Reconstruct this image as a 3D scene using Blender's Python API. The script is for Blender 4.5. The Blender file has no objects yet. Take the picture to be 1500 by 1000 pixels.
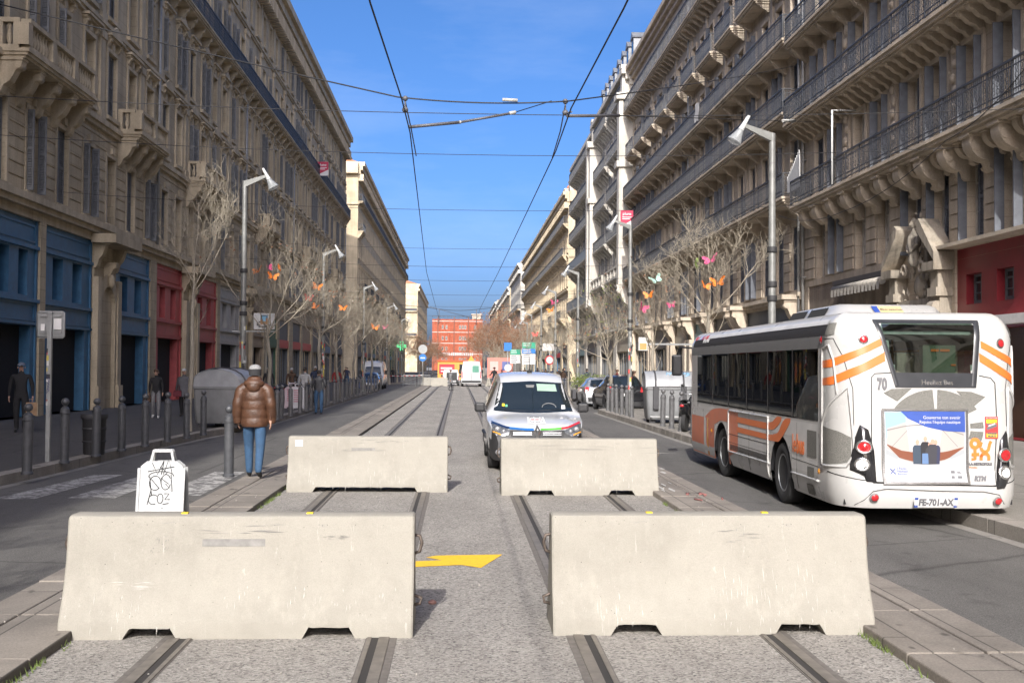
import bpy, bmesh, math, random
from mathutils import Vector, Matrix, noise as mnoise
from mathutils.bvhtree import BVHTree
R=math.radians; PI=math.pi
random.seed(7)
sc=bpy.context.scene; col=sc.collection
ORD=['first','second','third','fourth','fifth','sixth','seventh','eighth','ninth','tenth','eleventh','twelfth','thirteenth','fourteenth']
# ------------------------------------------------------------------ mesh builder
class MB:
    def __init__(s): s.v=[]; s.f=[]; s.m=[]; s.s=[]
    def add(s,vs,fs,mi=0,sm=False):
        b=len(s.v); s.v.extend([tuple(p) for p in vs])
        for f in fs: s.f.append([b+i for i in f]); s.m.append(mi); s.s.append(sm)
        return s
    def quad(s,a,b,c,d,mi=0): return s.add([a,b,c,d],[[0,1,2,3]],mi)
    def box(s,x0,x1,y0,y1,z0,z1,mi=0,M=None):
        vs=[(x,y,z) for z in (z0,z1) for y in (y0,y1) for x in (x0,x1)]
        if M is not None: vs=[tuple(M@Vector(p)) for p in vs]
        return s.add(vs,[[0,2,3,1],[4,5,7,6],[0,1,5,4],[2,6,7,3],[0,4,6,2],[1,3,7,5]],mi)
    def tube(s,pts,rad,n=6,mi=0,caps=True,sm=True):
        pts=[Vector(p) for p in pts]; k=len(pts)
        if not hasattr(rad,'__len__'): rad=[rad]*k
        vs=[]; u=None
        for i,p in enumerate(pts):
            t=(pts[min(i+1,k-1)]-pts[max(i-1,0)])
            if t.length<1e-9: t=Vector((0,0,1))
            t.normalize()
            if u is None:
                u=t.cross(Vector((0,0,1)) if abs(t.z)<.9 else Vector((1,0,0)))
            u=(u-t*u.dot(t))
            if u.length<1e-6: u=t.orthogonal()
            u.normalize(); w=t.cross(u)
            for j in range(n):
                a=2*PI*j/n; vs.append(p+(u*math.cos(a)+w*math.sin(a))*rad[i])
        fs=[[i*n+j,i*n+(j+1)%n,(i+1)*n+(j+1)%n,(i+1)*n+j] for i in range(k-1) for j in range(n)]
        b=len(s.v); s.add(vs,fs,mi,sm)
        if caps: s.f+= [[b+j for j in range(n)][::-1],[b+(k-1)*n+j for j in range(n)]]; s.m+=[mi,mi]; s.s+=[False,False]
        return s
    def lathe(s,prof,c=(0,0,0),n=12,mi=0,sm=True,M=None):
        vs=[]
        for r,z in prof:
            for j in range(n):
                a=2*PI*j/n; p=Vector((r*math.cos(a),r*math.sin(a),z))
                if M is not None: p=M@p
                vs.append(p+Vector(c))
        k=len(prof); fs=[[i*n+j,i*n+(j+1)%n,(i+1)*n+(j+1)%n,(i+1)*n+j] for i in range(k-1) for j in range(n)]
        fs+=[[j for j in range(n)][::-1],[(k-1)*n+j for j in range(n)]]
        return s.add(vs,fs,mi,sm)
    def prism(s,poly,fn,w0,w1,mi=0):
        n=len(poly); vs=[fn(u,v,w0) for u,v in poly]+[fn(u,v,w1) for u,v in poly]
        fs=[list(range(n))[::-1],list(range(n,2*n))]+[[i,(i+1)%n,n+(i+1)%n,n+i] for i in range(n)]
        return s.add(vs,fs,mi)
    def sph(s,c,r,n=10,m=6,mi=0,M=None):
        if not hasattr(r,'__len__'): r=(r,r,r)
        vs=[];
        for i in range(m+1):
            ph=PI*i/m
            for j in range(n):
                a=2*PI*j/n; p=Vector((r[0]*math.sin(ph)*math.cos(a),r[1]*math.sin(ph)*math.sin(a),r[2]*math.cos(ph)))
                if M is not None: p=M@p
                vs.append(p+Vector(c))
        fs=[[i*n+j,i*n+(j+1)%n,(i+1)*n+(j+1)%n,(i+1)*n+j] for i in range(m) for j in range(n)]
        return s.add(vs,fs,mi,True)
    def loft(s,secs,mi=0,sm=True,close=False,caps=False):
        n=len(secs[0]); k=len(secs); vs=[p for q in secs for p in q]
        J=n if close else n-1
        fs=[[i*n+j,i*n+(j+1)%n,(i+1)*n+(j+1)%n,(i+1)*n+j] for i in range(k-1) for j in range(J)]
        if caps: fs+=[list(range(n))[::-1],[(k-1)*n+j for j in range(n)]]
        return s.add(vs,fs,mi,sm)
    def mesh(s,name,mats,angle=None):
        me=bpy.data.meshes.new(name); me.from_pydata(s.v,[],s.f)
        if not hasattr(mats,'__len__'): mats=[mats]
        for m in mats: me.materials.append(m)
        if len(mats)>1: me.polygons.foreach_set('material_index',[min(i,len(mats)-1) for i in s.m])
        me.polygons.foreach_set('use_smooth',s.s); me.update()
        if angle: me.set_sharp_from_angle(angle=R(angle))
        return me
    def build(s,name,mats,parent=None,angle=None,loc=None,bev=0):
        o=link(name,s.mesh(name,mats,angle),parent,loc)
        if bev:
            b=o.modifiers.new('bevel','BEVEL'); b.width=bev; b.segments=2; b.limit_method='ANGLE'; b.angle_limit=R(40)
        return o
def link(name,me,parent=None,loc=None,rz=0):
    o=bpy.data.objects.new(name,me); col.objects.link(o)
    if parent: o.parent=parent
    if loc is not None: o.location=loc
    if rz: o.rotation_euler.z=rz
    return o
def tag(o,label=None,cat=None,group=None,kind=None):
    if label: o['label']=label
    if cat: o['category']=cat
    if group: o['group']=group
    if kind: o['kind']=kind
    return o
def thing(name,label,cat,loc=(0,0,0),rz=0,group=None):
    o=link(name,None,None,loc,rz); o.empty_display_size=.2
    return tag(o,label,cat,group)
def struct(o): o['kind']='structure'; return o
def copy_tree(o,parent=None):
    c=o.copy(); col.objects.link(c)
    if parent: c.parent=parent
    for ch in list(o.children): copy_tree(ch,c)
    return c
def place(o,first,loc,rz=0,label=None,scale=None):
    c=o if first else copy_tree(o)
    c.location=loc; c.rotation_euler=(0,0,rz)
    if label: c['label']=label
    if scale: c.scale=(scale,)*3 if not hasattr(scale,'__len__') else scale
    return c
def lerp(a,b,t): return a+(b-a)*t
def resample(ch,n):
    ch=[Vector(p) for p in ch]
    L=[0]
    for a,b in zip(ch,ch[1:]): L.append(L[-1]+(b-a).length)
    out=[]
    for i in range(n):
        t=L[-1]*i/(n-1); k=0
        while k<len(L)-2 and L[k+1]<t: k+=1
        d=L[k+1]-L[k]; out.append(ch[k].lerp(ch[k+1],(t-L[k])/d if d>0 else 0))
    return out
def patch(A,B,n,m,fn,mb,mi=0,sm=True):
    """surface between chain A and chain B (2d), mapped through fn(u,v)->3d"""
    A=resample(A,n); B=resample(B,n)
    mb.loft([[fn(*a.lerp(b,j/(m-1))) for a,b in zip(A,B)] for j in range(m)],mi,sm)
def spline(xs,ys):
    """monotone-ish cubic interpolation"""
    n=len(xs); d=[(ys[i+1]-ys[i])/(xs[i+1]-xs[i]) for i in range(n-1)]
    t=[d[0]]+[0 if d[i-1]*d[i]<=0 else 2*d[i-1]*d[i]/(d[i-1]+d[i]) for i in range(1,n-1)]+[d[-1]]
    def f(x):
        if x<=xs[0]: return ys[0]
        if x>=xs[-1]: return ys[-1]
        k=0
        while xs[k+1]<x: k+=1
        h=xs[k+1]-xs[k]; s=(x-xs[k])/h
        return (2*s**3-3*s*s+1)*ys[k]+(s**3-2*s*s+s)*h*t[k]+(-2*s**3+3*s*s)*ys[k+1]+(s**3-s*s)*h*t[k+1]
    return f
# ------------------------------------------------------------------ materials
class NT:
    def __init__(s,name):
        s.mat=bpy.data.materials.new(name); s.mat.use_nodes=True; s.t=s.mat.node_tree; s.n=s.t.nodes
        s.b=s.n['Principled BSDF']; s.co=None
    def node(s,ty,**k):
        n=s.n.new(ty)
        for a,v in k.items():
            if a.startswith('i_'): n.inputs[a[2:].replace('_',' ')].default_value=v
            else: setattr(n,a,v)
        return n
    def l(s,a,b): s.t.links.new(a,b)
    def coord(s,kind='Object',scale=(1,1,1),rot=(0,0,0)):
        if s.co is None: s.co=s.node('ShaderNodeTexCoord')
        m=s.node('ShaderNodeMapping'); m.inputs['Scale'].default_value=scale; m.inputs['Rotation'].default_value=rot
        s.l(s.co.outputs[kind],m.inputs[0]); return m.outputs[0]
    def noise(s,scale,detail=3,rough=.6,vec=None,stretch=(1,1,1)):
        n=s.node('ShaderNodeTexNoise'); n.inputs['Scale'].default_value=scale; n.inputs['Detail'].default_value=detail; n.inputs['Roughness'].default_value=rough
        s.l(vec or s.coord(scale=stretch),n.inputs['Vector']); return n.outputs['Fac']
    def ramp(s,fac,stops):
        r=s.node('ShaderNodeValToRGB'); e=r.color_ramp.elements
        while len(e)<len(stops): e.new(.5)
        for q,(p,c) in zip(e,stops): q.position=p; q.color=(c,c,c,1) if not hasattr(c,'__len__') else tuple(c)+(1,)
        s.l(fac,r.inputs[0]); return r.outputs[0]
    def mix(s,a,b,fac,mode='MIX'):
        m=s.node('ShaderNodeMix',data_type='RGBA',blend_type=mode)
        for i,v in ((0,fac),(6,a),(7,b)):
            if hasattr(v,'is_linked'): s.l(v,m.inputs[i])
            elif hasattr(v,'__len__'): m.inputs[i].default_value=tuple(v)[:3]+(1,)
            else: m.inputs[i].default_value=v if i==0 else (v,v,v,1)
        return m.outputs[2]
    def bump(s,h,strength=.3,dist=.02):
        b=s.node('ShaderNodeBump'); b.inputs['Strength'].default_value=strength; b.inputs['Distance'].default_value=dist
        s.l(h,b.inputs['Height']); s.l(b.outputs[0],s.b.inputs['Normal'])
    def base(s,c):
        if hasattr(c,'is_linked'): s.l(c,s.b.inputs['Base Color'])
        else: s.b.inputs['Base Color'].default_value=tuple(c)+(1,)
MC={}
def mat(name,c,rough=.6,metal=0,var=.12,scale=6,bump=0,emit=0,coat=0,spec=.5):
    """plain paint / plastic / metal with a little wear in tone and gloss"""
    if name in MC: return MC[name]
    t=NT(name)
    if var:
        f=t.noise(scale,4)
        k=t.ramp(f,[(.3,1-var),(.7,1+var*.6)])
        t.base(t.mix(c,k,1,'MULTIPLY'))
        r=t.node('ShaderNodeMapRange'); r.inputs[3].default_value=max(.02,rough-.08); r.inputs[4].default_value=min(1,rough+.1)
        t.l(f,r.inputs[0]); t.l(r.outputs[0],t.b.inputs['Roughness'])
        if bump: t.bump(t.noise(scale*4,3),bump,.01)
    else: t.base(c); t.b.inputs['Roughness'].default_value=rough
    t.b.inputs['Metallic'].default_value=metal; t.b.inputs['Coat Weight'].default_value=coat; t.b.inputs['Specular IOR Level'].default_value=spec
    if emit: t.b.inputs['Emission Color'].default_value=tuple(c)+(1,); t.b.inputs['Emission Strength'].default_value=emit
    MC[name]=t.mat; return t.mat
def stone(name,c,grime=.45,bw=.95,bh=.42,joint=.72,warm=(.55,.4,.25)):
    t=NT(name)
    base=t.mix(c,tuple(q*.72 for q in c),t.ramp(t.noise(.55,5,.65),[(.35,0),(.7,1)]))
    base=t.mix(base,warm,t.ramp(t.noise(1.7,4),[(.5,0),(.8,.25)]))
    st=t.ramp(t.noise(1.0,5,.7,stretch=(1.6,1.6,.16)),[(.36,1-grime),(.6,1)])      # rain streaks
    base=t.mix(base,st,1,'MULTIPLY')
    base=t.mix(base,t.ramp(t.noise(26,4,.75),[(.3,.8),(.7,1.1)]),1,'MULTIPLY')
    if joint<1:
        sp=t.node('ShaderNodeSeparateXYZ'); t.l(t.coord(),sp.inputs[0])
        cm=t.node('ShaderNodeCombineXYZ')
        ad=t.node('ShaderNodeMath',operation='ADD'); t.l(sp.outputs[0],ad.inputs[0]); t.l(sp.outputs[1],ad.inputs[1])
        t.l(ad.outputs[0],cm.inputs[0]); t.l(sp.outputs[2],cm.inputs[1])
        b=t.node('ShaderNodeTexBrick'); b.inputs['Scale'].default_value=1; b.inputs['Mortar Size'].default_value=.012; b.inputs['Brick Width'].default_value=bw; b.inputs['Row Height'].default_value=bh
        b.inputs['Color1'].default_value=(1,1,1,1); b.inputs['Color2'].default_value=(.9,.9,.9,1); b.inputs['Mortar'].default_value=(joint,joint,joint,1)
        t.l(cm.outputs[0],b.inputs['Vector']); base=t.mix(base,b.outputs[0],1,'MULTIPLY')
    t.base(base); t.b.inputs['Roughness'].default_value=.9; t.b.inputs['Specular IOR Level'].default_value=.25
    t.bump(t.noise(9,6,.7),.35,.03)
    MC[name]=t.mat; return t.mat
def glassy(name,tint,fac=.45,rough=.03):
    """pane: part tinted see-through, part mirror-like by angle"""
    t=NT(name); n=t.n
    tr=t.node('ShaderNodeBsdfTransparent'); tr.inputs[0].default_value=tuple(tint)+(1,)
    gl=t.node('ShaderNodeBsdfGlossy'); gl.inputs['Roughness'].default_value=rough; gl.inputs[0].default_value=(.9,.95,.95,1)
    fr=t.node('ShaderNodeFresnel'); fr.inputs[0].default_value=1.5
    mp=t.node('ShaderNodeMapRange'); mp.inputs[1].default_value=.135; mp.inputs[2].default_value=1; mp.inputs[3].default_value=fac*.25; mp.inputs[4].default_value=1
    t.l(fr.outputs[0],mp.inputs[0])
    mx=t.node('ShaderNodeMixShader'); t.l(mp.outputs[0],mx.inputs[0]); t.l(tr.outputs[0],mx.inputs[1]); t.l(gl.outputs[0],mx.inputs[2])
    t.l(mx.outputs[0],n['Material Output'].inputs[0]); MC[name]=t.mat; return t.mat
TXT={}
def text(s,size,mats,parent,name,M,align='CENTER',ext=.002,bold=0):
    """lettering as real raised mesh; M maps the text plane (x right, y up) into parent space"""
    cu=bpy.data.curves.new('t','FONT'); cu.body=s; cu.size=size; cu.align_x=align; cu.align_y='CENTER'; cu.extrude=ext; cu.resolution_u=3; cu.offset=bold
    o=bpy.data.objects.new('t',cu); col.objects.link(o)
    dg=bpy.context.evaluated_depsgraph_get(); dg.update()
    me=bpy.data.meshes.new_from_object(o.evaluated_get(dg)); bpy.data.objects.remove(o)
    me.materials.clear(); me.materials.append(mats)
    if callable(M):
        for v in me.vertices: v.co=M(v.co)
    else: me.transform(M)
    me.name=name; return link(name,me,parent)
def frame(o,x,y):
    """matrix from origin o with text axes x (reading direction) and y (up)"""
    x=Vector(x).normalized(); y=Vector(y).normalized(); z=x.cross(y)
    return Matrix(((x.x,y.x,z.x,o[0]),(x.y,y.y,z.y,o[1]),(x.z,y.z,z.z,o[2]),(0,0,0,1)))
# ------------------------------------------------------------------ camera, sun, sky
cam=bpy.data.objects.new('camera',bpy.data.cameras.new('camera')); col.objects.link(cam); sc.camera=cam
cam.data.sensor_width=36; cam.data.lens=38.4; cam.data.clip_end=6000; cam.data.clip_start=.05
yaw,pit,rol=R(2.79),R(1.36),R(.4)
F=Vector((math.sin(yaw)*math.cos(pit),math.cos(yaw)*math.cos(pit),math.sin(pit))); RR=Vector((math.cos(yaw),-math.sin(yaw),0)); U=RR.cross(F)
r2=RR*math.cos(rol)+U*math.sin(rol); u2=U*math.cos(rol)-RR*math.sin(rol)
cam.matrix_world=Matrix(((r2.x,u2.x,-F.x,0),(r2.y,u2.y,-F.y,0),(r2.z,u2.z,-F.z,1.85),(0,0,0,1)))
SUN_EL,SUN_AZ=R(32.5),R(9.8)      # sun behind the camera, a little to the left
sd=Vector((math.sin(SUN_AZ)*math.cos(SUN_EL),math.cos(SUN_AZ)*math.cos(SUN_EL),-math.sin(SUN_EL)))
sun=bpy.data.objects.new('sun',bpy.data.lights.new('sun','SUN')); col.objects.link(sun)
sun.data.energy=2.3; sun.data.angle=R(.5); sun.data.color=(1,.965,.905); sun.rotation_euler=sd.to_track_quat('-Z','Y').to_euler(); sun.location=(-20,-60,60)
w=bpy.data.worlds.new('World'); sc.world=w; w.use_nodes=True; nt=w.node_tree
sky=nt.nodes.new('ShaderNodeTexSky'); sky.sky_type='NISHITA'; sky.sun_disc=False; sky.sun_elevation=SUN_EL; sky.sun_rotation=PI+SUN_AZ
sky.air_density=.42; sky.dust_density=4.5; sky.ozone_density=3; sky.altitude=50
tc=nt.nodes.new('ShaderNodeTexCoord'); mp=nt.nodes.new('ShaderNodeMapping'); mp.inputs['Scale'].default_value=(1.2,1.2,5); nz=nt.nodes.new('ShaderNodeTexNoise'); nz.inputs['Scale'].default_value=2.6; nz.inputs['Detail'].default_value=7; nz.inputs['Roughness'].default_value=.62
rp_=nt.nodes.new('ShaderNodeValToRGB'); rp_.color_ramp.elements[0].position=.48; rp_.color_ramp.elements[0].color=(0,0,0,1); rp_.color_ramp.elements[1].position=.85; rp_.color_ramp.elements[1].color=(.12,.12,.12,1)
nt.links.new(tc.outputs['Generated'],mp.inputs[0]); nt.links.new(mp.outputs[0],nz.inputs['Vector']); nt.links.new(nz.outputs['Fac'],rp_.inputs[0])
veil=nt.nodes.new('ShaderNodeMix'); veil.data_type='RGBA'; veil.inputs[7].default_value=(4.2,4.4,4.7,1)
hs=nt.nodes.new('ShaderNodeHueSaturation'); hs.inputs['Saturation'].default_value=1.26
nt.links.new(sky.outputs[0],hs.inputs['Color']); nt.links.new(hs.outputs[0],veil.inputs[6]); nt.links.new(rp_.outputs[0],veil.inputs[0]); nt.links.new(veil.outputs[2],nt.nodes['Background'].inputs[0]); nt.nodes['Background'].inputs[1].default_value=.135
sc.view_settings.view_transform='Standard'; sc.view_settings.look='None'; sc.view_settings.gamma=1; sc.view_settings.exposure=1.25
# ------------------------------------------------------------------ ground
def asphalt(name,c,dark=.75,patch=.25):
    t=NT(name)
    f=t.ramp(t.noise(85,2,.8),[(.32,.55),(.5,1),(.72,1.55)])
    b=t.mix(c,f,1,'MULTIPLY')
    b=t.mix(b,t.ramp(t.noise(.6,5,.7,stretch=(1,.22,1)),[(.3,dark),(.7,1.15)]),1,'MULTIPLY')
    b=t.mix(b,t.ramp(t.noise(2.6,3,.5),[(.62,1),(.7,1-patch)]),1,'MULTIPLY')
    v=t.node('ShaderNodeTexVoronoi',feature='DISTANCE_TO_EDGE'); v.inputs['Scale'].default_value=.23
    t.l(t.mix(t.coord(),t.noise(1.5,4),.12,'ADD'),v.inputs['Vector'])
    b=t.mix(b,t.ramp(v.outputs['Distance'],[(0,.55),(.006,1)]),1,'MULTIPLY')            # cracks
    t.base(b); t.b.inputs['Roughness'].default_value=.85; t.b.inputs['Specular IOR Level'].default_value=.3
    t.bump(t.noise(120,2),.5,.01); return t.mat
def aggregate(name):
    t=NT(name)
    v=t.node('ShaderNodeTexVoronoi'); v.inputs['Scale'].default_value=75
    t.l(t.mix(t.coord(scale=(.85,1.1,1)),t.noise(30,2),.03,'ADD'),v.inputs['Vector'])
    cell=t.node('ShaderNodeSeparateColor'); t.l(v.outputs['Color'],cell.inputs[0])
    b=t.ramp(cell.outputs[0],[(0,(.10,.095,.09)),(.16,(.20,.185,.165)),(.36,(.295,.275,.248)),(.8,(.36,.337,.303)),(1,(.43,.41,.375))])
    b=t.mix(b,t.ramp(t.noise(1.1,5,.7,stretch=(1,.35,1)),[(.3,.74),(.7,1.1)]),1,'MULTIPLY')
    b=t.mix(b,t.ramp(t.noise(8,2,.5,stretch=(.5,1.6,1)),[(.70,1),(.74,.4)]),1,'MULTIPLY')  # chipped, filled pits
    t.base(b); t.b.inputs['Roughness'].default_value=.9; t.bump(v.outputs['Distance'],.6,.012); return t.mat
def slabs(name,c,bw,bh,rot=0,joint=.35):
    t=NT(name)
    b=t.node('ShaderNodeTexBrick'); b.inputs['Scale'].default_value=1; b.inputs['Brick Width'].default_value=bw; b.inputs['Row Height'].default_value=bh; b.inputs['Mortar Size'].default_value=.008
    b.inputs['Color1'].default_value=tuple(c)+(1,); b.inputs['Color2'].default_value=tuple(q*.84 for q in c)+(1,); b.inputs['Mortar'].default_value=tuple(q*joint for q in c)+(1,)
    t.l(t.coord(rot=(0,0,rot)),b.inputs['Vector'])
    k=t.mix(b.outputs[0],t.ramp(t.noise(60,4,.8),[(.3,.72),(.7,1.2)]),1,'MULTIPLY')
    k=t.mix(k,t.ramp(t.noise(1.2,5,.7),[(.3,.72),(.65,1.08)]),1,'MULTIPLY')
    k=t.mix(k,t.ramp(t.noise(5,2,.5,stretch=(1,.6,1)),[(.67,1),(.72,.45)]),1,'MULTIPLY')
    t.base(k); t.b.inputs['Roughness'].default_value=.85; t.bump(t.noise(70,3),.3,.01); return t.mat
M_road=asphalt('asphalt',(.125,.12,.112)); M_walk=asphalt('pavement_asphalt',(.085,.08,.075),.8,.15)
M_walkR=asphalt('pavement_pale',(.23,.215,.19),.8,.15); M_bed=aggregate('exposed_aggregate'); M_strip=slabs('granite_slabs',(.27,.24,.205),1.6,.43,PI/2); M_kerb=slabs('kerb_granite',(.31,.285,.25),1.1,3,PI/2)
M_paint=NT('road_paint'); t=M_paint
t.base(t.mix((.50,.49,.46),(.12,.115,.11),t.ramp(t.noise(7,6,.75),[(.38,0),(.56,1)]))); t.b.inputs['Roughness'].default_value=.8; M_paint=t.mat
t=NT('yellow_paint'); t.base(t.mix((.82,.50,.02),(.40,.27,.05),t.ramp(t.noise(22,5,.8),[(.5,0),(.75,1)]))); t.b.inputs['Roughness'].default_value=.75; M_yel=t.mat
M_rail=mat('rail_steel',(.20,.18,.155),.6,.25,.3,9); M_groove=mat('rail_groove',(.035,.032,.03),.8,0,.2,20); M_joint=mat('rail_bitumen',(.15,.135,.12),.85,0,.3,14)
ROAD=-.08
def sheet(name,x0,x1,y0,y1,z,m,th=.25):
    mb=MB(); mb.box(x0,x1,y0,y1,z-th,z); return struct(mb.build(name,m))
g=MB(); g.box(-3500,3500,-3500,3500,-1.4,-.42); struct(g.build('ground',mat('far_ground',(.2,.19,.17),.9,0,.2,.02)))
sheet('track_bed',-2.6,2.86,-40,560,0,M_bed)
sheet('road',-8.6,-3.44,-40,560,ROAD,M_road); sheet('road',3.66,8.6,-40,560,ROAD,M_road)
for s,x0,x1 in ((-1,-3.44,-2.58),(1,2.84,3.66)):
    mb=MB(); xi,xo=(x1,x0) if s<0 else (x0,x1)
    y=-40
    while y<300:                       # separate kerb stones, each a hair off its neighbours
        L=1.2 if y<60 else 12
        for a,b in ((xi,lerp(xi,xo,.62)),(lerp(xi,xo,.62)+s*.012,xo)):
            dz=random.uniform(-.006,.006) if y<60 else 0
            mb.box(min(a,b),max(a,b),y+.006,y+L-.006,-.3,.07+dz)
        y+=L
    mb.box(x0,x1,300,560,-.3,.07)
    struct(mb.build('kerb_strip',M_strip,bev=.012))
# pavements with granite kerbs, stepping back where cars park
def pavement(name,pts,m,inner,z=.08,th=.4):
    mb=MB(); n=len(pts)
    top=[(x,y,z) for x,y in pts]+[(inner,y,z) for x,y in pts]
    for i in range(n-1):
        mb.quad(top[i],top[i+1],top[n+i+1],top[n+i])
    for i in range(n-1):
        a,b=pts[i],pts[i+1]; mb.quad((a[0],a[1],z),(b[0],b[1],z),(b[0],b[1],z-th),(a[0],a[1],z-th))
    return struct(mb.build(name,m))
KL=[(-8.0,-40),(-7.6,10),(-7.3,16),(-7.15,19),(-7.05,22),(-6.95,25.5),(-6.75,29),(-6.45,32),(-6.2,35),(-6.15,45),(-6.15,84),(-6.6,85),(-8.2,86.5),(-8.3,120),(-6.5,122),(-6.3,140),(-6.3,560)]
KR=[(6.6,-40),(6.45,8),(6.3,14),(6.1,22),(5.98,28),(5.95,46.5),(6.3,47.6),(8.1,49),(8.2,62),(6.2,64),(6.0,130),(6.0,560)]
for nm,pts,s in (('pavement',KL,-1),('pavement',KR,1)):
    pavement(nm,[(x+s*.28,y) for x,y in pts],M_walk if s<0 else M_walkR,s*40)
    mb=MB()
    for i in range(len(pts)-1):
        a,b=Vector(pts[i]+(0,)),Vector(pts[i+1]+(0,)); L=(b-a).length; k=max(1,round(L/1.1)) if a.y>0 and a.y<90 else max(1,round(L/20))
        for j in range(k):
            p,q=a.lerp(b,j/k+.0012),a.lerp(b,(j+1)/k-.0012)
            vs=[(p.x,p.y,-.4),(q.x,q.y,-.4),(q.x+s*.29,q.y,-.4),(p.x+s*.29,p.y,-.4),(p.x,p.y,.088),(q.x,q.y,.088),(q.x+s*.29,q.y,.088),(p.x+s*.29,p.y,.088)]
            mb.add(vs,[[0,1,5,4],[1,2,6,5],[2,3,7,6],[3,0,4,7],[4,5,6,7]])
    struct(mb.build('kerb',M_kerb,bev=.006))
    # pale gutter line along the kerb
    mb=MB()
    for i in range(len(pts)-1):
        a,b=pts[i],pts[i+1]; mb.quad((a[0]-s*.02,a[1],ROAD+.004),(b[0]-s*.02,b[1],ROAD+.004),(b[0]-s*.2,b[1],ROAD+.004),(a[0]-s*.2,a[1],ROAD+.004))
    struct(mb.build('gutter',slabs('gutter_stone',(.27,.255,.23),1.0,3,PI/2)))
# grooved tram rails
for cx in (-1.88,-.51,.86,2.21):
    mb=MB()
    mb.box(cx-.105,cx+.105,-30,545,-.1,.004,2)
    inn=1 if cx in (-1.88,.86) else -1
    a=cx-inn*.02
    mb.box(a-.036,a+.036,-30,545,-.05,.012,0)                       # head
    mb.box(min(a+inn*.036,a+inn*.085),max(a+inn*.036,a+inn*.085),-30,545,-.05,.006,1)   # flangeway
    mb.box(min(a+inn*.085,a+inn*.115),max(a+inn*.085,a+inn*.115),-30,545,-.05,.011,0)   # keeper
    struct(mb.build('tram_rail',[M_rail,M_groove,M_joint]))
mb=MB()
for i,(x0,x1,y0,y1) in enumerate(((-6.75,-6.05,15.9,19.5),(-5.85,-5.2,16.1,19.6),(-4.6,-3.95,17.2,20.1))):
    pass
# zebra bars on the left lane (slanted with the crossing)
for (a,b,c,d) in (((-6.62,16.0),(-6.05,16.0),(-5.86,19.5),(-6.35,19.5)),((-5.62,16.1),(-4.95,16.1),(-4.95,19.6),(-5.5,19.6)),((-4.45,16.4),(-3.8,16.4),(-3.85,20.1),(-4.4,20.1))):
    mb.quad(*[(p[0],p[1],ROAD+.004) for p in (a,b,c,d)])
struct(mb.build('zebra_crossing',M_paint))
mb=MB(); P=[(-.62,10.12),(.04,10.27),(.22,10.12),(.45,10.84),(-.21,10.78),(-.30,10.68),(-.14,10.52),(-.62,10.42)]
mb.add([(x,y,.004) for x,y in P],[[0,1,6,7],[1,2,3],[1,3,4,5,6]])
tag(mb.build('painted_arrow',M_yel),'yellow arrow painted on the track bed between the near barriers','road marking')
# worn white paint and red scrawl on the right strip
mb=MB()
for k in range(26):
    x,y=random.uniform(2.95,3.6),random.uniform(15.5,22); L=random.uniform(.15,.7); w_=random.uniform(.015,.07)
    mb.add([(x,y,.081),(x+w_,y+L*.3,.081),(x+w_*.6,y+L,.081),(x-w_*.4,y+L*.7,.081)],[[0,1,2,3]])
struct(mb.build('worn_paint',mat('chalky_white',(.5,.49,.46),.9,0,.3,20)))
mb=MB()
for k in range(9):
    x,y=random.uniform(3.2,3.6),random.uniform(14.6,15.4); 
    mb.tube([(x,y,.082),(x+random.uniform(-.1,.1),y+random.uniform(.05,.3),.082)],.012,4)
struct(mb.build('red_scrawl',mat('red_chalk',(.26,.11,.10),.9)))
# grass tufts along the strips' foot
mb=MB(); gr=random.Random(3)
for k in range(70):
    s=gr.choice((-1,1)); x=(-2.56 if s<0 else 2.825); y=gr.choice((gr.uniform(6,8.5),gr.uniform(11,16),gr.uniform(16,34)))
    cl=gr.randint(6,16)
    for j in range(cl):
        bx,by=x+gr.uniform(-.01,.03)*(-s),y+gr.uniform(-.12,.12); h=gr.uniform(.02,.07); dx,dy=gr.uniform(-.03,.03),gr.uniform(-.03,.03)
        mb.add([(bx-.004,by,0),(bx+.004,by,0),(bx+dx,by+dy,h)],[[0,1,2]])
tag(mb.build('grass',mat('weed_green',(.10,.14,.03),.8,0,.4,30)),kind='stuff')
# small litter: stones and chips
mb=MB()
for k in range(160):
    x,y=gr.uniform(-3.4,3.5),gr.uniform(6,18); r_=gr.uniform(.004,.011); mb.sph((x,y,(.072 if abs(x)>2.7 else 0)+r_*.5),r_,5,3)
tag(mb.build('gravel',mat('chips',(.35,.33,.3),.9,0,.3,9)),kind='stuff')
# ------------------------------------------------------------------ facades
# local frame of a building: x = out towards the street, y = along the street, z = up
S_L=stone('stone_brown',(.565,.47,.325),.26,1.05,.44,.7); S_Lt=stone('trim_brown',(.575,.485,.345),.28,2,9,1)
S_R=stone('stone_grey',(.58,.495,.39),.24,1.0,.42,.74); S_Rt=stone('trim_grey',(.60,.515,.41),.26,2,9,1)
S_W=stone('stone_white',(.64,.61,.54),.26,1.1,.5,.85); S_Wt=stone('trim_white',(.67,.64,.57),.26,2,9,1)
S_Y=stone('stone_honey',(.66,.55,.375),.24,1.0,.45,.8); S_Yt=stone('trim_honey',(.68,.575,.41),.24,2,9,1)
S_stucco=stone('stucco',(.26,.215,.175),.35,2,9,1)
M_frame=mat('window_frame',(.50,.47,.42),.6,0,.2,3); M_frameD=mat('window_frame_dark',(.12,.13,.14),.6)
M_pane=mat('window_pane',(.016,.02,.024),.06,0,0,1,spec=.8); M_curt=mat('curtain',(.42,.40,.37),.9,0,.2,5)
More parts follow.
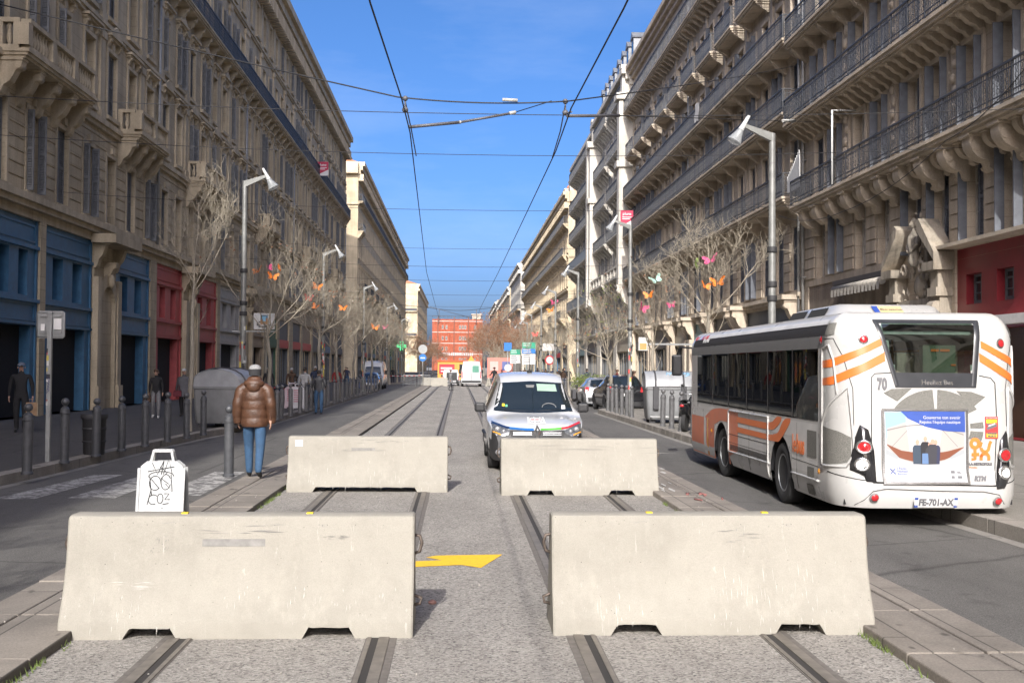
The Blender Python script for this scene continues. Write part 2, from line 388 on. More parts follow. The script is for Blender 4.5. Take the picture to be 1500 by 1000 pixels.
M_shut=mat('shutter_blue_grey',(.165,.17,.175),.7,0,.25,4); M_shutR=mat('shutter_slate_blue',(.115,.125,.145),.7,0,.25,4); M_shut2=mat('shutter_pale',(.36,.36,.35),.7,0,.25,4); M_shut3=mat('shutter_brown',(.17,.14,.12),.7,0,.25,4)
M_iron=mat('wrought_iron',(.055,.057,.062),.42,.15,.4,12); M_ironblue=mat('iron_blue_black',(.03,.035,.045),.5,.3,.3,8)
M_zinc=mat('zinc',(.20,.21,.225),.5,.4,.25,2); M_tile=mat('roof_tile',(.36,.17,.10),.9,0,.3,3,.4); M_pot=mat('chimney_pot',(.45,.17,.09),.9)
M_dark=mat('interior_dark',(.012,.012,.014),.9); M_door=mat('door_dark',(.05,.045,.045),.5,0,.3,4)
M_doorf=mat('door_frame',(.10,.095,.09),.5,0,.3,4); M_pipe=mat('downpipe',(.30,.30,.29),.5,.3)
def wallgrid(mb,y0,y1,z0,z1,holes,d=0,depth=.3,mi=0):
    ys=sorted({y0,y1}|{y for h in holes for y in h[:2] if y0<y<y1}); zs=sorted({z0,z1}|{z for h in holes for z in h[2:4] if z0<z<z1})
    idx={}; vs=[]
    def V(i,j):
        if (i,j) not in idx: idx[i,j]=len(vs); vs.append((d,ys[i],zs[j]))
        return idx[i,j]
    fs=[]
    for i in range(len(ys)-1):
        yc=(ys[i]+ys[i+1])/2; hs=[h for h in holes if h[0]<yc<h[1]]
        for j in range(len(zs)-1):
            zc=(zs[j]+zs[j+1])/2
            if any(h[2]<zc<h[3] for h in hs): continue
            fs.append([V(i,j),V(i+1,j),V(i+1,j+1),V(i,j+1)])
    mb.add(vs,fs,mi)
    for h in holes:
        a,b,c,e=h[:4]; dd=h[4] if len(h)>4 else depth; x=d-dd
        mb.quad((d,a,c),(d,a,e),(x,a,e),(x,a,c),mi); mb.quad((d,b,c),(x,b,c),(x,b,e),(d,b,e),mi)
        mb.quad((d,a,e),(d,b,e),(x,b,e),(x,a,e),mi); mb.quad((d,a,c),(x,a,c),(x,b,c),(d,b,c),mi)
WM={}
def win_mesh(w,h,var=0,fm=None):
    k=('w',round(w,2),round(h,2),var,fm.name if fm else '')
    if k in WM: return WM[k]
    mb=MB(); f=.07
    mb.quad((-.04,-w/2,0),(-.04,w/2,0),(-.04,w/2,h),(-.04,-w/2,h),1)
    if var: mb.quad((-.035,-w/2+f,f),(-.035,-w/2+f+w*.22,f),(-.035,-w/2+f+w*.3,h-f),(-.035,-w/2+f,h-f),2); mb.quad((-.035,w/2-f-w*.2,f),(-.035,w/2-f,f),(-.035,w/2-f,h-f),(-.035,w/2-f-w*.33,h-f),2)
    for a,b in ((-w/2,-w/2+f),(w/2-f,w/2),(-.045,.045)): mb.box(-.06,.0,a,b,0,h)
    for a,b in ((0,.12),(h-f,h),(h*.70,h*.70+.05),(h*.36,h*.36+.03)): mb.box(-.055,-.004,-w/2+f,w/2-f,a,b)
    WM[k]=mb.mesh('window',[fm or M_frame,M_pane,M_curt]); return WM[k]
def leaf_mesh(w,h,m):
    k=('s',round(w,2),round(h,2),m.name)
    if k in WM: return WM[k]
    mb=MB(); f=.06
    for a,b in ((0,f),(w-f,w)): mb.box(-.02,.02,a,b,0,h)
    for c in (0,h*.5,h-.09): mb.box(-.02,.02,f,w-f,c,c+.09)
    z=.1
    while z<h-.12: mb.quad((-.018,f,z+.05),(-.018,w-f,z+.05),(.016,w-f,z),(.016,f,z)); z+=.085
    mb.quad((-.021,f,.02),(-.021,w-f,.02),(-.021,w-f,h-.02),(-.021,f,h-.02))
    WM[k]=mb.mesh('shutter',m); return WM[k]
def window(parent,y,z,w,h,rec=.26,mode=None,sm=None,rng=random,x=None,rz=0,detail=True):
    o=link('window',win_mesh(w,h,1 if rng.random()<.3 else 0),parent,(-rec if x is None else x,y,z),rz)
    if not detail: return o
    sm=sm or M_shut; mode=mode or rng.choice(('closed','open','open','half','bare'))
    lm=leaf_mesh(w/2,h-.04,sm)
    if mode=='closed':
        link('shutter',lm,o,(.14,-w/2,.02)); link('shutter',lm,o,(.14,.0,.02))
    elif mode=='half':
        link('shutter',lm,o,(.14,0,.02)); a=link('shutter',leaf_mesh(w*.25,h-.04,sm),o,(.27,-w/2+.03,.02)); a.rotation_euler.z=R(-90)
    elif mode=='open':
        lm2=leaf_mesh(w*.25,h-.04,sm)
        for s in (-1,1):
            a=link('shutter',lm2,o,(.27,s*(w/2-.03),.02)); a.rotation_euler.z=R(-90-90+s*4+90)
    return o
def scroll(mb,y,z,dep,h,wd,mi=0):
    """big quarter-round bracket with a rolled front and a small roll at its foot"""
    P=[(0,0),(dep,0),(dep,-h*.07),(dep*.93,-h*.08)]+[(dep*(.30+.66*math.cos(a)),-h*(.10+.62*math.sin(a))) for a in [PI/2*i/9 for i in range(1,10)]]+[(dep*.24,-h*.80),(dep*.22,-h*.92),(dep*.12,-h),(0,-h)]
    n=len(P); vs=[(u,y+w_,z+v) for w_ in (-wd/2,wd/2) for u,v in P]
    mb.add(vs,[list(range(n))[::-1],list(range(n,2*n))],mi); mb.add(vs,[[i,(i+1)%n,n+(i+1)%n,n+i] for i in range(n)],mi,True)
    mb.box(0,dep+.03,y-wd/2-.05,y+wd/2+.05,z-h*.075,z-.004,mi)
    for s in (-1,1): mb.tube([(dep*.70,y+s*wd*.5,z-h*.30),(dep*.70,y+s*(wd*.5+.03),z-h*.30)],h*.17,12,mi); mb.tube([(dep*.2,y+s*wd*.5,z-h*.88),(dep*.2,y+s*(wd*.5+.025),z-h*.88)],h*.07,8,mi)
def console(mb,y,z,dep,h,wd,mi=0):
    P=[(0,0),(dep*.92,0),(dep*.95,-h*.10),(dep*.9,-h*.22),(dep*.72,-h*.34),(dep*.62,-h*.5),(dep*.52,-h*.62),(dep*.30,-h*.74),(dep*.2,-h*.92),(dep*.1,-h),(0,-h)]
    mb.prism(P,lambda u,v,w_:(u,y+w_,z+v),-wd/2,wd/2,mi)
    mb.prism([(0,.0),(dep*.98,0),(dep*.98,-h*.07),(0,-h*.07)],lambda u,v,w_:(u,y+w_,z+v-.002),-wd/2-.05,wd/2+.05,mi)
    mb.tube([(dep*.78,y-wd/2-.03,z-h*.2),(dep*.78,y+wd/2+.03,z-h*.2)],h*.11,8,mi)
def railing_iron(mb,ya,yb,d,z,h=1.0,rich=True,ret=True):
    """posts, rails, close bars and scrolls"""
    def run(p,q):
        p,q=Vector(p),Vector(q); L=(q-p).length; t=(q-p)/L; n=Vector((t.y,-t.x,0))
        def bar(a,b,c,e,th): # along a..b, height c..e
            A=p+t*a; B=p+t*b; k=n*th
            mb.add([A+k+Vector((0,0,c)),B+k+Vector((0,0,c)),B-k+Vector((0,0,c)),A-k+Vector((0,0,c)),A+k+Vector((0,0,e)),B+k+Vector((0,0,e)),B-k+Vector((0,0,e)),A-k+Vector((0,0,e))],[[0,1,2,3],[4,5,6,7],[0,1,5,4],[1,2,6,5],[2,3,7,6],[3,0,4,7]])
        bar(0,L,h-.05,h,.03); bar(0,L,.08,.11,.015); bar(0,L,h-.2,h-.17,.012)
        if rich: bar(0,L,.22,.25,.012)
        k=max(1,round(L/1.25))
        for i in range(k+1): x=min(L-.03,max(0,L*i/k-.015)); bar(x,x+.035,0,h,.02)
        step=.115 if rich else .15
        k=max(1,round(L/step))
        for i in range(k):
            x=L*(i+.5)/k; bar(x-.008,x+.008,.1,h-.06,.008)
        if rich:
            k=max(1,round(L/.23))
            for i in range(k):
                cx=L*(i+.5)/k
                for cz,r_ in ((.36,.085),(.55,.085),(h-.29,.07)):
                    pr=None; seg=8
                    vs=[]
                    for j in range(seg):
                        a=2*PI*j/seg
                        for rr in (r_,r_-.022):
                            A=p+t*(cx+rr*math.cos(a))+n*.012; vs.append(A+Vector((0,0,cz+rr*math.sin(a))))
                    mb.add(vs,[[2*j,2*((j+1)%seg),2*((j+1)%seg)+1,2*j+1] for j in range(seg)])
    run((d,ya,z),(d,yb,z))
    if ret: run((0.02,ya,z),(d-.03,ya,z)); run((.02,yb,z),(d-.03,yb,z))
def baluster_run(mb,p,q,z,h=.95):
    p,q=Vector(p),Vector(q); L=(q-p).length; t=(q-p)/L; n=Vector((t.y,-t.x,0)); ang=math.atan2(t.y,t.x)
    M=Matrix.Translation(p)@Matrix.Rotation(ang,4,'Z')
    mb.box(0,L,-.14,.14,z,z+.12,0,M); mb.box(-.02,L+.02,-.16,.16,z+h-.14,z+h,0,M)
    k=max(1,round(L/2.2))
    for i in range(k+1):
        x=L*i/k; mb.box(x-.17,x+.17,-.15,.15,z+.12,z+h-.14,0,M)
    m=max(1,round(L/.24))
    for i in range(m):
        x=L*(i+.5)/m
        if any(abs(x-L*j/k)<.26 for j in range(k+1)): continue
        c=p+t*x; mb.lathe([(.07,0),(.05,.06),(.095,.22),(.085,.32),(.045,.5),(.06,.6),(.075,.68)],(c.x,c.y,z+.12),7)
def balcony(parent,ya,yb,z,dep=.85,kind='iron',trim=None,rail=None,con=(1.4,.9,.28),rich=True,label=None,hh=1.0):
    mb=MB(); mb.box(.0,dep,ya,yb,z-.1,z); mb.box(.0,dep-.06,ya+.05,yb-.05,z-.2,z-.1); mb.box(0,dep-.14,ya+.1,yb-.1,z-.28,z-.2)
    if con:
        L=yb-ya-.5; k=max(1,round(L/con[0]))
        for i in range(k+1): console(mb,ya+.25+L*i/k,z-.28,dep-.18,con[1],con[2])
    b=mb.build('balcony',trim,parent)
    rb=MB(); rm=rail or M_iron
    if kind=='iron': railing_iron(rb,ya+.04,yb-.04,dep-.05,z,hh,rich)
    elif kind=='stone':
        rm=trim; baluster_run(rb,(dep-.18,ya+.2,0),(dep-.18,yb-.2,0),z)
        for y in (ya+.2,yb-.2): baluster_run(rb,(.05,y,0),(dep-.34,y,0),z)
    elif kind=='panel':
        rb.box(dep-.07,dep-.03,ya+.03,yb-.03,z+.05,z+hh); rb.box(.0,dep-.08,ya+.03,ya+.07,z+.05,z+hh); rb.box(0,dep-.08,yb-.07,yb-.03,z+.05,z+hh)
        rb.box(dep-.1,dep,ya,yb,z+hh,z+hh+.05)
    rb.build('railing',rm,b)
    return b
def cornice(mb,ya,yb,z,h,d,steps=3,dent=0):
    for i in range(steps):
        mb.box(0,d*(i+1)/steps,ya,yb,z+h*i/steps,z+h*(i+1)/steps-(0.004 if i<steps-1 else 0))
    if dent:
        k=int((yb-ya)/dent)
        for i in range(k):
            y=ya+(yb-ya)*(i+.5)/k; mb.box(0,d*.78,y-dent*.22,y+dent*.22,z-h*.55,z-.004)
def surround(mb,y,zb,zt,w,style):
    t=.13
    for s in (-1,1): mb.box(0,.07,y+s*(w/2+.004+t/2)-t/2,y+s*(w/2+.004+t/2)+t/2,zb,zt)
    mb.box(0,.085,y-w/2-t,y+w/2+t,zt+.004,zt+.16)
    mb.box(0,.16,y-w/2-.18,y+w/2+.18,zb-.16,zb-.004)
    if style in ('cornice','pediment','arch'):
        for s in (-1,1): console(mb,y+s*(w/2+.08),zt+.5,.24,.42,.15)
        mb.box(0,.2,y-w/2-.25,y+w/2+.25,zt+.5,zt+.58); mb.box(0,.3,y-w/2-.32,y+w/2+.32,zt+.584,zt+.68)
        mb.box(.0,.1,y-.14,y+.14,zt+.165,zt+.46)
        if style=='pediment': mb.prism([(-w/2-.3,0),(w/2+.3,0),(0,.46)],lambda u,v,q:(q,y+u,zt+.684+v),0,.24)
        if style=='arch': mb.prism([((w/2+.3)*math.cos(a),.46*math.sin(a)) for a in [PI*i/10 for i in range(11)]],lambda u,v,q:(q,y+u,zt+.684+v),0,.24)
    elif style=='key':
        mb.box(0,.16,y-.12,y+.12,zt+.165,zt+.42)
def rust(mb,ya,yb,z0,z1,holes,h=.42,pr=.045):
    z=z0
    while z<z1-.1:
        e=min(z+h-.05,z1); segs=[(ya,yb)]
        for a,b,c,d in holes:
            if c<e and d>z:
                n=[]
                for p,q in segs:
                    if b<=p or a>=q: n.append((p,q)); continue
                    if a-p>.12: n.append((p,a-.15))
                    if q-b>.12: n.append((b+.15,q))
                segs=n
        for p,q in segs:
            if q-p>.08: mb.box(.002,pr,p,q,z,e)
        z+=h
def shopfront(parent,ya,yb,h,m,kind='old',back=.95,label=None,z0=0.08,parts=True,rng=random,band=None):
    W=yb-ya; mb=MB(); o=-.14; H=h
    if kind=='old':
        zl=3.15; holes=[(ya+W*.16,yb-W*.12,z0,zl,back)]
        n=2 if W>3 else 1; ww=W*.2 if n==2 else W*.5
        cs=[ya+W*.3,yb-W*.3] if n==2 else [(ya+yb)/2]
        wins=[(c-ww/2,c+ww/2,4.15,5.65,.45) for c in cs]; holes+=wins
        wallgrid(mb,ya,yb,z0,H,holes,o,.4,0)
        for (a,b,c,d) in ((ya+.15,yb-.15,5.95,H-.15),(ya+.15,yb-.15,3.3,3.9)):      # framed panels
            for q in ((a,b,c,c+.07),(a,b,d-.07,d),(a,a+.07,c+.07,d-.07),(b-.07,b,c+.07,d-.07)): mb.box(o,o+.04,*q)
        mb.box(o,o+.12,ya,yb,5.72,5.84); mb.box(o,o+.14,ya,yb,3.92,4.04); mb.box(o,o+.09,ya,yb,3.17,3.26)
        for s in (ya+.02,yb-.14): mb.box(o,o+.06,s,s+.12,z0,H)
        f=mb.build('shopfront',m,parent); tag(f,label)
        link('door',win_mesh(holes[0][1]-holes[0][0],zl-z0,0,M_doorf),f,(o-back+.06,(holes[0][0]+holes[0][1])/2,z0))
        for a,b,c,e,_ in wins:
            link('window',win_mesh(b-a,e-c,0,M_frameD),f,(o-.38,(a+b)/2,c))
    elif kind=='glass':
        zl=min(3.2,h-.6); holes=[(ya+.2,yb-.2,z0+.35,zl,.25)]
        wallgrid(mb,ya,yb,z0,H,holes,o,.25,0); mb.box(o,o+.1,ya+.05,yb-.05,zl+.1,min(H-.1,zl+.75),1)
        f=mb.build('shopfront',[m,band or m],parent); tag(f,label)
        g_=MB(); g_.quad((o-.2,ya+.2,z0+.35),(o-.2,yb-.2,z0+.35),(o-.2,yb-.2,zl),(o-.2,ya+.2,zl),0)
        k=max(1,round(W/1.4))
        for i in range(k+1): y=lerp(ya+.22,yb-.22,i/k); g_.box(o-.22,o-.14,y-.03,y+.03,z0+.35,zl,1)
        g_.build('window',[M_pane,M_frameD],f)
    return f
def building(name,label,side,y0,y1,X,H,st,tr,bays,floors,shops=(),strings=(),corn=None,ground_h=7.0,depth=14,shut=None,detail=True,seed=1,roof='flat',cat='building',group=None,modes=None,dent=.5,rustic=None,ends=None,shop_z=6.7):
    rng=random.Random(seed); yc=(y0+y1)/2; s=1 if side<0 else -1
    b=thing(name,label,cat,(side*X,yc,0),0 if side<0 else PI,group)
    L=(y1-y0)/2; loc=lambda y:(y-yc)*s
    bl=[loc(y) for y in bays]
    holes=[]; 
    for f in floors:
        for y in bl:
            if f.get('only') and not f['only'](y): continue
            w_=f['w']; holes.append((y-w_/2,y+w_/2,f['zb'],f['zt']))
    sh=[]
    for q in shops:
        a,c=sorted((loc(q['y'][0]),loc(q['y'][1]))); sh.append((a,c,q)); holes.append((a,c,.08,q.get('h',shop_z),.5))
    mb=MB(); wallgrid(mb,-L,L,0,H,holes)
    mb.quad((0,-L,0),(0,-L,H),(-depth,-L,H),(-depth,-L,0)); mb.quad((0,L,0),(-depth,L,0),(-depth,L,H),(0,L,H)); mb.quad((-depth,-L,0),(-depth,-L,H),(-depth,L,H),(-depth,L,0))
    if rustic: rust(mb,-L+.05,L-.05,rustic[0],rustic[1],[h[:4] for h in holes])
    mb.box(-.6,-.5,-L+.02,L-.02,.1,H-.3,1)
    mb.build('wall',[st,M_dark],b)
    mb=MB()
    for f in floors:
        if f.get('style'):
            for i,y in enumerate(bl):
                if f.get('only') and not f['only'](y): continue
                sty=f['style']; sty=sty[i%len(sty)] if isinstance(sty,(list,tuple)) else sty
                surround(mb,y,f['zb'],f['zt'],f['w'],sty)
    for z,h,d in strings:
        mb.box(0,d*.6,-L,L,z,z+h*.45); mb.box(0,d,-L,L,z+h*.45+.003,z+h)
    if corn: cornice(mb,-L,L,*corn,dent=dent)
    if mb.v: mb.build('moulding',tr,b)
    nw=0
    for f in floors:
        for y in bl:
            if f.get('only') and not f['only'](y): continue
            window(b,y,f['zb'],f['w'],f['zt']-f['zb'],mode=f.get('mode') or (rng.choice(modes) if modes else None),sm=shut,rng=rng,detail=detail)
    for a,c,q in sh:
        if q.get('kind')!='none': shopfront(b,a,c,q.get('h',shop_z),q['m'],q.get('kind','old'),label=q.get('label'),band=q.get('band'))
    mb=MB()
    if roof=='flat':
        mb.prism([(.0,H+.003),(-depth/2,H+2.2),(-depth,H+.003)],lambda u,v,w_:(u,w_,v),-L,L); rf=mb.build('roof',M_tile,b)
    elif roof=='mansard':
        mb.prism([(.1,H+.003),(-1.2,H+3.6),(-depth/2,H+4.6),(-depth,H+.003)],lambda u,v,w_:(u,w_,v),-L,L); rf=mb.build('roof',M_zinc,b)
    return b,bl,L,rf
def chimneys(rf,ys,z,x=-1.2,st=None,h=2.2,n=4):
    for y in ys:
        mb=MB(); mb.box(x-.6,x+.6,y-1.0,y+1.0,z-.5,z+h,0); mb.box(x-.68,x+.68,y-1.08,y+1.08,z+h+.003,z+h+.16,0)
        for i in range(n): mb.lathe([(.16,0),(.13,.5)],(x,y-.7+1.4*i/max(1,n-1),z+h+.16),7,1)
        mb.build('chimney',[st or S_Y,M_pot],rf)
def pipe(b,y,z0,z1):
    mb=MB(); mb.tube([(.14,y,z0),(.14,y,z1)],.065,8); 
    z=z0+.5
    while z<z1: mb.box(.0,.2,y-.08,y+.08,z,z+.05); z+=2.4
    mb.build('downpipe',M_pipe,b)
def rng_bays(a,b,n): return [a+(b-a)*(i+.5)/n for i in range(n)]
# ---- left row: one long brown palace front, in house-wide units
M_blue=mat('shop_blue',(.045,.14,.25),.5,0,.25,3); M_red=mat('shop_red',(.40,.075,.075),.55,0,.2,3); M_greyp=mat('shop_grey',(.36,.35,.33),.6,0,.2,3)
M_green=mat('shop_green',(.05,.12,.07),.6,0,.2,3); M_tan=mat('shop_tan',(.32,.25,.17),.7,0,.2,3); M_slate=mat('shop_slate',(.10,.11,.12),.6,0,.2,3); M_signred=mat('sign_red',(.45,.03,.04),.5)
XL=14.3
FL=lambda st:[dict(zb=7.55,zt=10.25,w=1.1,style='key'),dict(zb=11.9,zt=14.5,w=1.12,style=st[0]),dict(zb=15.9,zt=18.5,w=1.12,style=st[1]),dict(zb=20.75,zt=23.2,w=1.1,style='plain'),dict(zb=24.9,zt=27.1,w=1.05,style='plain')]
STR=[(7.0,.42,.32),(11.15,.38,.26),(15.2,.3,.2),(24.15,.28,.2)]
def left_unit(i,y0,y1,n,label,shops,st,stone_b,seed):
    b,bl,L,rf=building('palace_building',label,-1,y0,y1,XL,30.3,S_L,S_Lt,rng_bays(y0,y1,n),FL(st),shops,STR,(28.5,1.8,.95),rustic=(7.5,11.0),seed=seed,modes=('open','bare','bare','closed','bare','half','open'),dent=.62)
    balcony(b,-L,L,20.2,.75,'iron',S_Lt,M_ironblue,(1.7,.8,.2),rich=i<3,hh=1.05)
    for a,c in stone_b: balcony(b,a-(y0+y1)/2,c-(y0+y1)/2,11.55,1.05,'stone',S_Lt,None,(1.5,1.15,.36))
    pipe(b,L-.12,7.5,20)
    for k in range(0,n+1,2):     # flat pilasters between groups of bays
        mb=MB()
        y=-L+2*L*k/n; y=min(max(y,-L+.36),L-.36)
        for z0,z1 in ((11.6,15.15),(15.55,19.2),(20.3,24.1),(24.5,28)):
            mb.box(.0,.11,y-.26,y+.26,z0,z1); mb.box(0,.17,y-.32,y+.32,z1-.35,z1-.05); mb.box(0,.16,y-.31,y+.31,z0,z0+.3)
        mb.build('pilaster',S_Lt,b)
    return b,L,rf
old=lambda a,b,m,l=None:dict(y=(a,b),m=m,kind='old',label=l)
gls=lambda a,b,m,band=None,l=None:dict(y=(a,b),m=m,kind='glass',h=5.6,label=l,band=band)
b1,L1,_=left_unit(0,33.0,52.0,7,'brown stone palace front with blue shopfronts and a stone balustrade balcony',[old(34.2,38.0,M_blue),old(38.5,43.5,M_blue),old(46.2,51.4,M_blue)],(['cornice','pediment','cornice'],['cornice','cornice','pediment']),[(34,40.5),(46,50.5)],11)
b2,L2,_=left_unit(1,52.0,73.0,8,'brown stone palace front above the red and grey shopfronts',[old(52.4,57.4,M_red),old(60,65.4,M_red),old(66.2,72.4,M_greyp)],(['pediment','cornice'],['cornice','pediment']),[(57.5,63.0)],12)
b3,_,_=left_unit(2,73.0,94.0,8,'brown stone palace front above a green shopfront and dark shops with red round signs',[old(76,81,M_tan),gls(82,87,M_green,M_green),gls(88,93,M_slate,M_signred)],(['cornice','arch'],['cornice']),[(77,82)],13)
b4,_,_=left_unit(3,94.0,115.5,8,'brown stone palace front with a red sale banner on its dark iron balcony',[gls(95,100,M_slate,M_signred),gls(101,107,M_tan,M_signred),gls(108,115,M_slate,M_slate)],(['cornice'],['cornice','pediment']),[(98,103)],14)
b5,_,_=left_unit(4,115.5,136.5,8,'brown stone palace front at the far end of the first left block',[gls(117,123,M_slate,M_blue),gls(124,129,M_tan,M_tan),gls(130,135.5,M_slate,M_slate)],(['cornice'],['cornice']),[(120,125)],15)
# carved doorway between the second and third blue shops
def doorway(b,y,w,h,m,tr):
    mb=MB(); r=w/2
    pts=[(-r,0)]+[(-r*math.cos(a),h-r+r*math.sin(a)) for a in [PI*i/12 for i in range(13)]]+[(r,0)]
    out=[(-r-.4,0),(-r-.4,h+.5),(r+.4,h+.5),(r+.4,0)]
    for i in range(len(pts)-1):
        p,q=pts[i],pts[i+1]; P=lambda u,v,x:(x,y+u,v)
        mb.quad(P(*p,.16),P(*q,.16),P(*q,-.4),P(*p,-.4))
    # face ring
    for i in range(len(pts)-1):
        p,q=pts[i],pts[i+1]
        def o_(t): 
            u,v=t
            return (-r-.4,v) if u<=-r+.001 and v<h-r else ((r+.4,v) if u>=r-.001 and v<h-r else (u*(r+.4)/r, min(h+.5,(h-r)+(v-(h-r))*(r+.5)/r)))
        a,c=o_(p),o_(q); mb.quad((.16,y+p[0],p[1]),(.16,y+q[0],q[1]),(.16,y+c[0],c[1]),(.16,y+a[0],a[1]))
    for s in (-1,1):
        mb.box(0,.22,y+s*(r+.42)-.22,y+s*(r+.42)+.22,.08,h+.3); mb.box(0,.3,y+s*(r+.42)-.28,y+s*(r+.42)+.28,.08,1.0)
        console(mb,y+s*(r+.35),6.95,.6,1.3,.36)
    console(mb,y,h+.95,.5,.8,.34)
    mb.sph((.25,y,h+.2),(.14,.2,.3),8,6); mb.box(0,.95,y-r-.9,y+r+.9,6.6,6.95)
    d=mb.build('doorway',tr,b)
    k=MB(); k.box(-.38,-.3,y-r,y+r,.08,h); k.box(-.3,-.26,y-.03,y+.03,.08,h-r)
    for s in (-1,1):
        for z in (.5,1.7): k.box(-.3,-.27,y+s*r*.5-.3,y+s*r*.5+.3,z,z+.9)
    k.build('door',m,d)
doorway(b1,44.85-42.5,1.7,5.0,M_door,S_Lt); doorway(b2,58.7-62.5,1.6,4.9,M_door,S_Lt); doorway(b3,74.4-83.5,1.5,4.8,M_door,S_Lt)
# lettering strip too worn to read on the grey shop, and its number board
# ---- second and third left blocks
FL2=[dict(zb=8.3,zt=10.8,w=1.1,style='plain'),dict(zb=13,zt=15.6,w=1.1,style='cornice'),dict(zb=17.3,zt=19.8,w=1.1,style='plain'),dict(zb=21.5,zt=23.8,w=1.05,style='plain'),dict(zb=25.6,zt=27.4,w=1,style=None)]
e1=(('near end','with a sunlit corner'),('middle','with small dark iron balconies'),('far end','farthest from the camera'))
for k,(a,c) in enumerate(((154,200),(200,247),(247,293))):
    b,bl,L,rf=building('corner_building' if k==0 else 'palace_building',('honey stone corner building of the second left block, its end wall catching the sun','stone palace front in the middle of the second left block','stone palace front closing the second left block')[k],-1,a,c,XL,30.6,S_Y if k==0 else S_L,S_Yt if k==0 else S_Lt,rng_bays(a,c,16),FL2,[gls(a+2+q*8.8,a+9+q*8.8,(M_slate,M_blue,M_tan,M_green,M_slate)[q],(M_slate,M_signred,M_slate,M_blue,M_tan)[q]) for q in range(5)],[(7,.4,.3),(12.2,.3,.22),(24.6,.3,.2)],(28.9,1.7,.9),detail=False,seed=30+k,rustic=None)
    balcony(b,-L,L,25.1,.7,'iron',S_Lt,M_ironblue,None,rich=False)
    for q in range(4): balcony(b,-L+3+q*11,-L+8+q*11,12.7,.9,'iron',S_Lt,M_ironblue,(2.2,.9,.3),rich=False)
    balcony(b,-L+.5,L-.5,7.6,1.0,'iron',S_Lt,M_ironblue,(5,.8,.3),rich=False) if k else None
    if k==0:
        chimneys(rf,[-L+1.4,-L+14,-L+30],31.5,-3,S_Y)
        for z in (8.3,13,17.3,21.5):
            for x in (-2.2,-5,-7.8,-10.6): window(b,-L-.03,z,1.0,2.4,x=x,rz=-PI/2,detail=False)
        mb=MB()
        for z,h,d in ((7,.4,.3),(12.2,.3,.2),(24.6,.3,.2),(28.9,1.6,.8)): mb.box(-14,.0,-L-d,-L,z,z+h)
        mb.build('end_moulding',S_Yt,b)
        balcony(b,-L-.0,-L+4,20.9,.8,'iron',S_Yt,M_iron,(1.6,.8,.3),rich=False)
for k,(a,c) in enumerate(((378,430),(430,490))):
    b,bl,L,rf=building('corner_building' if k==0 else 'palace_building',('pale yellow corner building far down the left side, sunlit end wall facing the camera','pale stone front beside the pale yellow far left corner building')[k],-1,a,c,XL,30.5,S_Y,S_Yt,rng_bays(a,c,16),FL2[1:],[],[(7,.4,.3),(12.2,.3,.22)],(28.9,1.5,.8),detail=False,seed=40+k)
    if k==0:
        chimneys(rf,[-L+2],31,-5,S_W,4,5)
        for z in (2,8.3,13,17.3,21.5,25.3):
            for x in (-3,-7,-11): window(b,-L-.03,z,1.5,2.6,x=x,rz=-PI/2,detail=False)
        for z in (12.2,20.8): 
            mb=MB(); mb.box(-14,-.2,-L-1,-L,z,z+.25); r_=mb.build('balcony',S_Yt,b); mb=MB(); mb.box(-14,-.2,-L-.98,-L-.93,z+.25,z+1.2); mb.build('railing',M_iron,r_)
# ---- right row
XR=14.2
bays1=[27.3,29.4,31.5,33.4,35.9,38.0,40.2,42.3][::1]
FR1=[dict(zb=5.45,zt=7.75,w=1.0,style=None),dict(zb=8.5,zt=11.0,w=1.05,style='plain'),dict(zb=12.05,zt=14.4,w=1.05,style='plain'),dict(zb=15.4,zt=17.6,w=1.05,style='plain'),dict(zb=19.2,zt=21.4,w=1.05,style='plain'),dict(zb=23.1,zt=25.2,w=1.0,style=None)]
M_redshop=mat('shop_oxblood',(.20,.018,.025),.35,0,.2,2)
r1,bl,L,_=building('apartment_building','grey stone apartment building with deep scroll corbels, oxblood shop and carved portal',1,24.3,44.2,XR,27,S_R,S_Rt,bays1,FR1,[dict(y=(24.8,30.6),m=M_redshop,kind='none',h=5.3),dict(y=(31.6,34.0),m=M_door,kind='none',h=3.6),dict(y=(34.8,43.8),m=S_stucco,kind='none',h=5.2)],[(5.0,.0001,.0001),],(25.9,1.1,.8),rustic=(5.5,8.0),seed=21,shut=M_shutR,modes=('open','open','closed','half','bare'),dent=0)
balcony(r1,-L+.9,L+.0,8.4,.95,'iron',S_Rt,M_iron,None)
for k in range(12): 
    mb=MB(); y=-L+1.7+k*(2*L-2.6)/11; scroll(mb,y,8.12,.80,.98,.44); mb.build('corbel',S_Rt,r1,angle=40)
    if k<11: mb=MB(); scroll(mb,y+.62,8.12,.6,.62,.26); mb.build('corbel',S_Rt,r1,angle=40)
balcony(r1,-L,L,11.9,.95,'iron',S_Rt,M_iron,(.62,.5,.2)); balcony(r1,-L,L,15.3,.9,'iron',S_Rt,M_iron,(1.6,.6,.24)); balcony(r1,-L,L,22.9,.9,'iron',S_Rt,M_iron,(1.6,.6,.24))
for y in bl: pass
for y in [q+1.05 for q in bl[:-1:2]]:
    for z0,z1 in ((8.7,11.2),(12.2,14.9)):
        mb=MB(); mb.box(0,.09,y-.2,y+.2,z0,z1)
        for q in range(6): mb.sph((.1,y+random.uniform(-.1,.1),lerp(z0+.3,z1-.2,q/5)),(.1,random.uniform(.1,.2),random.uniform(.12,.22)),6,4)
        mb.build('carved_panel',S_Rt,r1)
pipe(r1,-L+.15,.3,25.5)
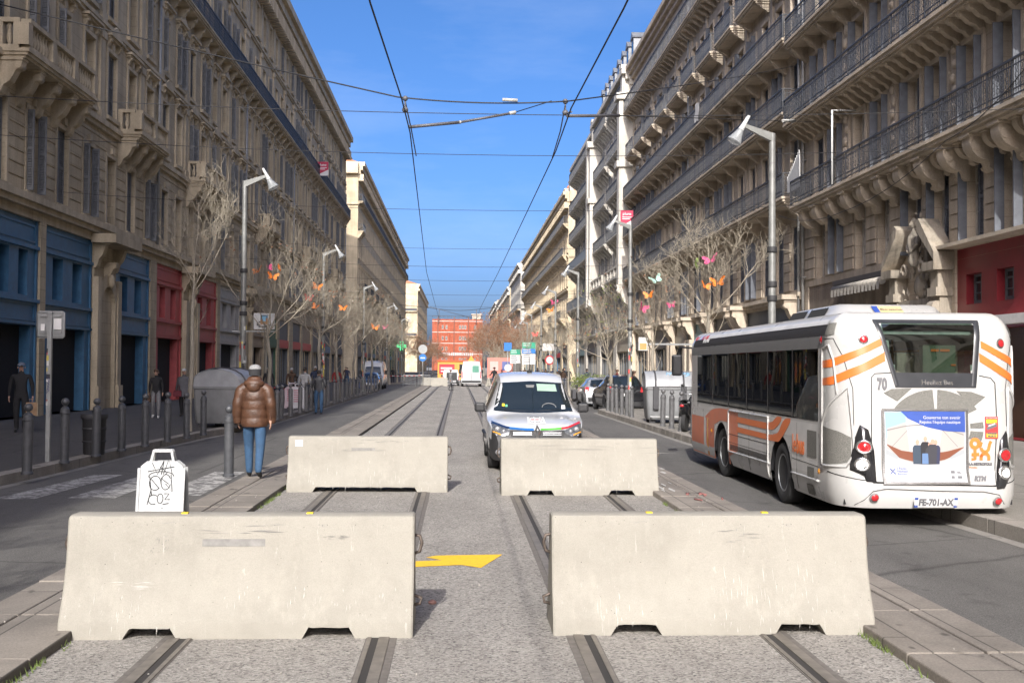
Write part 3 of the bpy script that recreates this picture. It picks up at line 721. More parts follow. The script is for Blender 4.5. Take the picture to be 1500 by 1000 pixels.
# oxblood shop
yl=lambda y,b=r1:-(y-b.location.y)
a,c=yl(30.6),yl(24.8)
mb=MB(); wallgrid(mb,a,c,.08,5.3,[(a+.55+q*1.75,a+1.45+q*1.75,3.7,4.55,.25) for q in range(3)]+[(a+.4,c-.3,.1,3.0,.5)],-.06,.3)
mb.box(-.06,.25,a,c,3.05,3.3,1); mb.box(-.04,.5,a-.6,c,5.32,5.42,2)
f=mb.build('shopfront',[M_redshop,mat('awning_white',(.6,.58,.55),.6),S_Rt],r1); tag(f,'oxblood red shopfront')
for q in range(3): link('window',win_mesh(.9,.85,0,M_frameD),f,(-.28,a+1.0+q*1.75,3.7))
mb=MB(); mb.quad((-.5,a+.4,.1),(-.5,c-.3,.1),(-.5,c-.3,3.0),(-.5,a+.4,3.0)); mb.build('door',mat('door_brown',(.09,.045,.025),.5),f)
# grey stucco shop with rolled awnings
a,c=yl(43.8),yl(34.8)
mb=MB(); wallgrid(mb,a,c,.08,5.2,[(a+.6,a+3.9,.1,3.1,.4),(a+4.6,c-.5,.1,3.1,.4)],-.05,.4)
f=mb.build('shopfront',S_stucco,r1); tag(f,'plain grey stucco shopfront')
mb=MB(); mb.quad((-.4,a+.6,.1),(-.4,c-.5,.1),(-.4,c-.5,3.1),(-.4,a+.6,3.1)); mb.build('window',M_pane,f)
M_awn=mat('awning_canvas',(.42,.39,.34),.8,0,.3,5)
mb=MB(); mb.box(-.05,.35,a+3.9,c-.3,4.95,5.12,1); mb.tube([(.32,a+4.0,4.8),(.32,c-.4,4.8)],.13,10); 
for q in range(14):
    y=lerp(a+4.0,c-.6,q/13); mb.quad((.44,y,4.8),(.44,y+.28,4.8),(.46,y+.26,4.5),(.46,y+.03,4.52))
mb.build('awning',[M_awn,M_door],f)
mb=MB(); mb.box(-.05,.5,a+4.0,c-.5,3.45,3.62); mb.tube([(.5,a+3.9,3.5),(.5,c-.45,3.5)],.11,10); mb.build('awning',mat('awning_pale',(.55,.52,.47),.7,0,.2,6),f)
# carved portal: two pilasters, broken pediment, bust and scrolls
y=yl(32.6); mb=MB()
for s in (-1,1):
    yy=y+s*1.55
    mb.box(0,.35,yy-.22,yy+.22,.08,4.0); mb.box(0,.45,yy-.28,yy+.28,.08,.9); mb.box(0,.5,yy-.3,yy+.3,4.0,4.25); mb.box(0,.42,yy-.24,yy+.24,4.25,4.75); mb.box(0,.62,yy-.4,yy+.4,4.75,5.0)
    for z,r_ in ((3.7,.17),(3.35,.13),(2.6,.14),(1.7,.15)): mb.tube([(.42,yy-.2,z),(.42,yy+.2,z)],r_,9); mb.sph((.47,yy,z-.2),(.12,.16,.2),7,5)
    mb.prism([(0,0),(0,.26),(-s*1.05,1.35),(-s*1.22,1.22),(-s*1.18,1.0)],lambda u,v,w_:(w_,yy+s*.4+u,5.0+v),.0,.62)
    for q in range(7):
        t=q/6*1.5*PI; 
    sp=[(.4,y+s*(.62+.22*math.cos(t)*(1-t/9)),4.9+.22*math.sin(t)*(1-t/9)) for t in [i*.5 for i in range(14)]]
    mb.tube(sp,.05,7)
    mb.box(0,.2,y+s*.5-.1,y+s*.5+.1,5.1,5.9)
mb.box(0,.3,y-1.3,y+1.3,3.62,4.0); mb.sph((.1,y,4.4),(.22,.34,.4),12,8); 
pts=[(1.2*math.cos(a_),2.5+1.1*math.sin(a_)) for a_ in [PI*i/12 for i in range(13)]]
for (u,v),(u2_,v2) in zip(pts,pts[1:]): mb.quad((.22,y+u,v),(.22,y+u2_,v2),(.22,y+u2_*1.12,v2+.14),(.22,y+u*1.12,v+.14)); mb.quad((.22,y+u,v),(.22,y+u2_,v2),(-.3,y+u2_,v2),(-.3,y+u,v))
rg_=random.Random(6)
for q in range(150):                       # carved leaf-work
    u,v=rg_.uniform(-1.15,1.15),rg_.uniform(3.7,6.7)
    if abs(u)>.35+.8*(6.9-v)/3: continue
    a=rg_.uniform(0,PI); d=Vector((.0,math.cos(a),math.sin(a)))*rg_.uniform(.08,.17); c=Vector((rg_.uniform(.05,.28),y+u,v)); e=Vector((rg_.uniform(.03,.09),0,0)); n_=Vector((0,-d.z,d.y))*.4
    mb.add([c-d,c+n_,c+d,c-n_,c+e],[[0,1,4],[1,2,4],[2,3,4],[3,0,4]])
p=mb.build('portal',stone('portal_stone',(.42,.37,.30),.5,2,9,1),r1,angle=40)
mb=MB(); mb.lathe([(.10,5.0),(.19,5.15),(.15,5.42),(.21,5.72),(.19,5.92),(.07,6.08),(.06,6.2)],(.35,y,0),12); mb.sph((.37,y,6.30),(.115,.10,.145),12,8); mb.sph((.34,y,6.36),(.125,.12,.12),10,6); mb.sph((.485,y,6.29),(.03,.025,.035),6,4)
for s in (-1,1): mb.tube([(.35,y+s*.18,5.88),(.42,y+s*.34,5.66),(.5,y+s*.12,5.45)],[.07,.06,.04],7)
mb.build('statue',stone('statue_stone',(.40,.36,.30),.55,2,9,1),p,angle=40)
mb=MB(); mb.box(-.32,-.28,y-1.2,y+1.2,.08,3.6); mb.build('door',M_door,p)
# R2: two apartment houses with four tiers of ironwork
FR2=[dict(zb=5.2,zt=7.9,w=1.0,style=None),dict(zb=9.1,zt=11.6,w=.98,style='plain'),dict(zb=12.6,zt=14.9,w=.98,style='plain'),dict(zb=15.7,zt=17.9,w=.98,style='plain'),dict(zb=19.1,zt=21.3,w=.98,style='plain'),dict(zb=22.9,zt=24.7,w=.9,style=None)]
M_teal=mat('shop_teal',(.16,.24,.25),.6,0,.2,3); M_gshop=mat('shop_dark_grey',(.11,.105,.105),.6,0,.25,3); M_cream=mat('shop_cream',(.42,.37,.29),.7,0,.2,3)
R2=[]
for k,(y0,y1,n) in enumerate(((44.4,66.4,10),(66.4,88.6,10))):
    shp=[gls(45,53.6,M_slate,M_slate),gls(55,60.5,M_gshop,M_gshop),gls(61.5,65.6,M_teal,M_teal)] if k==0 else [gls(67,71.5,M_cream,M_cream),gls(72.5,79,M_gshop,M_gshop),gls(80,87.5,M_cream,M_slate)]
    for q in shp: q['h']=4.6
    b,bl,L,rf=building('apartment_building',('grey stone apartment house with four tiers of wrought iron balconies behind the right lamp post','grey stone apartment house with iron balconies, next to the white house with tall shafts')[k],1,y0,y1,XR,26.6,S_R,S_Rt,rng_bays(y0,y1,n),FR2,shp,[(4.75,.3,.25)],(25.6,1.0,.7),rustic=(5.2,8.2),seed=22+k,shut=M_shutR,modes=('closed','closed','open','half','closed'),dent=0)
    for z in (9.0,12.5,15.6): balcony(b,-L+.02,L-.02,z,.92,'iron',S_Rt,M_iron,(2.2,.62,.26),rich=True)
    for q in range(n//2):
        yy=-L+2*L*(2*q+1)/n
        balcony(b,yy-1.75,yy+1.75,19.0,.8,'iron',S_Rt,M_iron,(3,.4,.2),rich=k==0)
    balcony(b,-L,L,22.75,.9,'iron',S_Rt,M_iron,(.9,.5,.2),rich=False)
    pipe(b,L-.2,.3,25.5)
    for q in range(0,n+1,2):
        mb=MB(); yy=min(max(-L+2*L*q/n,-L+.3),L-.3); mb.box(0,.1,yy-.2,yy+.2,9.2,22.5); mb.build('pilaster',S_Rt,b)
    for q in shp:
        for yv in q['y']:
            mb=MB(); yy=-(yv-(y0+y1)/2); yy=min(max(yy,-L+.5),L-.5)
            mb.box(0,.3,yy-.3,yy+.3,.08,3.6); mb.box(0,.4,yy-.38,yy+.38,.08,.8); console(mb,yy,4.75,.75,1.2,.5); mb.box(0,.85,yy-.4,yy+.4,4.752,4.95); mb.build('shop_pier',S_Rt,b)
    R2.append((b,L))
chimneys(rf,[-L+2,0,L-2],26.8,-2,S_W)
# R3: white house with tall shafts and mansard
FR3=[dict(zb=5.4,zt=8.2,w=1.0,style=None),dict(zb=9.9,zt=12.6,w=1.0,style='plain'),dict(zb=13.8,zt=16.2,w=1.0,style='plain'),dict(zb=17.4,zt=19.8,w=1.0,style='plain'),dict(zb=20.9,zt=23,w=.95,style='plain')]
b,bl,L,rf=building('apartment_building','white stone house with tall projecting shafts, carved balconies and slate mansard',1,88.7,110.5,XR,26.5,S_W,S_Wt,rng_bays(88.7,110.5,8),FR3,[gls(90,98,M_cream,M_cream),gls(100,109,M_gshop,M_gshop)],[(5,.35,.3),(9.1,.3,.3),(24,.3,.3)],(25.2,1.3,1.0),seed=26,modes=('closed','half','open'),roof='mansard',dent=.6)
for y in (-L+.9,L-.9):
    mb=MB()
    mb.box(0,1.15,y-.55,y+.55,8.7,24.6); mb.box(0,.9,y-.45,y+.45,24.6,26.6); mb.box(0,1.0,y-.55,y+.55,26.6,26.9); mb.box(0,1.4,y-.8,y+.8,24.0,24.5); console(mb,y,8.7,1.3,2.2,.9); mb.box(0,1.35,y-.75,y+.75,18.4,18.9)
    mb.build('shaft',S_Wt,b)
for z in (12.9+.4,17.0,20.5): 
    for a,c in ((-L+1.6,-.7),(.7,L-1.6)): balcony(b,a,c,z,.9,'iron',S_Wt,M_iron,(1.6,.8,.3),rich=False)
for a,c in ((-L+1.6,-.7),(.7,L-1.6)): balcony(b,a,c,9.5,1.1,'stone',S_Wt,None,(1.5,1.1,.35)); balcony(b,a,c,24.5,.9,'iron',S_Wt,M_iron,(1.2,.8,.25),rich=False)
for y in rng_bays(-L,L,8):
    mb=MB(); mb.box(-1.3,-.1,y-.55,y+.55,27,29.3,0); mb.prism([(-.7,0),(.7,0),(0,.6)],lambda u,v,q:(q,y+u,29.303+v),-1.6,0,0); mb.quad((-.09,y-.35,27.4),(-.09,y+.35,27.4),(-.09,y+.35,29),(-.09,y-.35,29),1); mb.build('dormer',[M_zinc,M_pane],rf)
b,bl,L,rf=building('apartment_building','pale house with grey metal panel balconies, right of the cross street',1,110.6,132,XR,26,S_W,S_Wt,rng_bays(110.6,132,8),FR3,[gls(112,121,M_gshop,M_slate),gls(123,131,M_teal,M_teal)],[(5,.35,.3)],(24.8,1.2,.9),seed=27,modes=('closed','half','open'),roof='mansard',dent=.6)
M_panel=mat('balcony_panel',(.23,.26,.28),.5,.1,.2,3)
for z in (8.6,13.2): balcony(b,-L+.2,L-1.2,z,1.2,'panel',S_Wt,M_panel,(3,1.0,.3))
for z in (17,20.5,24.2): balcony(b,-L+.2,L-1.2,z,1.0,'iron',S_Wt,M_iron,(1.6,.6,.25),rich=False)
mb=MB(); mb.box(0,1.25,L-1.1,L-.1,8,25); mb.build('shaft',S_Wt,b)
chimneys(rf,[L-2,-L+3],28,-2,S_W)
# R4: honey corner block, R5/R6 beyond
for k,(a,c) in enumerate(((141,188),(188,236))):
    b,bl,L,rf=building('corner_building' if k==0 else 'palace_building',('honey stone corner building across the side street, sunlit end wall and a row of chimneys','honey stone front continuing behind the right chimney row')[k],1,a,c,XR,24.8,S_Y,S_Yt,rng_bays(a,c,17),[dict(zb=4.9,zt=6.9,w=1.0,style=None),dict(zb=8.6,zt=10.8,w=1,style='plain'),dict(zb=12.6,zt=14.9,w=1,style='cornice'),dict(zb=17,zt=19.2,w=1,style='plain'),dict(zb=21,zt=22.8,w=1,style=None)],[gls(a+2+q*9.2,a+9+q*9.2,(M_gshop,M_blue,M_cream,M_slate,M_teal)[q],(M_slate,M_signred,M_blue,M_slate,M_cream)[q]) for q in range(5)],[(7.6,.35,.3),(11.8,.3,.25),(16.2,.3,.3)],(23.4,1.4,.8),detail=False,seed=50+k)
    balcony(b,-L,L,20.6,.8,'iron',S_Yt,M_iron,(2,.5,.2),rich=False); balcony(b,-L,L-1,16.6,.8,'iron',S_Yt,M_iron,(2,.7,.25),rich=False)
    chimneys(rf,[L-2.5-q*7.5 for q in range(6)],25.3,-1.6,S_W,2.4)
    for q in range(3): balcony(b,L-6-q*14,L-1-q*14,8.3,1.1,'iron',S_Yt,M_iron,(2,1.0,.35),rich=False)
    if k==0:
        mb=MB()
        for z,h,d in ((7.6,.35,.3),(11.8,.3,.2),(16.2,.3,.3),(23.4,1.4,.8)): mb.box(-14,0,L,L+d,z,z+h)
        mb.box(-1,.1,L,L+.15,.1,23.3); mb.build('end_moulding',S_Yt,b)
        for z in (8.6,12.6,17):
            for x in (-3.5,-7,-10.5): window(b,L+.03,z,1.0,2.2,x=x,rz=PI/2,detail=False)
for k,(a,c,h) in enumerate(((252,300,28.5),(306,400,27),(410,500,29))):
    b,bl,L,rf=building('corner_building',('white house with tall chimneys and shuttered windows beyond the honey corner block','pale front farther down the right side behind the brown-leaved trees','last pale front on the right before the red building')[k],1,a,c,XR,h-2,S_W if k==0 else S_Y,S_Wt,rng_bays(a,c,16),[dict(zb=z,zt=z+2.2,w=1,style=None) for z in (8,12,16,20)],[],[(7,.4,.3),(15,.3,.3)],(h-4,1.5,.8),detail=False,seed=60+k)
    balcony(b,-L,L,15.4,.8,'iron',S_Yt,M_iron,None,rich=False)
    if k==0:
        chimneys(rf,[L-2],27,-4,S_W,4,5)
        for z in (8,12,16,20,):
            for x in (-1.6,-4.4,-8,-11): window(b,L+.03,z,1.2,2.4,x=x,rz=PI/2,detail=False)
        for z in (11.6,15.5,19.6):
            mb=MB(); mb.box(-14,0,L,L+.7,z,z+.2); o=mb.build('balcony',S_Wt,b); mb=MB()
            for q in range(60): mb.box(-13.9+q*.235,-13.87+q*.235,L+.64,L+.67,z+.2,z+1.15)
            mb.box(-14,0,L+.62,L+.69,z+1.15,z+1.2); mb.build('railing',M_iron,o)
# buildings behind and beside the camera (they shade the left pavement and stand in the reflections)
b,bl,L,rf=building('palace_building','brown stone palace front beside the camera on the left',-1,-60,32.8,XL,30.3,S_L,S_Lt,rng_bays(-60,32.8,16),FL(('plain','plain'))[:4],[],STR,(28.5,1.8,.95),detail=False,seed=71)
b,bl,L,rf=building('apartment_building','grey stone apartment building beside the camera on the right',1,-60,24.1,XR,26,S_R,S_Rt,rng_bays(-60,24.1,18),[dict(f,zb=7.6,zt=8.9) if k==0 else f for k,f in enumerate(FR2)],[gls(-58+q*9.1,-50.5+q*9.1,(M_slate,M_cream,M_gshop)[q%3],(M_slate,M_teal,M_gshop)[q%3]) for q in range(9)],[(6.9,.3,.25)],(25,1,.7),detail=False,seed=72)
# the red building closing the street
rb=thing('red_building','red brick building closing the far end of the street, with white bands','building',(0,575,0))
mb=MB(); wallm=stone('red_brick',(.38,.10,.055),.3,2,.5,.9)
mb.box(-14,12.5,0,20,-.2,27,0); mb.build('wall',wallm,rb)
mb=MB()
for z in (8.6,14.2,20.0,25.8): mb.box(-14,12.5,-.15,0,z,z+.22)
for x in (-11,-2.5,5): mb.box(x-.25,x+.25,-.2,-.002,0,28,1)
mb.build('band',[mat('white_band',(.62,.58,.54),.8),mat('brown_band',(.14,.06,.04),.8)],rb)
for z in (4.5,10.5,16,21.8):
    for x in (-8.5,-6.5,.6,2.0,3.4,8.5):
        o=link('window',win_mesh(1.0,2.0),rb,(x,-.06,z),-PI/2)
mb=MB(); mb.box(-9,8,-.4,-.16,7.9,8.1); mb.box(-9,8,-.4,-.16,9.2,9.4)
for x in range(-9,8): mb.box(x,x+.35,-.38,-.18,8.1,9.2)
mb.build('parapet_grille',mat('white_lattice',(.55,.5,.48),.8),rb)
mb=MB()
for x in range(-14,13,2): mb.box(x,x+.12,.2,.3,27,28.6)
mb.box(-14,12.5,.2,.3,28.4,28.6); mb.box(7,11.5,3,12,27,29.5,1); mb.box(6.5,12,2.5,12.5,29.5,30,1); mb.build('roof_railing',[M_iron,M_cream],rb)
# ------------------------------------------------------------------ concrete barriers
def concrete(name):
    t=NT(name); c=(.325,.308,.268)
    b=t.mix(c,(.28,.265,.23),t.ramp(t.noise(2.2,6,.7),[(.42,0),(.68,1)]))
    b=t.mix(b,(.35,.33,.285),t.ramp(t.noise(5,5,.7,stretch=(1,1,.35)),[(.55,0),(.72,1)]))
    b=t.mix(b,(.41,.395,.355),t.ramp(t.noise(16,4,.8,stretch=(1.6,1,.12)),[(.63,0),(.70,.8)]))      # vertical scrapes
    b=t.mix(b,(.25,.24,.225),t.ramp(t.noise(3.2,5,.75,stretch=(.45,1,2.4)),[(.66,0),(.74,.7)]))      # grey rubs
    v=t.node('ShaderNodeTexVoronoi'); v.inputs['Scale'].default_value=26; t.l(t.coord(),v.inputs['Vector'])
    pores=t.ramp(v.outputs['Distance'],[(.05,.3),(.10,1)])
    s=t.node('ShaderNodeSeparateColor'); t.l(v.outputs['Color'],s.inputs[0])
    keep=t.ramp(s.outputs[1],[(.72,0),(.75,1)])
    b=t.mix(b,pores,keep,'MULTIPLY')
    b=t.mix(b,t.ramp(t.noise(140,2),[(.3,.92),(.7,1.06)]),1,'MULTIPLY')
    t.base(b); t.b.inputs['Roughness'].default_value=.9; t.b.inputs['Specular IOR Level'].default_value=.2
    t.bump(t.mix(t.noise(28,6,.75),pores,.4),.35,.02); return t.mat
M_conc=concrete('cast_concrete'); M_hook=mat('rusty_steel',(.16,.13,.11),.6,.7,.4,30); M_tagy=mat('yellow_tag',(.75,.55,.03),.6); M_sticker=mat('paper_white',(.75,.74,.72),.7); M_rub=mat('rub_mark',(.235,.228,.215),.9,0,.35,9)
def barrier(label,loc,rz,L,notches,h=.81,seed=0,rubs=(),sticker=None):
    b=thing('concrete_barrier',label,'barrier',loc,R(rz),'concrete barriers blocking the tram tracks')
    rg=random.Random(seed); N=.075
    half=[(.30,0),(.30,.1),(.285,.135),(.235,.24),(.19,.36),(.155,.5),(.135,.64),(.12,h-.03),(.11,h-.008),(.085,h)]
    xs=set()
    def add(x): xs.add(round(x,4))
    k=int(L/.06)
    for i in range(k+1): add(-L/2+.012+(L-.024)*i/k)
    for a,c in notches:
        for q in (a,a+.045,c-.045,c): add(q)
    add(-L/2); add(L/2)
    def zb(x):
        for a,c in notches:
            if a<x<c: return N*min(1,(x-a)/.045,(c-x)/.045)
        return 0
    secs=[]
    for x in sorted(xs):
        e=.012 if abs(abs(x)-L/2)<.001 else 0; z0=zb(x)
        row=[]
        for y,z in half:
            zz=max(z,z0) if z<.11 else z
            j=rg.uniform(-.004,.004) if (z<.02 and z0>0) else rg.uniform(-.0012,.0012)
            row.append((x,-(y-e*.8),zz+j*(1 if z<.2 else .3)-(e*.8 if z>h-.1 else 0)))
        secs.append(row+[(p[0],-p[1],p[2]) for p in row[::-1]])
    mb=MB(); mb.loft(secs,0,True,True,True)
    mb.build('body',M_conc,b,angle=32)
    for s in (-1,1):
        mb=MB(); mb.tube([(s*(L/2-.02),0,.52),(s*(L/2+.035),0,.54),(s*(L/2+.05),0,.6),(s*(L/2+.035),0,.65),(s*(L/2-.02),0,.66)],.012,7); mb.build('hook',M_hook,b)
        mb=MB(); mb.tube([(s*(L/2-.02),0,.16),(s*(L/2+.04),.0,.17),(s*(L/2+.05),.0,.21),(s*(L/2-.02),0,.24)],.012,7); mb.build('hook',M_hook,b)
    return b
def face_y(z,h=.81):
    half=[(.30,0),(.30,.1),(.285,.135),(.235,.24),(.19,.36),(.155,.5),(.135,.64),(.12,h-.03)]
    for (y0,z0),(y1,z1) in zip(half,half[1:]):
        if z0<=z<=z1: return -lerp(y0,y1,(z-z0)/(z1-z0))
    return -.12
def facedecal(b,name,pts,m,n=6,grow=.0025):
    """thin skin that follows the barrier's front face; pts = (x0,x1,z0,z1) rectangles"""
    mb=MB()
    for x0,x1,z0,z1 in pts:
        mb.loft([[(x0,face_y(lerp(z0,z1,i/n))-grow,lerp(z0,z1,i/n)) for i in range(n+1)],[(x1,face_y(lerp(z0,z1,i/n))-grow,lerp(z0,z1,i/n)) for i in range(n+1)]])
    return mb.build(name,m,b)
def scribble(b,name,m,spots,seed):
    rg=random.Random(seed); mb=MB()
    for (x0,x1,z0,z1,n,vert,w_) in spots:
        for i in range(n):
            x,z=rg.uniform(x0,x1),rg.uniform(z0,z1); l=rg.uniform(.3,1)
            if vert: a=(x,z); c=(x+rg.uniform(-.006,.006),z-l*(z1-z0)*.5)
            else: a=(x,z); c=(x+l*(x1-x0)*.4,z+rg.uniform(-.006,.006))
            w=rg.uniform(.3,1)*w_
            d=(0,w) if not vert else (w,0)
            P=lambda u,v:(u,face_y(max(v,.012))-.0022,max(v,.012))
            mid=((a[0]+c[0])/2,(a[1]+c[1])/2)
            mb.add([P(*a),P(mid[0]+d[0],mid[1]+d[1]),P(*c),P(mid[0]-d[0]*.3,mid[1]-d[1]*.3)],[[0,1,2,3]])
    return mb.build(name,m,b)
def toptag(b,xs,h=.81):
    for x in xs:
        mb=MB(); mb.box(x-.022,x+.022,-.04,.01,h-.002,h+.008); mb.build('tag',M_tagy,b)
M_scr=mat('scrape_white',(.42,.405,.37),.9,0,.2,30)
bA=barrier('left of the two nearest concrete barriers, with grey rubber marks and a rectangular smear',(-1.49,7.82,0),.2,2.38,[(-.76,-.40),(.44,.80)],seed=1)
facedecal(bA,'rub_mark',[(-.27,.16,.60,.65)],M_rub); scribble(bA,'scrape',M_rub,[(-.34,.2,.69,.75,10,0,.006),(-.6,-.5,.62,.68,12,1,.006),(-.62,-.5,.56,.6,8,1,.006),(.55,.72,.65,.67,14,0,.004)],5)
scribble(bA,'scrape',M_scr,[(-1.0,-.6,.3,.38,10,0,.007),(-.1,1.1,.22,.34,26,1,.006),(-1.0,-.5,.1,.3,14,1,.006)],6); toptag(bA,(-.42,.45))
bB=barrier('right of the two nearest concrete barriers, with pale vertical scrapes',(1.80,7.86,0),-.4,2.26,[(-.73,-.37),(.42,.78)],seed=2)
scribble(bB,'scrape',M_scr,[(.05,.75,.25,.48,40,1,.006),(-.85,-.5,.1,.3,14,1,.007),(-.05,.8,.05,.2,24,1,.005)],7); scribble(bB,'scrape',M_rub,[(.02,.4,.62,.70,9,0,.006),(.18,.25,.68,.75,4,1,.006)],8); toptag(bB,(-.42,.42))
bC=barrier('left concrete barrier of the farther pair, with a small white sticker',(-1.33,16.5,0),0,2.36,[(-.80,.74)],seed=3)
facedecal(bC,'sticker',[(-1.08,-.97,.66,.75)],M_sticker); facedecal(bC,'rub_mark',[(-.25,.1,.6,.64)],M_rub); scribble(bC,'scrape',M_scr,[(-.9,.9,.1,.4,40,1,.007)],9); scribble(bC,'scrape',M_rub,[(-.3,.4,.7,.76,10,0,.006),(-.5,.3,.58,.64,10,0,.006)],10)
bD=barrier('right concrete barrier of the farther pair, in front of the white van',(1.78,16.12,0),.6,2.3,[(-.78,-.38),(.4,.8)],seed=4)
scribble(bD,'scrape',M_scr,[(-.6,.9,.1,.36,40,1,.007)],11); scribble(bD,'scrape',M_rub,[(-.9,1.0,.6,.75,12,0,.004)],12)
mb=MB(); mb.lathe([(.0,0),(.03,.004),(.034,.02),(.012,.034)],(-.19,8.6,0),8,0); tag(mb.build('pebble',mat('pinkish_stone',(.32,.18,.15),.9)),'pinkish pebble in the shadow beside the left near barrier','stone')
# ------------------------------------------------------------------ folding A-frame sign with graffiti
def a_frame(label,loc,rz,w,h,m,scrawl=None):
    t_=thing('a_frame_sign',label,'sign',loc,R(rz))
    def board(nm,s):
        mb=MB(); sl=lambda z:s*(-.20+.17*z/h)
        pr=[(-w/2,.0),(-w/2+.04,h*.80),(-w*.30,h*.86),(-w*.2,h),(w*.2,h),(w*.3,h*.86),(w/2-.04,h*.80),(w/2,0),(w/2-.1,0),(w/2-.13,.05),(-w/2+.13,.05),(-w/2+.1,0)]
        # carrying slot: leave a gap below the top bar
        P=lambda u,v,q:(u,sl(v)+q,v)
        body=[p for p in pr if p[1]<h*.87]
        mb.prism(body,P,-.012,.012)
        for a in (-w*.25,w*.25-.03): mb.box(0,1,0,1,0,1) if False else mb.prism([(a,h*.858),(a+.03,h*.858),(a+.03+(.02 if a<0 else -.02),h-.03),(a+(.02 if a<0 else -.02),h-.03)],P,-.012,.012)
        mb.prism([(-w*.22,h-.032),(w*.22,h-.032),(w*.19,h),(-w*.19,h)],P,-.014,.014)
        for a in (-w/2+.012,w/2-.042): mb.prism([(a,.05),(a+.03,.05),(a+.03,h*.78),(a,h*.78)],P,-.022,-.012)
        return mb.build(nm,m,t_,bev=.004),sl
    f,sl=board('front_board',1); board('rear_board',-1)
    return t_,f,sl
M_plw=mat('white_plastic',(.36,.37,.37),.45,0,.15,8); M_ink=mat('marker_black',(.015,.015,.017),.6)
sg,fb,sl=a_frame('white plastic A-frame sign with black graffiti behind the left near barrier',(-3.15,11.9,.07),3,.52,.88,M_plw)
mb=MB(); rg=random.Random(5)
def stroke(pts,w=.004):
    P=[(u,sl(v)-.016,v) for u,v in pts]; mb.tube(P,w,5)
def arc(cx,cz,rx,rz,a0,a1,n=12): stroke([(cx+rx*math.cos(lerp(a0,a1,i/n)),cz+rz*math.sin(lerp(a0,a1,i/n))) for i in range(n+1)])
stroke([(-.1,.74),(-.04,.62),(.02,.76)]); stroke([(.02,.76),(.0,.62)]); stroke([(.02,.62),(.07,.78),(.11,.63)]); stroke([(-.14,.65),(.13,.70)])
arc(-.06,.53,.06,.075,0,5.6); arc(.05,.54,.05,.08,.5,6); arc(0,.6,.13,.05,0,3.3); stroke([(-.12,.60),(-.09,.40)]); stroke([(.10,.62),(.12,.44),(.05,.52)])
arc(-.07,.36,.05,.05,.8,5.2); arc(.0,.37,.03,.05,0,6.2); stroke([(.04,.42),(.09,.42),(.05,.36),(.1,.36)]); stroke([(-.13,.31),(-.1,.45)]); stroke([(.03,.31),(.09,.32)]); stroke([(.02,.27),(.03,.27)])
stroke([(-.02,.70),(.06,.64),(.0,.58),(.08,.52)]); stroke([(-.1,.57),(-.02,.48)])
mb.build('graffiti',M_ink,fb)
# ------------------------------------------------------------------ bollards
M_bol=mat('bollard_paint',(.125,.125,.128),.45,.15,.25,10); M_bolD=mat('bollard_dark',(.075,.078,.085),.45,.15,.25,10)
def bollard_mesh(m):
    mb=MB(); mb.lathe([(.095,0),(.095,.03),(.078,.05),(.078,.86),(.086,.87),(.086,.9),(.078,.91),(.076,.955),(.05,.985),(.028,1.0),(.028,1.015),(.05,1.03),(.066,1.055),(.07,1.08),(.062,1.11),(.04,1.135),(.012,1.145)],(0,0,0),16,0)
    return mb.mesh('bollard',m,35)
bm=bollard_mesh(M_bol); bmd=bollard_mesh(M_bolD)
def bollard(x,y,me,label,group,tilt=0,s=1):
    o=link('bollard',me,None,(x,y,.075),random.uniform(0,6)); o.rotation_euler.x=R(tilt); o.scale=(1,1,s); return tag(o,label,'bollard',group)
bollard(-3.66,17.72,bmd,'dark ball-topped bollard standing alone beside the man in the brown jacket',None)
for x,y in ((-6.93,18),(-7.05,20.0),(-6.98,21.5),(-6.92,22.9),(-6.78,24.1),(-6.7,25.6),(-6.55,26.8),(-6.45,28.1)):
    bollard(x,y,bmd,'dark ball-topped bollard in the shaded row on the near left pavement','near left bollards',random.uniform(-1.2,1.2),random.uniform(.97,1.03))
for i,y in enumerate((36.05,37.2,39.0,41.3,43.2,44.6,47,48.6,50.5,52.5,54,56,58.5,60.5,62.6,65,67.4,70,72.4,75,78,81,83.5)):
    bollard(-5.93+random.uniform(-.05,.03),y,bm,'grey ball-topped bollard in the long sunlit row on the left kerb','left kerb bollards',random.uniform(-1.5,1.5))
for x,y in ((6.27,28.95),(6.27,30.5),(6.27,31.9),(6.27,33.3)):
    bollard(x,y,bm,'grey ball-topped bollard in front of the right-hand rubbish container','right bollards by the container',random.uniform(-2,2))
for x,y in ((6.25,39.2),(6.25,40.3),(6.24,41.5),(6.22,42.7),(6.22,44.0),(6.24,45.4)):
    bollard(x,y,bm,'grey ball-topped bollard in the row beside the black car','right bollards by the black car',random.uniform(-1.5,1.5))
for i in range(10): bollard(6.5,66+i*1.9,bm,'grey bollard in the farther row on the right kerb','farther right bollards')
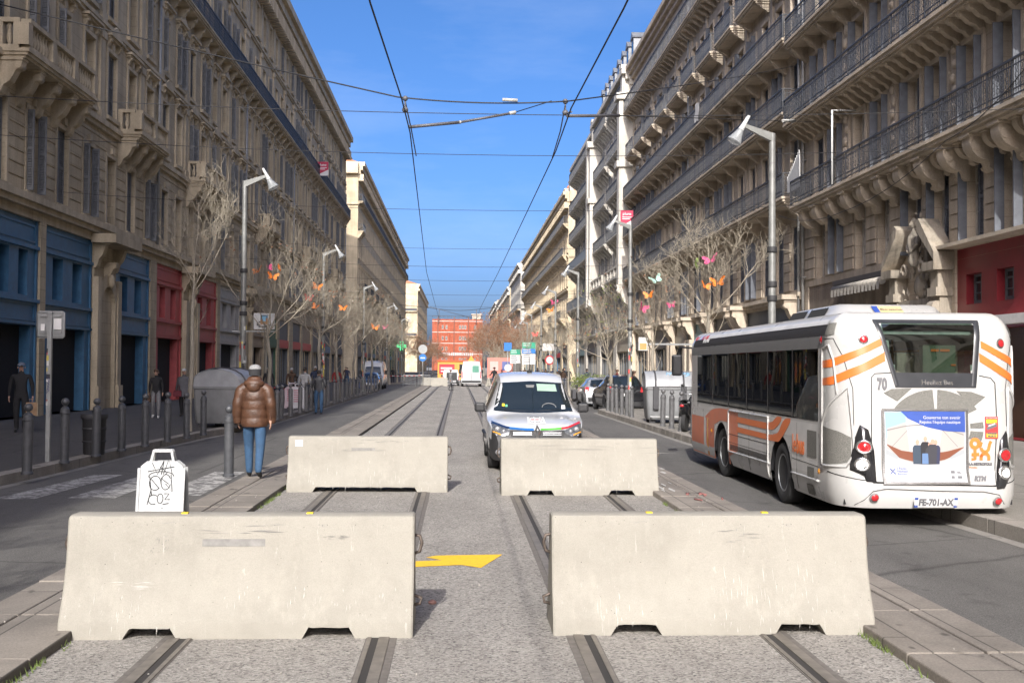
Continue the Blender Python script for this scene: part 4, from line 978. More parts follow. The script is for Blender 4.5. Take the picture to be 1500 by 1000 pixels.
# ------------------------------------------------------------------ street lamps
M_pole=mat('lamp_pole',(.24,.245,.235),.4,.35,.2,5); M_band=mat('pole_band',(.03,.03,.032),.6); M_cap=mat('lamp_white',(.55,.56,.55),.4,0,.15,6)
t=NT('lamp_glass'); t.base((.42,.44,.45)); t.b.inputs['Roughness'].default_value=.15; tr_=t.node('ShaderNodeBsdfTransparent'); mx_=t.node('ShaderNodeMixShader'); mx_.inputs[0].default_value=.5
t.l(tr_.outputs[0],mx_.inputs[1]); t.l(t.b.outputs[0],mx_.inputs[2]); t.l(mx_.outputs[0],t.n['Material Output'].inputs[0]); M_lglass=t.mat; M_stick=[mat('sticker_white',(.6,.6,.58),.7),mat('sticker_red',(.5,.07,.06),.7),mat('sticker_black',(.03,.03,.035),.7),mat('sticker_yellow',(.6,.5,.1),.7)]
def lamp(label,x,y,h,s,stick=0,armless=False,arm=.68):
    t_=thing('street_lamp',label,'street lamp',(x,y,.08),0,'street lamps along the avenue')
    d=-s   # arm points to the road
    mb=MB(); mb.lathe([(.16,0),(.16,.05),(.115,.09),(.095,1.2),(.075,h-.25),(.075,h)],(0,0,0),12,0)
    p=mb.build('pole',M_pole,t_,angle=40)
    mb=MB()
    for z in (3.3,3.62,h*.62): mb=MB(); mb.lathe([(.112,z),(.115,z+.02),(.115,z+.11),(.112,z+.13)],(0,0,0),12,0); mb.build('band',M_band,p)
    mb=MB(); A=Vector((d*.0,0,h-.06)); B=Vector((d*arm,-.1,h+.16))
    mb.add([(0,-.07,h-.2),(0,.07,h-.2),(0,.07,h),(0,-.07,h),(B.x,B.y-.035,B.z-.05),(B.x,B.y+.035,B.z-.05),(B.x,B.y+.035,B.z+.03),(B.x,B.y-.035,B.z+.03)],[[0,1,2,3],[4,5,6,7],[0,1,5,4],[1,2,6,5],[2,3,7,6],[3,0,4,7]])
    mb.build('arm',M_pole,t_)
    Mx=Matrix.Rotation(R(-d*30),3,'Y')@Matrix.Scale(.62,3)
    mb=MB(); mb.lathe([(.02,.42),(.06,.40),(.085,.0),(.105,-.16),(.11,-.2)],B,14,0,True,Mx)
    hd=mb.build('lamp_head',M_cap,t_,angle=40)
    mb=MB(); mb.lathe([(.11,-.2),(.17,-.40),(.27,-.66),(.29,-.70),(.27,-.73),(.1,-.76),(.02,-.77)],B,16,0,True,Mx); mb.build('glass_cone',M_lglass,hd,angle=50)
    mb=MB(); mb.lathe([(.05,-.21),(.07,-.3),(.05,-.5),(.02,-.55)],B,10,0,True,Mx); mb.build('bulb',M_cap,hd)
    if stick:
        rg=random.Random(int(x*7+y)); 
        for k in range(stick):
            mb=MB(); z=rg.uniform(.9,2.9); a=rg.uniform(-2.6,-.4); w_=rg.uniform(.35,.75); hh=rg.uniform(.06,.22); r_=.112-.012*z/6
            mb.loft([[(r_*math.cos(a+w_*i/4),r_*math.sin(a+w_*i/4),zz) for i in range(5)] for zz in (z,z+hh)]); mb.build('sticker',M_stick[k%4],p)
    return t_
for i,(x,y,h,st) in enumerate(((-6.62,33.9,7.45,26),(-6.72,54.5,7.4,34),(-6.75,78,7.4,10),(-6.8,104,7.4,0),(-6.8,131,7.4,0))):
    lamp('grey street lamp with conical glass head, %s along the left pavement'%ORD[i],x,y,h,-1,st)
for i,(x,y,h,st) in enumerate(((7.05,24.3,7.1,0),(6.95,44.1,7.6,22),(6.95,63.5,7.35,6),(7.0,79,7.3,0),(7.4,98,7.3,0),(7.6,114,7.3,0),(8.4,134,7.3,0),(8.6,152,7.3,0))):
    lamp('grey street lamp with conical glass head, %s along the right pavement'%ORD[i],x,y,h,1,st)
# ------------------------------------------------------------------ bus
M_bw=mat('bus_white',(.475,.47,.455),.28,0,.06,2,0,0,.4); M_bsil=mat('bus_silver',(.58,.575,.56),.5,0,.12,3); M_bor=mat('bus_orange',(.72,.17,.035),.35,0,.06,4); M_borw=mat('bus_orange_dull',(.62,.19,.10),.4,0,.12,3)
M_bblk=mat('bus_black',(.02,.02,.022),.3,0,.1,6); M_bgrey=mat('bus_grey_band',(.17,.17,.17),.6,0,.1,4); M_rubber=mat('tyre_rubber',(.025,.025,.026),.85,0,.3,20); M_line=mat('panel_gap',(.03,.03,.03),.8)
M_bglass=glassy('bus_glass',(.022,.026,.027),.5,.012); M_bglr=glassy('bus_glass_rear',(.42,.52,.47),.6,.02)
M_mesh=NT('vent_mesh'); t=M_mesh; v=t.node('ShaderNodeTexVoronoi'); v.inputs['Scale'].default_value=190; t.l(t.coord(),v.inputs['Vector']); t.base(t.ramp(v.outputs['Distance'],[(.25,(.05,.05,.048)),(.6,(.20,.195,.175))])); t.b.inputs['Roughness'].default_value=.8; M_mesh=t.mat
M_red=mat('lens_red',(.42,.02,.025),.12,0,.05,9,0,0,1); M_clear=mat('lens_clear',(.62,.62,.60),.12,0,.1,9,0,0,1); M_amber=mat('lens_amber',(.7,.3,.03),.15); M_chrome=mat('chrome',(.6,.6,.6),.2,.9,.1,9)
M_blue_ink=mat('ink_blue',(.03,.075,.33),.5); M_white_ink=mat('ink_white',(.6,.6,.6),.5); M_grey_ink=mat('ink_grey',(.13,.13,.14),.5); M_orange_ink=mat('ink_orange',(.75,.2,.04),.5); M_red_ink=mat('ink_red',(.55,.05,.05),.5)
W_,L_=2.34,9.42; RC,RF=.42,.34
class Bus: pass
def bus_base(u):
    s=1 if u>=0 else -1; u=abs(u); a=W_/2-RC; arc=RC*PI/2; side=L_-RC-RF; arc2=RF*PI/2
    if u<a: x,y,nx,ny=-u,0,0,-1
    elif u<a+arc: th=(u-a)/RC; x,y,nx,ny=-a-RC*math.sin(th),RC-RC*math.cos(th),-math.sin(th),-math.cos(th)
    elif u<a+arc+side: x,y,nx,ny=-W_/2,RC+u-a-arc,-1,0
    elif u<a+arc+side+arc2: th=(u-a-arc-side)/RF; x,y,nx,ny=-W_/2+RF-RF*math.cos(th),L_-RF+RF*math.sin(th),-math.cos(th),math.sin(th)
    else: x,y,nx,ny=-W_/2+RF+(u-a-arc-side-arc2),L_,0,1
    y-= .05*max(0,-ny)*(1-(x/(W_/2))**2)
    return s*x,y,s*nx,ny
U_S=W_/2-RC+RC*PI/2                # where the straight side begins
def uyr(y): return U_S+y-RC
TX=lambda x:.974*x-.15
def uy(y): return U_S+y-RC+.13          # perimeter coordinate of a point y metres from the rear, on the side
UMAX=uyr(L_-RF)+RF*PI/2+W_/2-RF
ZT=2.66
def ins(z):
    if z<.5: return .05*(1-(z-.25)/.25)**2 if z>.25 else .05
    if z>2.3: q=min(1,(z-2.3)/(ZT-2.3)); return .29*(1-math.sqrt(max(0,1-q*q)))
    return 0
def bp(u,z,off=0):
    x,y,nx,ny=bus_base(u); i=ins(z); lean=.17*max(0,-ny)*(max(0,min(1,(z-1.2)/1.4))**1.4); bul=.07*max(0,-ny)*max(0,min(1,(.72-z)/.2)) if z<.72 else 0
    return (x-nx*(i-off),y-ny*(i-off)+lean-bul,z)
bus=thing('bus','white city bus with orange stripes and a rear advert, pulling away along the right kerb','bus',(5.8,13.15,ROAD),R(-1.0))
WR,WF,WRAD=2.48,6.35,.47
def zbot(u):
    a=abs(u); z=.25
    y=a-U_S+RC
    for wy in (WR,WF):
        d=abs(y-wy); r=.55
        if d<r and a>U_S: z=max(z,.42+math.sqrt(r*r-d*d))
    return z
us=set()
def frange(a,b,n): return [a+(b-a)*i/n for i in range(n+1)]
GZ0,GZ1=1.27,2.21                      # side glass
SG0,SG1=uy(.62),uy(8.35)
for u in frange(0,W_/2-RC,8)+frange(W_/2-RC,U_S,8)+frange(U_S,uyr(L_-RF),30)+frange(uyr(L_-RF),uyr(L_-RF)+RF*PI/2,6)+frange(uyr(L_-RF)+RF*PI/2,UMAX,4)+[SG0,SG1,.44,.5,.56,.6]: us.add(round(u,4))
for wy in (WR,WF):
    for q in frange(-.5498,.5498,22): us.add(round(uyr(wy+q),4))
us=sorted(us); us=[-u for u in us[::-1] if u>0]+us
TZ=[.25,.3,.4,.55,.75,1.0,GZ0,1.5,1.78,2.0,GZ1,2.3,2.4,2.5,2.57,2.62,2.65,ZT]
cols=[]
for u in us:
    z0=zbot(u); cols.append([bp(u,max(z,z0+ (k*.0005 if z<z0 else 0))) for k,z in enumerate(TZ)])
mb=MB(); vs=[p for c in cols for p in c]; n=len(TZ); fs=[]
for i in range(len(us)-1):
    um=(us[i]+us[i+1])/2
    for j in range(n-1):
        zm=(TZ[j]+TZ[j+1])/2
        if SG0<abs(um)<SG1 and GZ0<zm<GZ1: continue
        q=(zm>2.0)+(zm>2.3)
        if -(.50,.56,.6)[q]<um<(.44,.5,.56)[q] and 1.78<zm<2.5: continue
        if TZ[j+1]<=zbot(um): continue
        fs.append([i*n+j,(i+1)*n+j,(i+1)*n+j+1,i*n+j+1])
mb.add(vs,fs,0,True)
top=[c[-1] for c in cols]; b0=len(mb.v); mb.v.extend(top+[(0,L_/2,ZT+.02)]); k=len(top)
for i in range(k-1): mb.f.append([b0+i,b0+i+1,b0+k]); mb.m.append(0); mb.s.append(True)
# underside and wheel housings
mb.box(-W_/2+.12,W_/2-.12,.1,L_-.1,.28,.34,1)
body=mb.build('body',[M_bw,M_bblk],bus,angle=50)
def bstrip(name,mat_,pts,off=.006,parent=None,m=3,nn=24,sm=True,thick=False):
    """pts: list of (u,zlow,zhigh) along the body skin"""
    pts=sorted(pts); mb=MB(); us_=[p[0] for p in pts]
    N=max(nn,2); rows=[]
    fl=spline(us_,[p[1] for p in pts]) if len(pts)>2 else (lambda x:lerp(pts[0][1],pts[1][1],(x-us_[0])/(us_[1]-us_[0])))
    fh=spline(us_,[p[2] for p in pts]) if len(pts)>2 else (lambda x:lerp(pts[0][2],pts[1][2],(x-us_[0])/(us_[1]-us_[0])))
    for i in range(N+1):
        u=lerp(us_[0],us_[-1],i/N); a,c=fl(u),fh(u); rows.append([bp(u,lerp(a,c,j/m),off) for j in range(m+1)])
    mb.loft(rows,0,sm); return mb.build(name,mat_,parent or body)
def ring(name,u,z,r,mat_,off=.012,parent=None,n=16):
    mb=MB(); c=Vector(bp(u,z,off)); vs=[bp(u+r*math.cos(2*PI*i/n),z+r*math.sin(2*PI*i/n),off) for i in range(n)]
    nx=Vector(bp(u,z,off+.02))
    mb.add(vs+[tuple(nx)],[[i,(i+1)%n,n] for i in range(n)],0,True); return mb.build(name,mat_,parent or body)
def bline(pts,w=.008,off=.004,name='panel_gap',m=None):
    mb=MB(); 
    P=[]
    for (u0,z0),(u1,z1) in zip(pts,pts[1:]):
        k=max(1,int(math.hypot(u1-u0,z1-z0)/.08))
        for i in range(k): P.append((lerp(u0,u1,i/k),lerp(z0,z1,i/k)))
    P.append(pts[-1])
    mb.tube([bp(u,z,off-.002) for u,z in P],w/2,5); return mb.build(name,m or M_line,body)
# interior seen through the glass
mb=MB(); mb.box(-1.08,1.08,.25,8.9,.55,.6,0); mb.box(-1.05,1.05,.3,8.9,2.38,2.42,1)
mb.box(-1.0,1.0,.3,.42,.6,1.55,0)
mb.build('cabin_floor',[M_bgrey,M_cap],bus)
seatm=mat('bus_seat',(.05,.06,.085),.8,0,.3,20)
for y in (1.2,2.0,2.8,3.7,4.6,5.5):
    for x in (-.8,-.36,.36,.8):
        if x>0 and y>3.5 and y<5: continue
        mb=MB(); mb.box(x-.2,x+.2,y,y+.42,.98,1.06); mb.prism([(-.2,0),(.2,0),(.18,.6),(.1,.68),(-.1,.68),(-.18,.6)],lambda u,v,q:(x+u,y+q-.06*v,1.04+v),0,.07); mb.build('seat',seatm,bus,bev=.015)
mb=MB()
for x,y in ((-.55,1.9),(.55,2.7),(-.55,4.5),(.2,5.2),(-.5,6.4),(.55,6.4)): mb.tube([(x,y,.6),(x,y,2.38)],.018,7)
mb.tube([(-.55,.6,2.2),(-.55,7.5,2.2)],.018,7); mb.tube([(.55,.6,2.2),(.55,7.5,2.2)],.018,7); mb.build('handrail',M_amber,bus)
mb=MB(); mb.box(.1,.52,.5,.62,1.86,2.25); bx=mb.build('equipment_box',mat('box_green_grey',(.12,.14,.10),.7),bus)
mb=MB(); mb.box(.2,.3,.485,.5,2.17,2.2); mb.box(.32,.44,.485,.5,2.17,2.2); mb.box(.46,.52,.485,.5,1.99,2.01); mb.build('label_strip',M_bor,bx)
# glazing
mb=MB(); rows=[]
for u in frange(SG0,SG1,16): rows.append([bp(u,z,.004) for z in frange(GZ0-.01,GZ1+.01,4)])
mb.loft(rows,0,True); mb.build('side_window',M_bglass,bus)
mb=MB(); mb.loft([[bp(-u,z,.004) for z in frange(GZ0-.01,GZ1+.01,4)] for u in frange(SG0,SG1,16)],0,True); mb.build('side_window',glassy('bus_glass_clear',(.45,.5,.48),.6,.02),bus)
for y in (1.75,3.05,4.35,5.65,6.95):
    bstrip('glass_joint',M_bblk,[(uy(y)-.03,GZ0,GZ1),(uy(y)+.03,GZ0,GZ1)],.007,nn=2)
# rear window with its black border
def rw(u,v): # u -1..1, v 0..1
    z=lerp(1.79,2.54,v); a=lerp(.40,.55,min(1,v*1.15)); 
    return (lerp(a+.0,-(a+.27),(u+1)/2)-.0,z-.05*(u*u)*(1-v)*0)
RWL=lambda z: lerp(.46,.66,(z-1.76)/.78); RWR=lambda z: -lerp(.56,.67,(z-1.76)/.78)
def rear_panel(name,m,z0,z1,shr,off,parent,zs=10):
    mb=MB(); rows=[]
    for z in frange(z0,z1,zs):
        q=(z-z0)/(z1-z0); cor=.10*max(0,1-q*7)**2+.06*max(0,1-(1-q)*9)**2
        a,c=RWL(z)-shr-cor,RWR(z)+shr+cor; rows.append([bp(u,z,off) for u in frange(a,c,14)])
    mb.loft(rows,0,True); return mb.build(name,m,parent)
# black border is a frame: outer ring with the glass inside
mb=MB(); rows=[]
zs=frange(1.74,2.55,12)
for side_ in (0,1):
    rr=[]
    for z in zs:
        a=RWL(z) if side_==0 else RWR(z); b_=a-.06 if side_==0 else a+.07
        rr.append([bp(a,z,.01),bp((a+b_)/2,z,.02),bp(b_,z,.006)])
    mb.loft(rr,0,True)
mb.loft([[bp(u,z,.011) for u in frange(RWL(z)-.0,RWR(z),12)] for z in frange(1.72,1.90,4)],0,True)
mb.loft([[bp(u,z,.011) for u in frange(RWL(2.54),RWR(2.54),12)] for z in frange(2.515,2.56,2)],0,True)
mb.build('rear_window_frame',mat('bus_charcoal',(.035,.037,.042),.3,0,.1,6),bus)
rear_panel('rear_window',M_bglr,1.88,2.53,.05,.005,bus)
# side bands above the windows
bstrip('upper_band',mat('bus_matt_black',(.022,.02,.02),.75),[(SG0-.28,2.36,2.50),(uy(8.8),2.36,2.50)],.005,nn=30); bstrip('upper_band',M_bgrey,[(SG0-.28,2.20,2.356),(uy(8.9),2.20,2.356)],.006,nn=30)
bstrip('roof_edge',M_bsil,[(SG0-.25,2.505,2.575),(uy(7.6),2.505,2.575)],.012,nn=20)
cs=(M_red_ink,M_amber,mat('bus_pink',(.45,.10,.13),.4),M_bw,M_amber,M_red_ink)
for i in range(6): bstrip('roof_edge',cs[i],[(uy(7.6)+i*.2,2.505,2.575),(uy(7.6)+i*.2+.2,2.505,2.575)],.012,nn=3)
bstrip('rear_pillar',M_bw,[(U_S-.10,.9,2.45),(SG0-.02,1.0,2.22)],.004,nn=6)
# lower side: red nose, grey panels, orange stripes
bstrip('nose_panel',M_borw,[(uy(5.65),.27,1.24),(uy(5.72),.27,1.24),],.004,nn=2)
for (a,c,lo,hi,m_) in ((6.80,8.9,.27,1.0,M_borw),(5.62,5.66,.27,1.2,M_borw)): bstrip('nose_panel',m_,[(uy(a),lo,hi),(uy(c),lo,hi)],.004,nn=12)
bstrip('nose_panel',M_borw,[(uy(4.95),.55,1.20),(uy(5.64),.40,1.20)],.004,nn=6)
bstrip('nose_panel',M_borw,[(uy(5.6),1.0,1.22),(uy(6.2),1.0,1.22),(uy(6.9),.9,1.18),(uy(7.6),.9,1.02)],.0045,nn=14)
bstrip('nose_stripe',M_bsil,[(uy(7.5),.3,1.0),(uy(7.7),.3,1.0)],.007,nn=3); bstrip('nose_stripe',M_amber,[(uy(7.3),.3,1.0),(uy(7.42),.3,1.0)],.007,nn=3)
bstrip('side_panel',M_bsil,[(uy(2.95),.27,1.22),(uy(4.95),.27,1.22)],.003,nn=14); bstrip('side_panel',M_bsil,[(uy(.62),.27,1.22),(uy(1.79),.27,1.22)],.003,nn=10); bstrip('side_panel',M_bsil,[(uy(1.79),1.0,1.22),(uy(2.95),1.0,1.22)],.003,nn=10)
bstrip('orange_stripe',M_bor,[(uy(2.3),1.19,1.24),(uy(2.5),1.10,1.24),(uy(2.8),1.03,1.15),(uy(3.2),1.02,1.12),(uy(5.0),1.03,1.125)],.008,nn=40)
bstrip('orange_stripe',M_bor,[(uy(1.85),1.19,1.24),(uy(2.05),1.07,1.235),(uy(2.25),.96,1.17),(uy(2.5),.87,1.0),(uy(3.0),.865,.95),(uy(5.0),.865,.955)],.008,nn=40)
for z in (.66,.255): bline([(uy(2.95),z),(uy(5.6),z)])
bline([(uy(.6),.68),(uy(1.79),.70)],.01); bline([(uy(3.0),.80),(uy(5.6),.80)],.012)
bline([(uy(2.95),.52),(uy(5.6),.50)],.03,.012,'trim_strip',M_bw); bline([(uy(.58),.50),(uy(1.79),.50)],.03,.012,'trim_strip',M_bw)
for y in (3.02,): bline([(uy(y),.30),(uy(y),1.2)],.03,.012,'trim_strip',M_bw)
bline([(uy(3.0),1.21),(uy(5.6),1.21)],.03,.012,'trim_strip',M_bw); bline([(uy(5.62),.5),(uy(5.62),1.2)],.03,.012,'trim_strip',M_bw)
for i in range(7): bline([(uy(3.1),.545+i*.013),(uy(5.5),.545+i*.013)],.006,.006)
for y in (4.2,1.55): bline([(uy(y),.3),(uy(y),1.2)],.006)
for a,c,lo,hi in ((.66,1.06,.78,1.13),(.76,1.05,.50,.65),(.82,1.1,.28,.42)):
    bstrip('side_grille',M_mesh,[(uy(a),lo,hi),(uy(c),lo,hi)],.009,nn=4)
# rear corner: large inset with mesh and gaps (both sides)
for sg_ in (1,-1):
    bstrip('corner_vent',M_mesh,[(sg_*(U_S-.42),.80,1.10),(sg_*(U_S-.25),.77,1.17),(sg_*(U_S+.12),.74,1.22)],.006,nn=10)
    bstrip('corner_grille',M_mesh,[(sg_*(U_S-.22),2.37,2.52),(sg_*(U_S+.05),2.36,2.52)],.008,nn=6)
    bline([(sg_*(U_S+.14),.72),(sg_*(U_S+.14),1.25),(sg_*(U_S-.05),1.45),(sg_*(U_S-.40),1.72),(sg_*(U_S-.46),.9),(sg_*(U_S-.36),.74),(sg_*(U_S+.14),.72)],.035,.010,'corner_trim',M_bw)
    bline([(sg_*(U_S+.14),1.3),(sg_*(U_S+.14),2.2),(sg_*(U_S-.10),2.24),(sg_*(U_S-.2),2.05),(sg_*(U_S-.25),1.6)],.03,.010,'corner_trim',M_bw)
    bline([(sg_*(U_S+.2),2.33),(sg_*(U_S-.2),2.32),(sg_*(U_S-.34),2.1),(sg_*(U_S-.45),1.7),(sg_*(U_S-.45),1.25)],.010)
    a=(W_/2-RC)
# orange stripes wrapping the rear corners
for sg_,x0 in ((1,.59),(-1,.65)):
    bstrip('orange_stripe',M_bor,[(sg_*x0,2.235,2.325) if sg_>0 else (sg_*x0,2.21,2.30),(sg_*(x0+.38 if sg_>0 else x0+.30),2.06,2.15),(sg_*(U_S-.12),1.96,2.06),(sg_*(U_S+.16),1.95,2.04)],.007,nn=30)
    bstrip('orange_stripe',M_bor,[(sg_*(x0-.03),2.04,2.15),(sg_*(x0+.36 if sg_>0 else x0+.30),1.85,1.955),(sg_*(U_S-.12),1.74,1.84),(sg_*(U_S+.16),1.73,1.82)],.007,nn=30)
# engine hatch outline and round vents
bline([(.755,.56),(.755,1.30),(.735,1.84),(.69,1.885),(.48,1.90)],.012); bline([(-.60,1.87),(-.75,1.84),(-.80,1.78),(-.80,1.3),(-.76,.53)],.012); bline([(.755,.56),(-.76,.53)],.014)
def rvent(pts,c):
    mb=MB(); k=len(pts); 
    mb.add([bp(-TX(x),z,.007) for x,z in pts]+[bp(-TX(c[0]),c[1],.007)],[[i,(i+1)%k,k] for i in range(k)]); return mb.build('round_vent',M_mesh,body)
CX,CZ=.19,1.22
def ringpts(r0,r1,a0,a1,n=10,sx=1.22,sz=.95): 
    A=[(CX+r1*sx*math.cos(lerp(a0,a1,i/n)),CZ+r1*sz*math.sin(lerp(a0,a1,i/n))) for i in range(n+1)]; B=[(CX+r0*sx*math.cos(lerp(a1,a0,i/n)),CZ+r0*sz*math.sin(lerp(a1,a0,i/n))) for i in range(n+1)]
    return A+B
for a0,a1 in ((1.62,2.62),(.52,1.52),(.02,.18),(-.35,-.08)):
    p=ringpts(.24 if a0>.3 else .36,.50,a0,a1) 
    mb=MB(); k=len(p)//2
    mb.loft([[bp(-TX(x),z,.007) for x,z in p[:k]],[bp(-TX(x),z,.007) for x,z in p[k:][::-1]]]); mb.build('round_vent',M_mesh,body)
for pts in ([(-.46,1.65),(-.36,1.70),(-.1,1.71),(-.29,1.55)],[(.46,1.68),(.66,1.67),(.84,1.61),(.68,1.49)]): rvent(pts,(sum(p[0] for p in pts)/4,sum(p[1] for p in pts)/4))
# light clusters
def cluster(pts,cen,cent):
    mb=MB(); k=len(pts); o=[bp(-TX(x),z,.006) for x,z in pts]; i_=[bp(-TX(lerp(x,cen[0],.18)),lerp(z,cen[1],.12),.035) for x,z in pts]
    mb.add(o+i_+[bp(-TX(cen[0]),cen[1],.04)],[[i,(i+1)%k,k+(i+1)%k,k+i] for i in range(k)]+[[k+i,k+(i+1)%k,2*k] for i in range(k)],0,True)
    c=mb.build('tail_light',mat('lamp_black',(.02,.02,.022),.12,0,0,5,0,0,1),bus)
    for (x,z),m_,r_ in zip(cent,(M_red,M_clear),(.066,.062)):
        mb=MB(); n=18; P=lambda r,off:[bp(-TX(x)-r*math.cos(2*PI*i/n),z+r*math.sin(2*PI*i/n),off) for i in range(n)]
        mb.add(P(r_+.025,.045)+P(r_+.02,.062)+P(r_,.062)+P(r_*.8,.05)+P(r_*.45,.066)+[bp(-TX(x),z,.07)],[[a*n+i,a*n+(i+1)%n,(a+1)*n+(i+1)%n,(a+1)*n+i] for a in range(4) for i in range(n)]+[[4*n+i,4*n+(i+1)%n,5*n] for i in range(n)],0,True)
        mb.m=[1 if k<2*n else 0 for k in range(len(mb.f))]; mb.build('lens',[m_,M_chrome],c)
cluster([(-.76,1.26),(-.66,1.2),(-.59,.95),(-.58,.56),(-.70,.57),(-.72,.63),(-.88,.70),(-.88,.8),(-.82,1.1)],(-.73,.88),[(-.715,.99),(-.735,.78)])
cluster([(1.12,1.2),(1.02,1.08),(.96,.70),(.935,.49),(1.05,.5),(1.14,.6),(1.16,.9)],(1.05,.82),[(1.06,.90),(1.05,.69)])
for u,z in ((.81,2.31),(-.92,2.27)): ring('marker_light',u,z,.062,M_chrome,.008); ring('marker_light',u,z,.045,M_red,.02)
for u,z in ((.75,.385),(-.77,.345)): ring('reflector',u,z,.055,M_bgrey,.03); ring('reflector',u,z,.04,M_red,.05)
ring('marker_light',SG0-.15,2.31,.05,M_red,.012); ring('marker_light',uy(6.95),.78,.045,M_amber,.02); ring('marker_light',uy(.52),.63,.04,M_amber,.02)
# bumper crease
bline([(U_S-.05,.66),(W_/2-RC+.2,.60),(.70,.57),(0,.55),(-.70,.53),(-U_S+.1,.60)],.014); bline([(.98,.28),(.86,.35),(.76,.46),(.6,.49),(0,.47),(-.6,.46),(-.80,.42),(-.9,.30)],.008)
# advert
def rp(x,z,off=.03): return bp(-TX(x),z,off)
def rquad(name,m,x0,x1,z0,z1,off,parent,curve=None,n=10):
    mb=MB(); mb.loft([[rp(x,z,off) for x in frange(x0,x1,n)] for z in frange(z0,z1,n)]); return mb.build(name,m,parent)
ad=rquad('advert_panel',mat('advert_white',(.44,.45,.47),.35),-.49,.58,.56,1.45,.022,bus)
mb=MB()
for a in ((-.50,-.47,.55,1.46),(.56,.59,.55,1.46),(-.47,.56,.55,.575),(-.47,.56,1.435,1.46)): mb.loft([[rp(x,z,.035) for x in frange(a[0],a[1],6)] for z in frange(a[2],a[3],6)])
mb.build('advert_frame',M_chrome,ad)
adcol=lambda n,c:mat(n,c,.4,0,0,1)
def rpatch(name,m,A,B,off,n=16,mm=5):
    mb=MB(); patch(A,B,n,mm,lambda x,z:rp(x,z,off),mb); return mb.build(name,m,ad)
rpatch('advert_sky',adcol('ad_sky',(.25,.42,.70)),[(-.45,1.10),(-.2,1.12)],[(-.46,1.42),(-.2,1.42)],.0245)
rpatch('advert_hull',adcol('ad_hull',(.40,.38,.36)),[(-.44,.98),(-.25,.84),(.03,.78),(.30,.83),(.54,.98)],[(-.44,1.22),(-.2,1.30),(.05,1.33),(.3,1.25),(.54,1.17)],.0255)
rpatch('advert_hull',adcol('ad_hull_light',(.52,.52,.52)),[(-.14,.86),(.05,.80),(.2,.84)],[(-.2,1.30),(.05,1.33),(.26,1.27)],.0258)
rpatch('advert_hull',adcol('ad_hull_dark',(.22,.21,.21)),[(-.44,1.19),(-.2,1.245),(.05,1.26),(.3,1.21),(.53,1.14)],[(-.44,1.205),(-.2,1.26),(.05,1.28),(.3,1.225),(.53,1.155)],.0262)
rpatch('advert_hull',adcol('ad_hull_dark',(1,1,1)),[(-.38,1.0),(-.37,1.0)],[(-.15,1.24),(-.14,1.24)],.0262,4,3); rpatch('advert_hull',adcol('ad_hull_dark',(1,1,1)),[(.45,1.0),(.46,1.0)],[(.24,1.22),(.25,1.22)],.0262,4,3)
rpatch('advert_hull',adcol('ad_shed',(.34,.36,.38)),[(-.45,.86),(-.3,.83)],[(-.45,.97),(-.3,.88)],.0256,4,3); rpatch('advert_hull',adcol('ad_shed',(1,1,1)),[(.36,.85),(.54,.9)],[(.36,.90),(.54,.97)],.0256,4,3)
rpatch('advert_keel',adcol('ad_keel',(.20,.07,.04)),[(-.44,1.02),(-.28,.86),(.02,.79),(.32,.85),(.53,.99)],[(-.44,1.03),(-.25,.95),(.02,.92),(.3,.94),(.53,1.0)],.0265)
rpatch('advert_wave',M_blue_ink,[(-.26,1.425),(-.17,1.34),(.05,1.24),(.3,1.19),(.55,1.18)],[(-.25,1.43),(-.1,1.43),(.1,1.43),(.3,1.43),(.55,1.43)],.0275)
rpatch('advert_foot',mat('advert_white',(1,1,1)),[(-.46,.58),(.54,.58)],[(-.46,.91),(-.25,.82),(.04,.775),(.3,.81),(.54,.92)],.027)
rg=random.Random(2)
for i,(x,h,c) in enumerate(((-.06,.30,(.05,.07,.10)),(.04,.34,(.03,.03,.035)),(.10,.27,(.05,.05,.055)),(.17,.30,(.04,.045,.09)),(.13,.31,(.05,.05,.06)))):
    z0=.79; off=.029+i*.0012
    rpatch('advert_figure',adcol('ad_cloth%d'%i,c),[(x-.05,z0),(x+.05,z0)],[(x-.06,z0+h-.11),(x-.045,z0+h-.07),(x+.045,z0+h-.07),(x+.06,z0+h-.11)],off,8,4)
    mb=MB(); k=10; mb.add([rp(x+.026*math.cos(2*PI*q/k),z0+h-.035+.033*math.sin(2*PI*q/k),off+.001) for q in range(k)],[list(range(k))]); mb.build('advert_figure',adcol('ad_skin',(.52,.32,.24)),ad)
rpatch('advert_figure',adcol('ad_jeans',(.12,.2,.36)),[(.0,.79),(.08,.79)],[(.0,.92),(.08,.92)],.0325,4,3)
def rtext(s,size,m,x,z,name='lettering',off=.03,align='CENTER',bold=0,slant=0,parent=None,sx=1):
    return text(s,size,m,parent or bus,name,lambda c:Vector(rp(x+c.x*sx+slant*c.y,z+c.y,off+c.z)),align,.0015,bold)
rtext('Gouverne ton avenir',.056,M_white_ink,.49,1.355,off=.031,align='RIGHT',parent=ad); rtext("Rejoins l'équipe nautique",.052,M_white_ink,.49,1.30,off=.031,align='RIGHT',parent=ad)
for i,s in enumerate(("L'Équipe",'Nautique','Recrute')): rtext(s,.036,M_blue_ink,-.315,.735-i*.033,off=.03,align='LEFT',parent=ad)
for dx,dz in ((-.02,.02),(.02,.02),(-.02,-.02),(.02,-.02)): 
    mb=MB(); mb.tube([rp(-.37+dx*.2,.70+dz*.2,.031),rp(-.37+dx*1.6,.70+dz*1.6,.031)],.006,4); mb.build('emblem',M_blue_ink,ad)
for i in range(2):
    mb=MB(); mb.loft([[rp(x,.672-i*.02+z,.03) for x in frange(-.02,.22-.06*i,3)] for z in (0,.007)]); mb.build('fine_print',adcol('ad_fine',(.4,.48,.6)),ad)
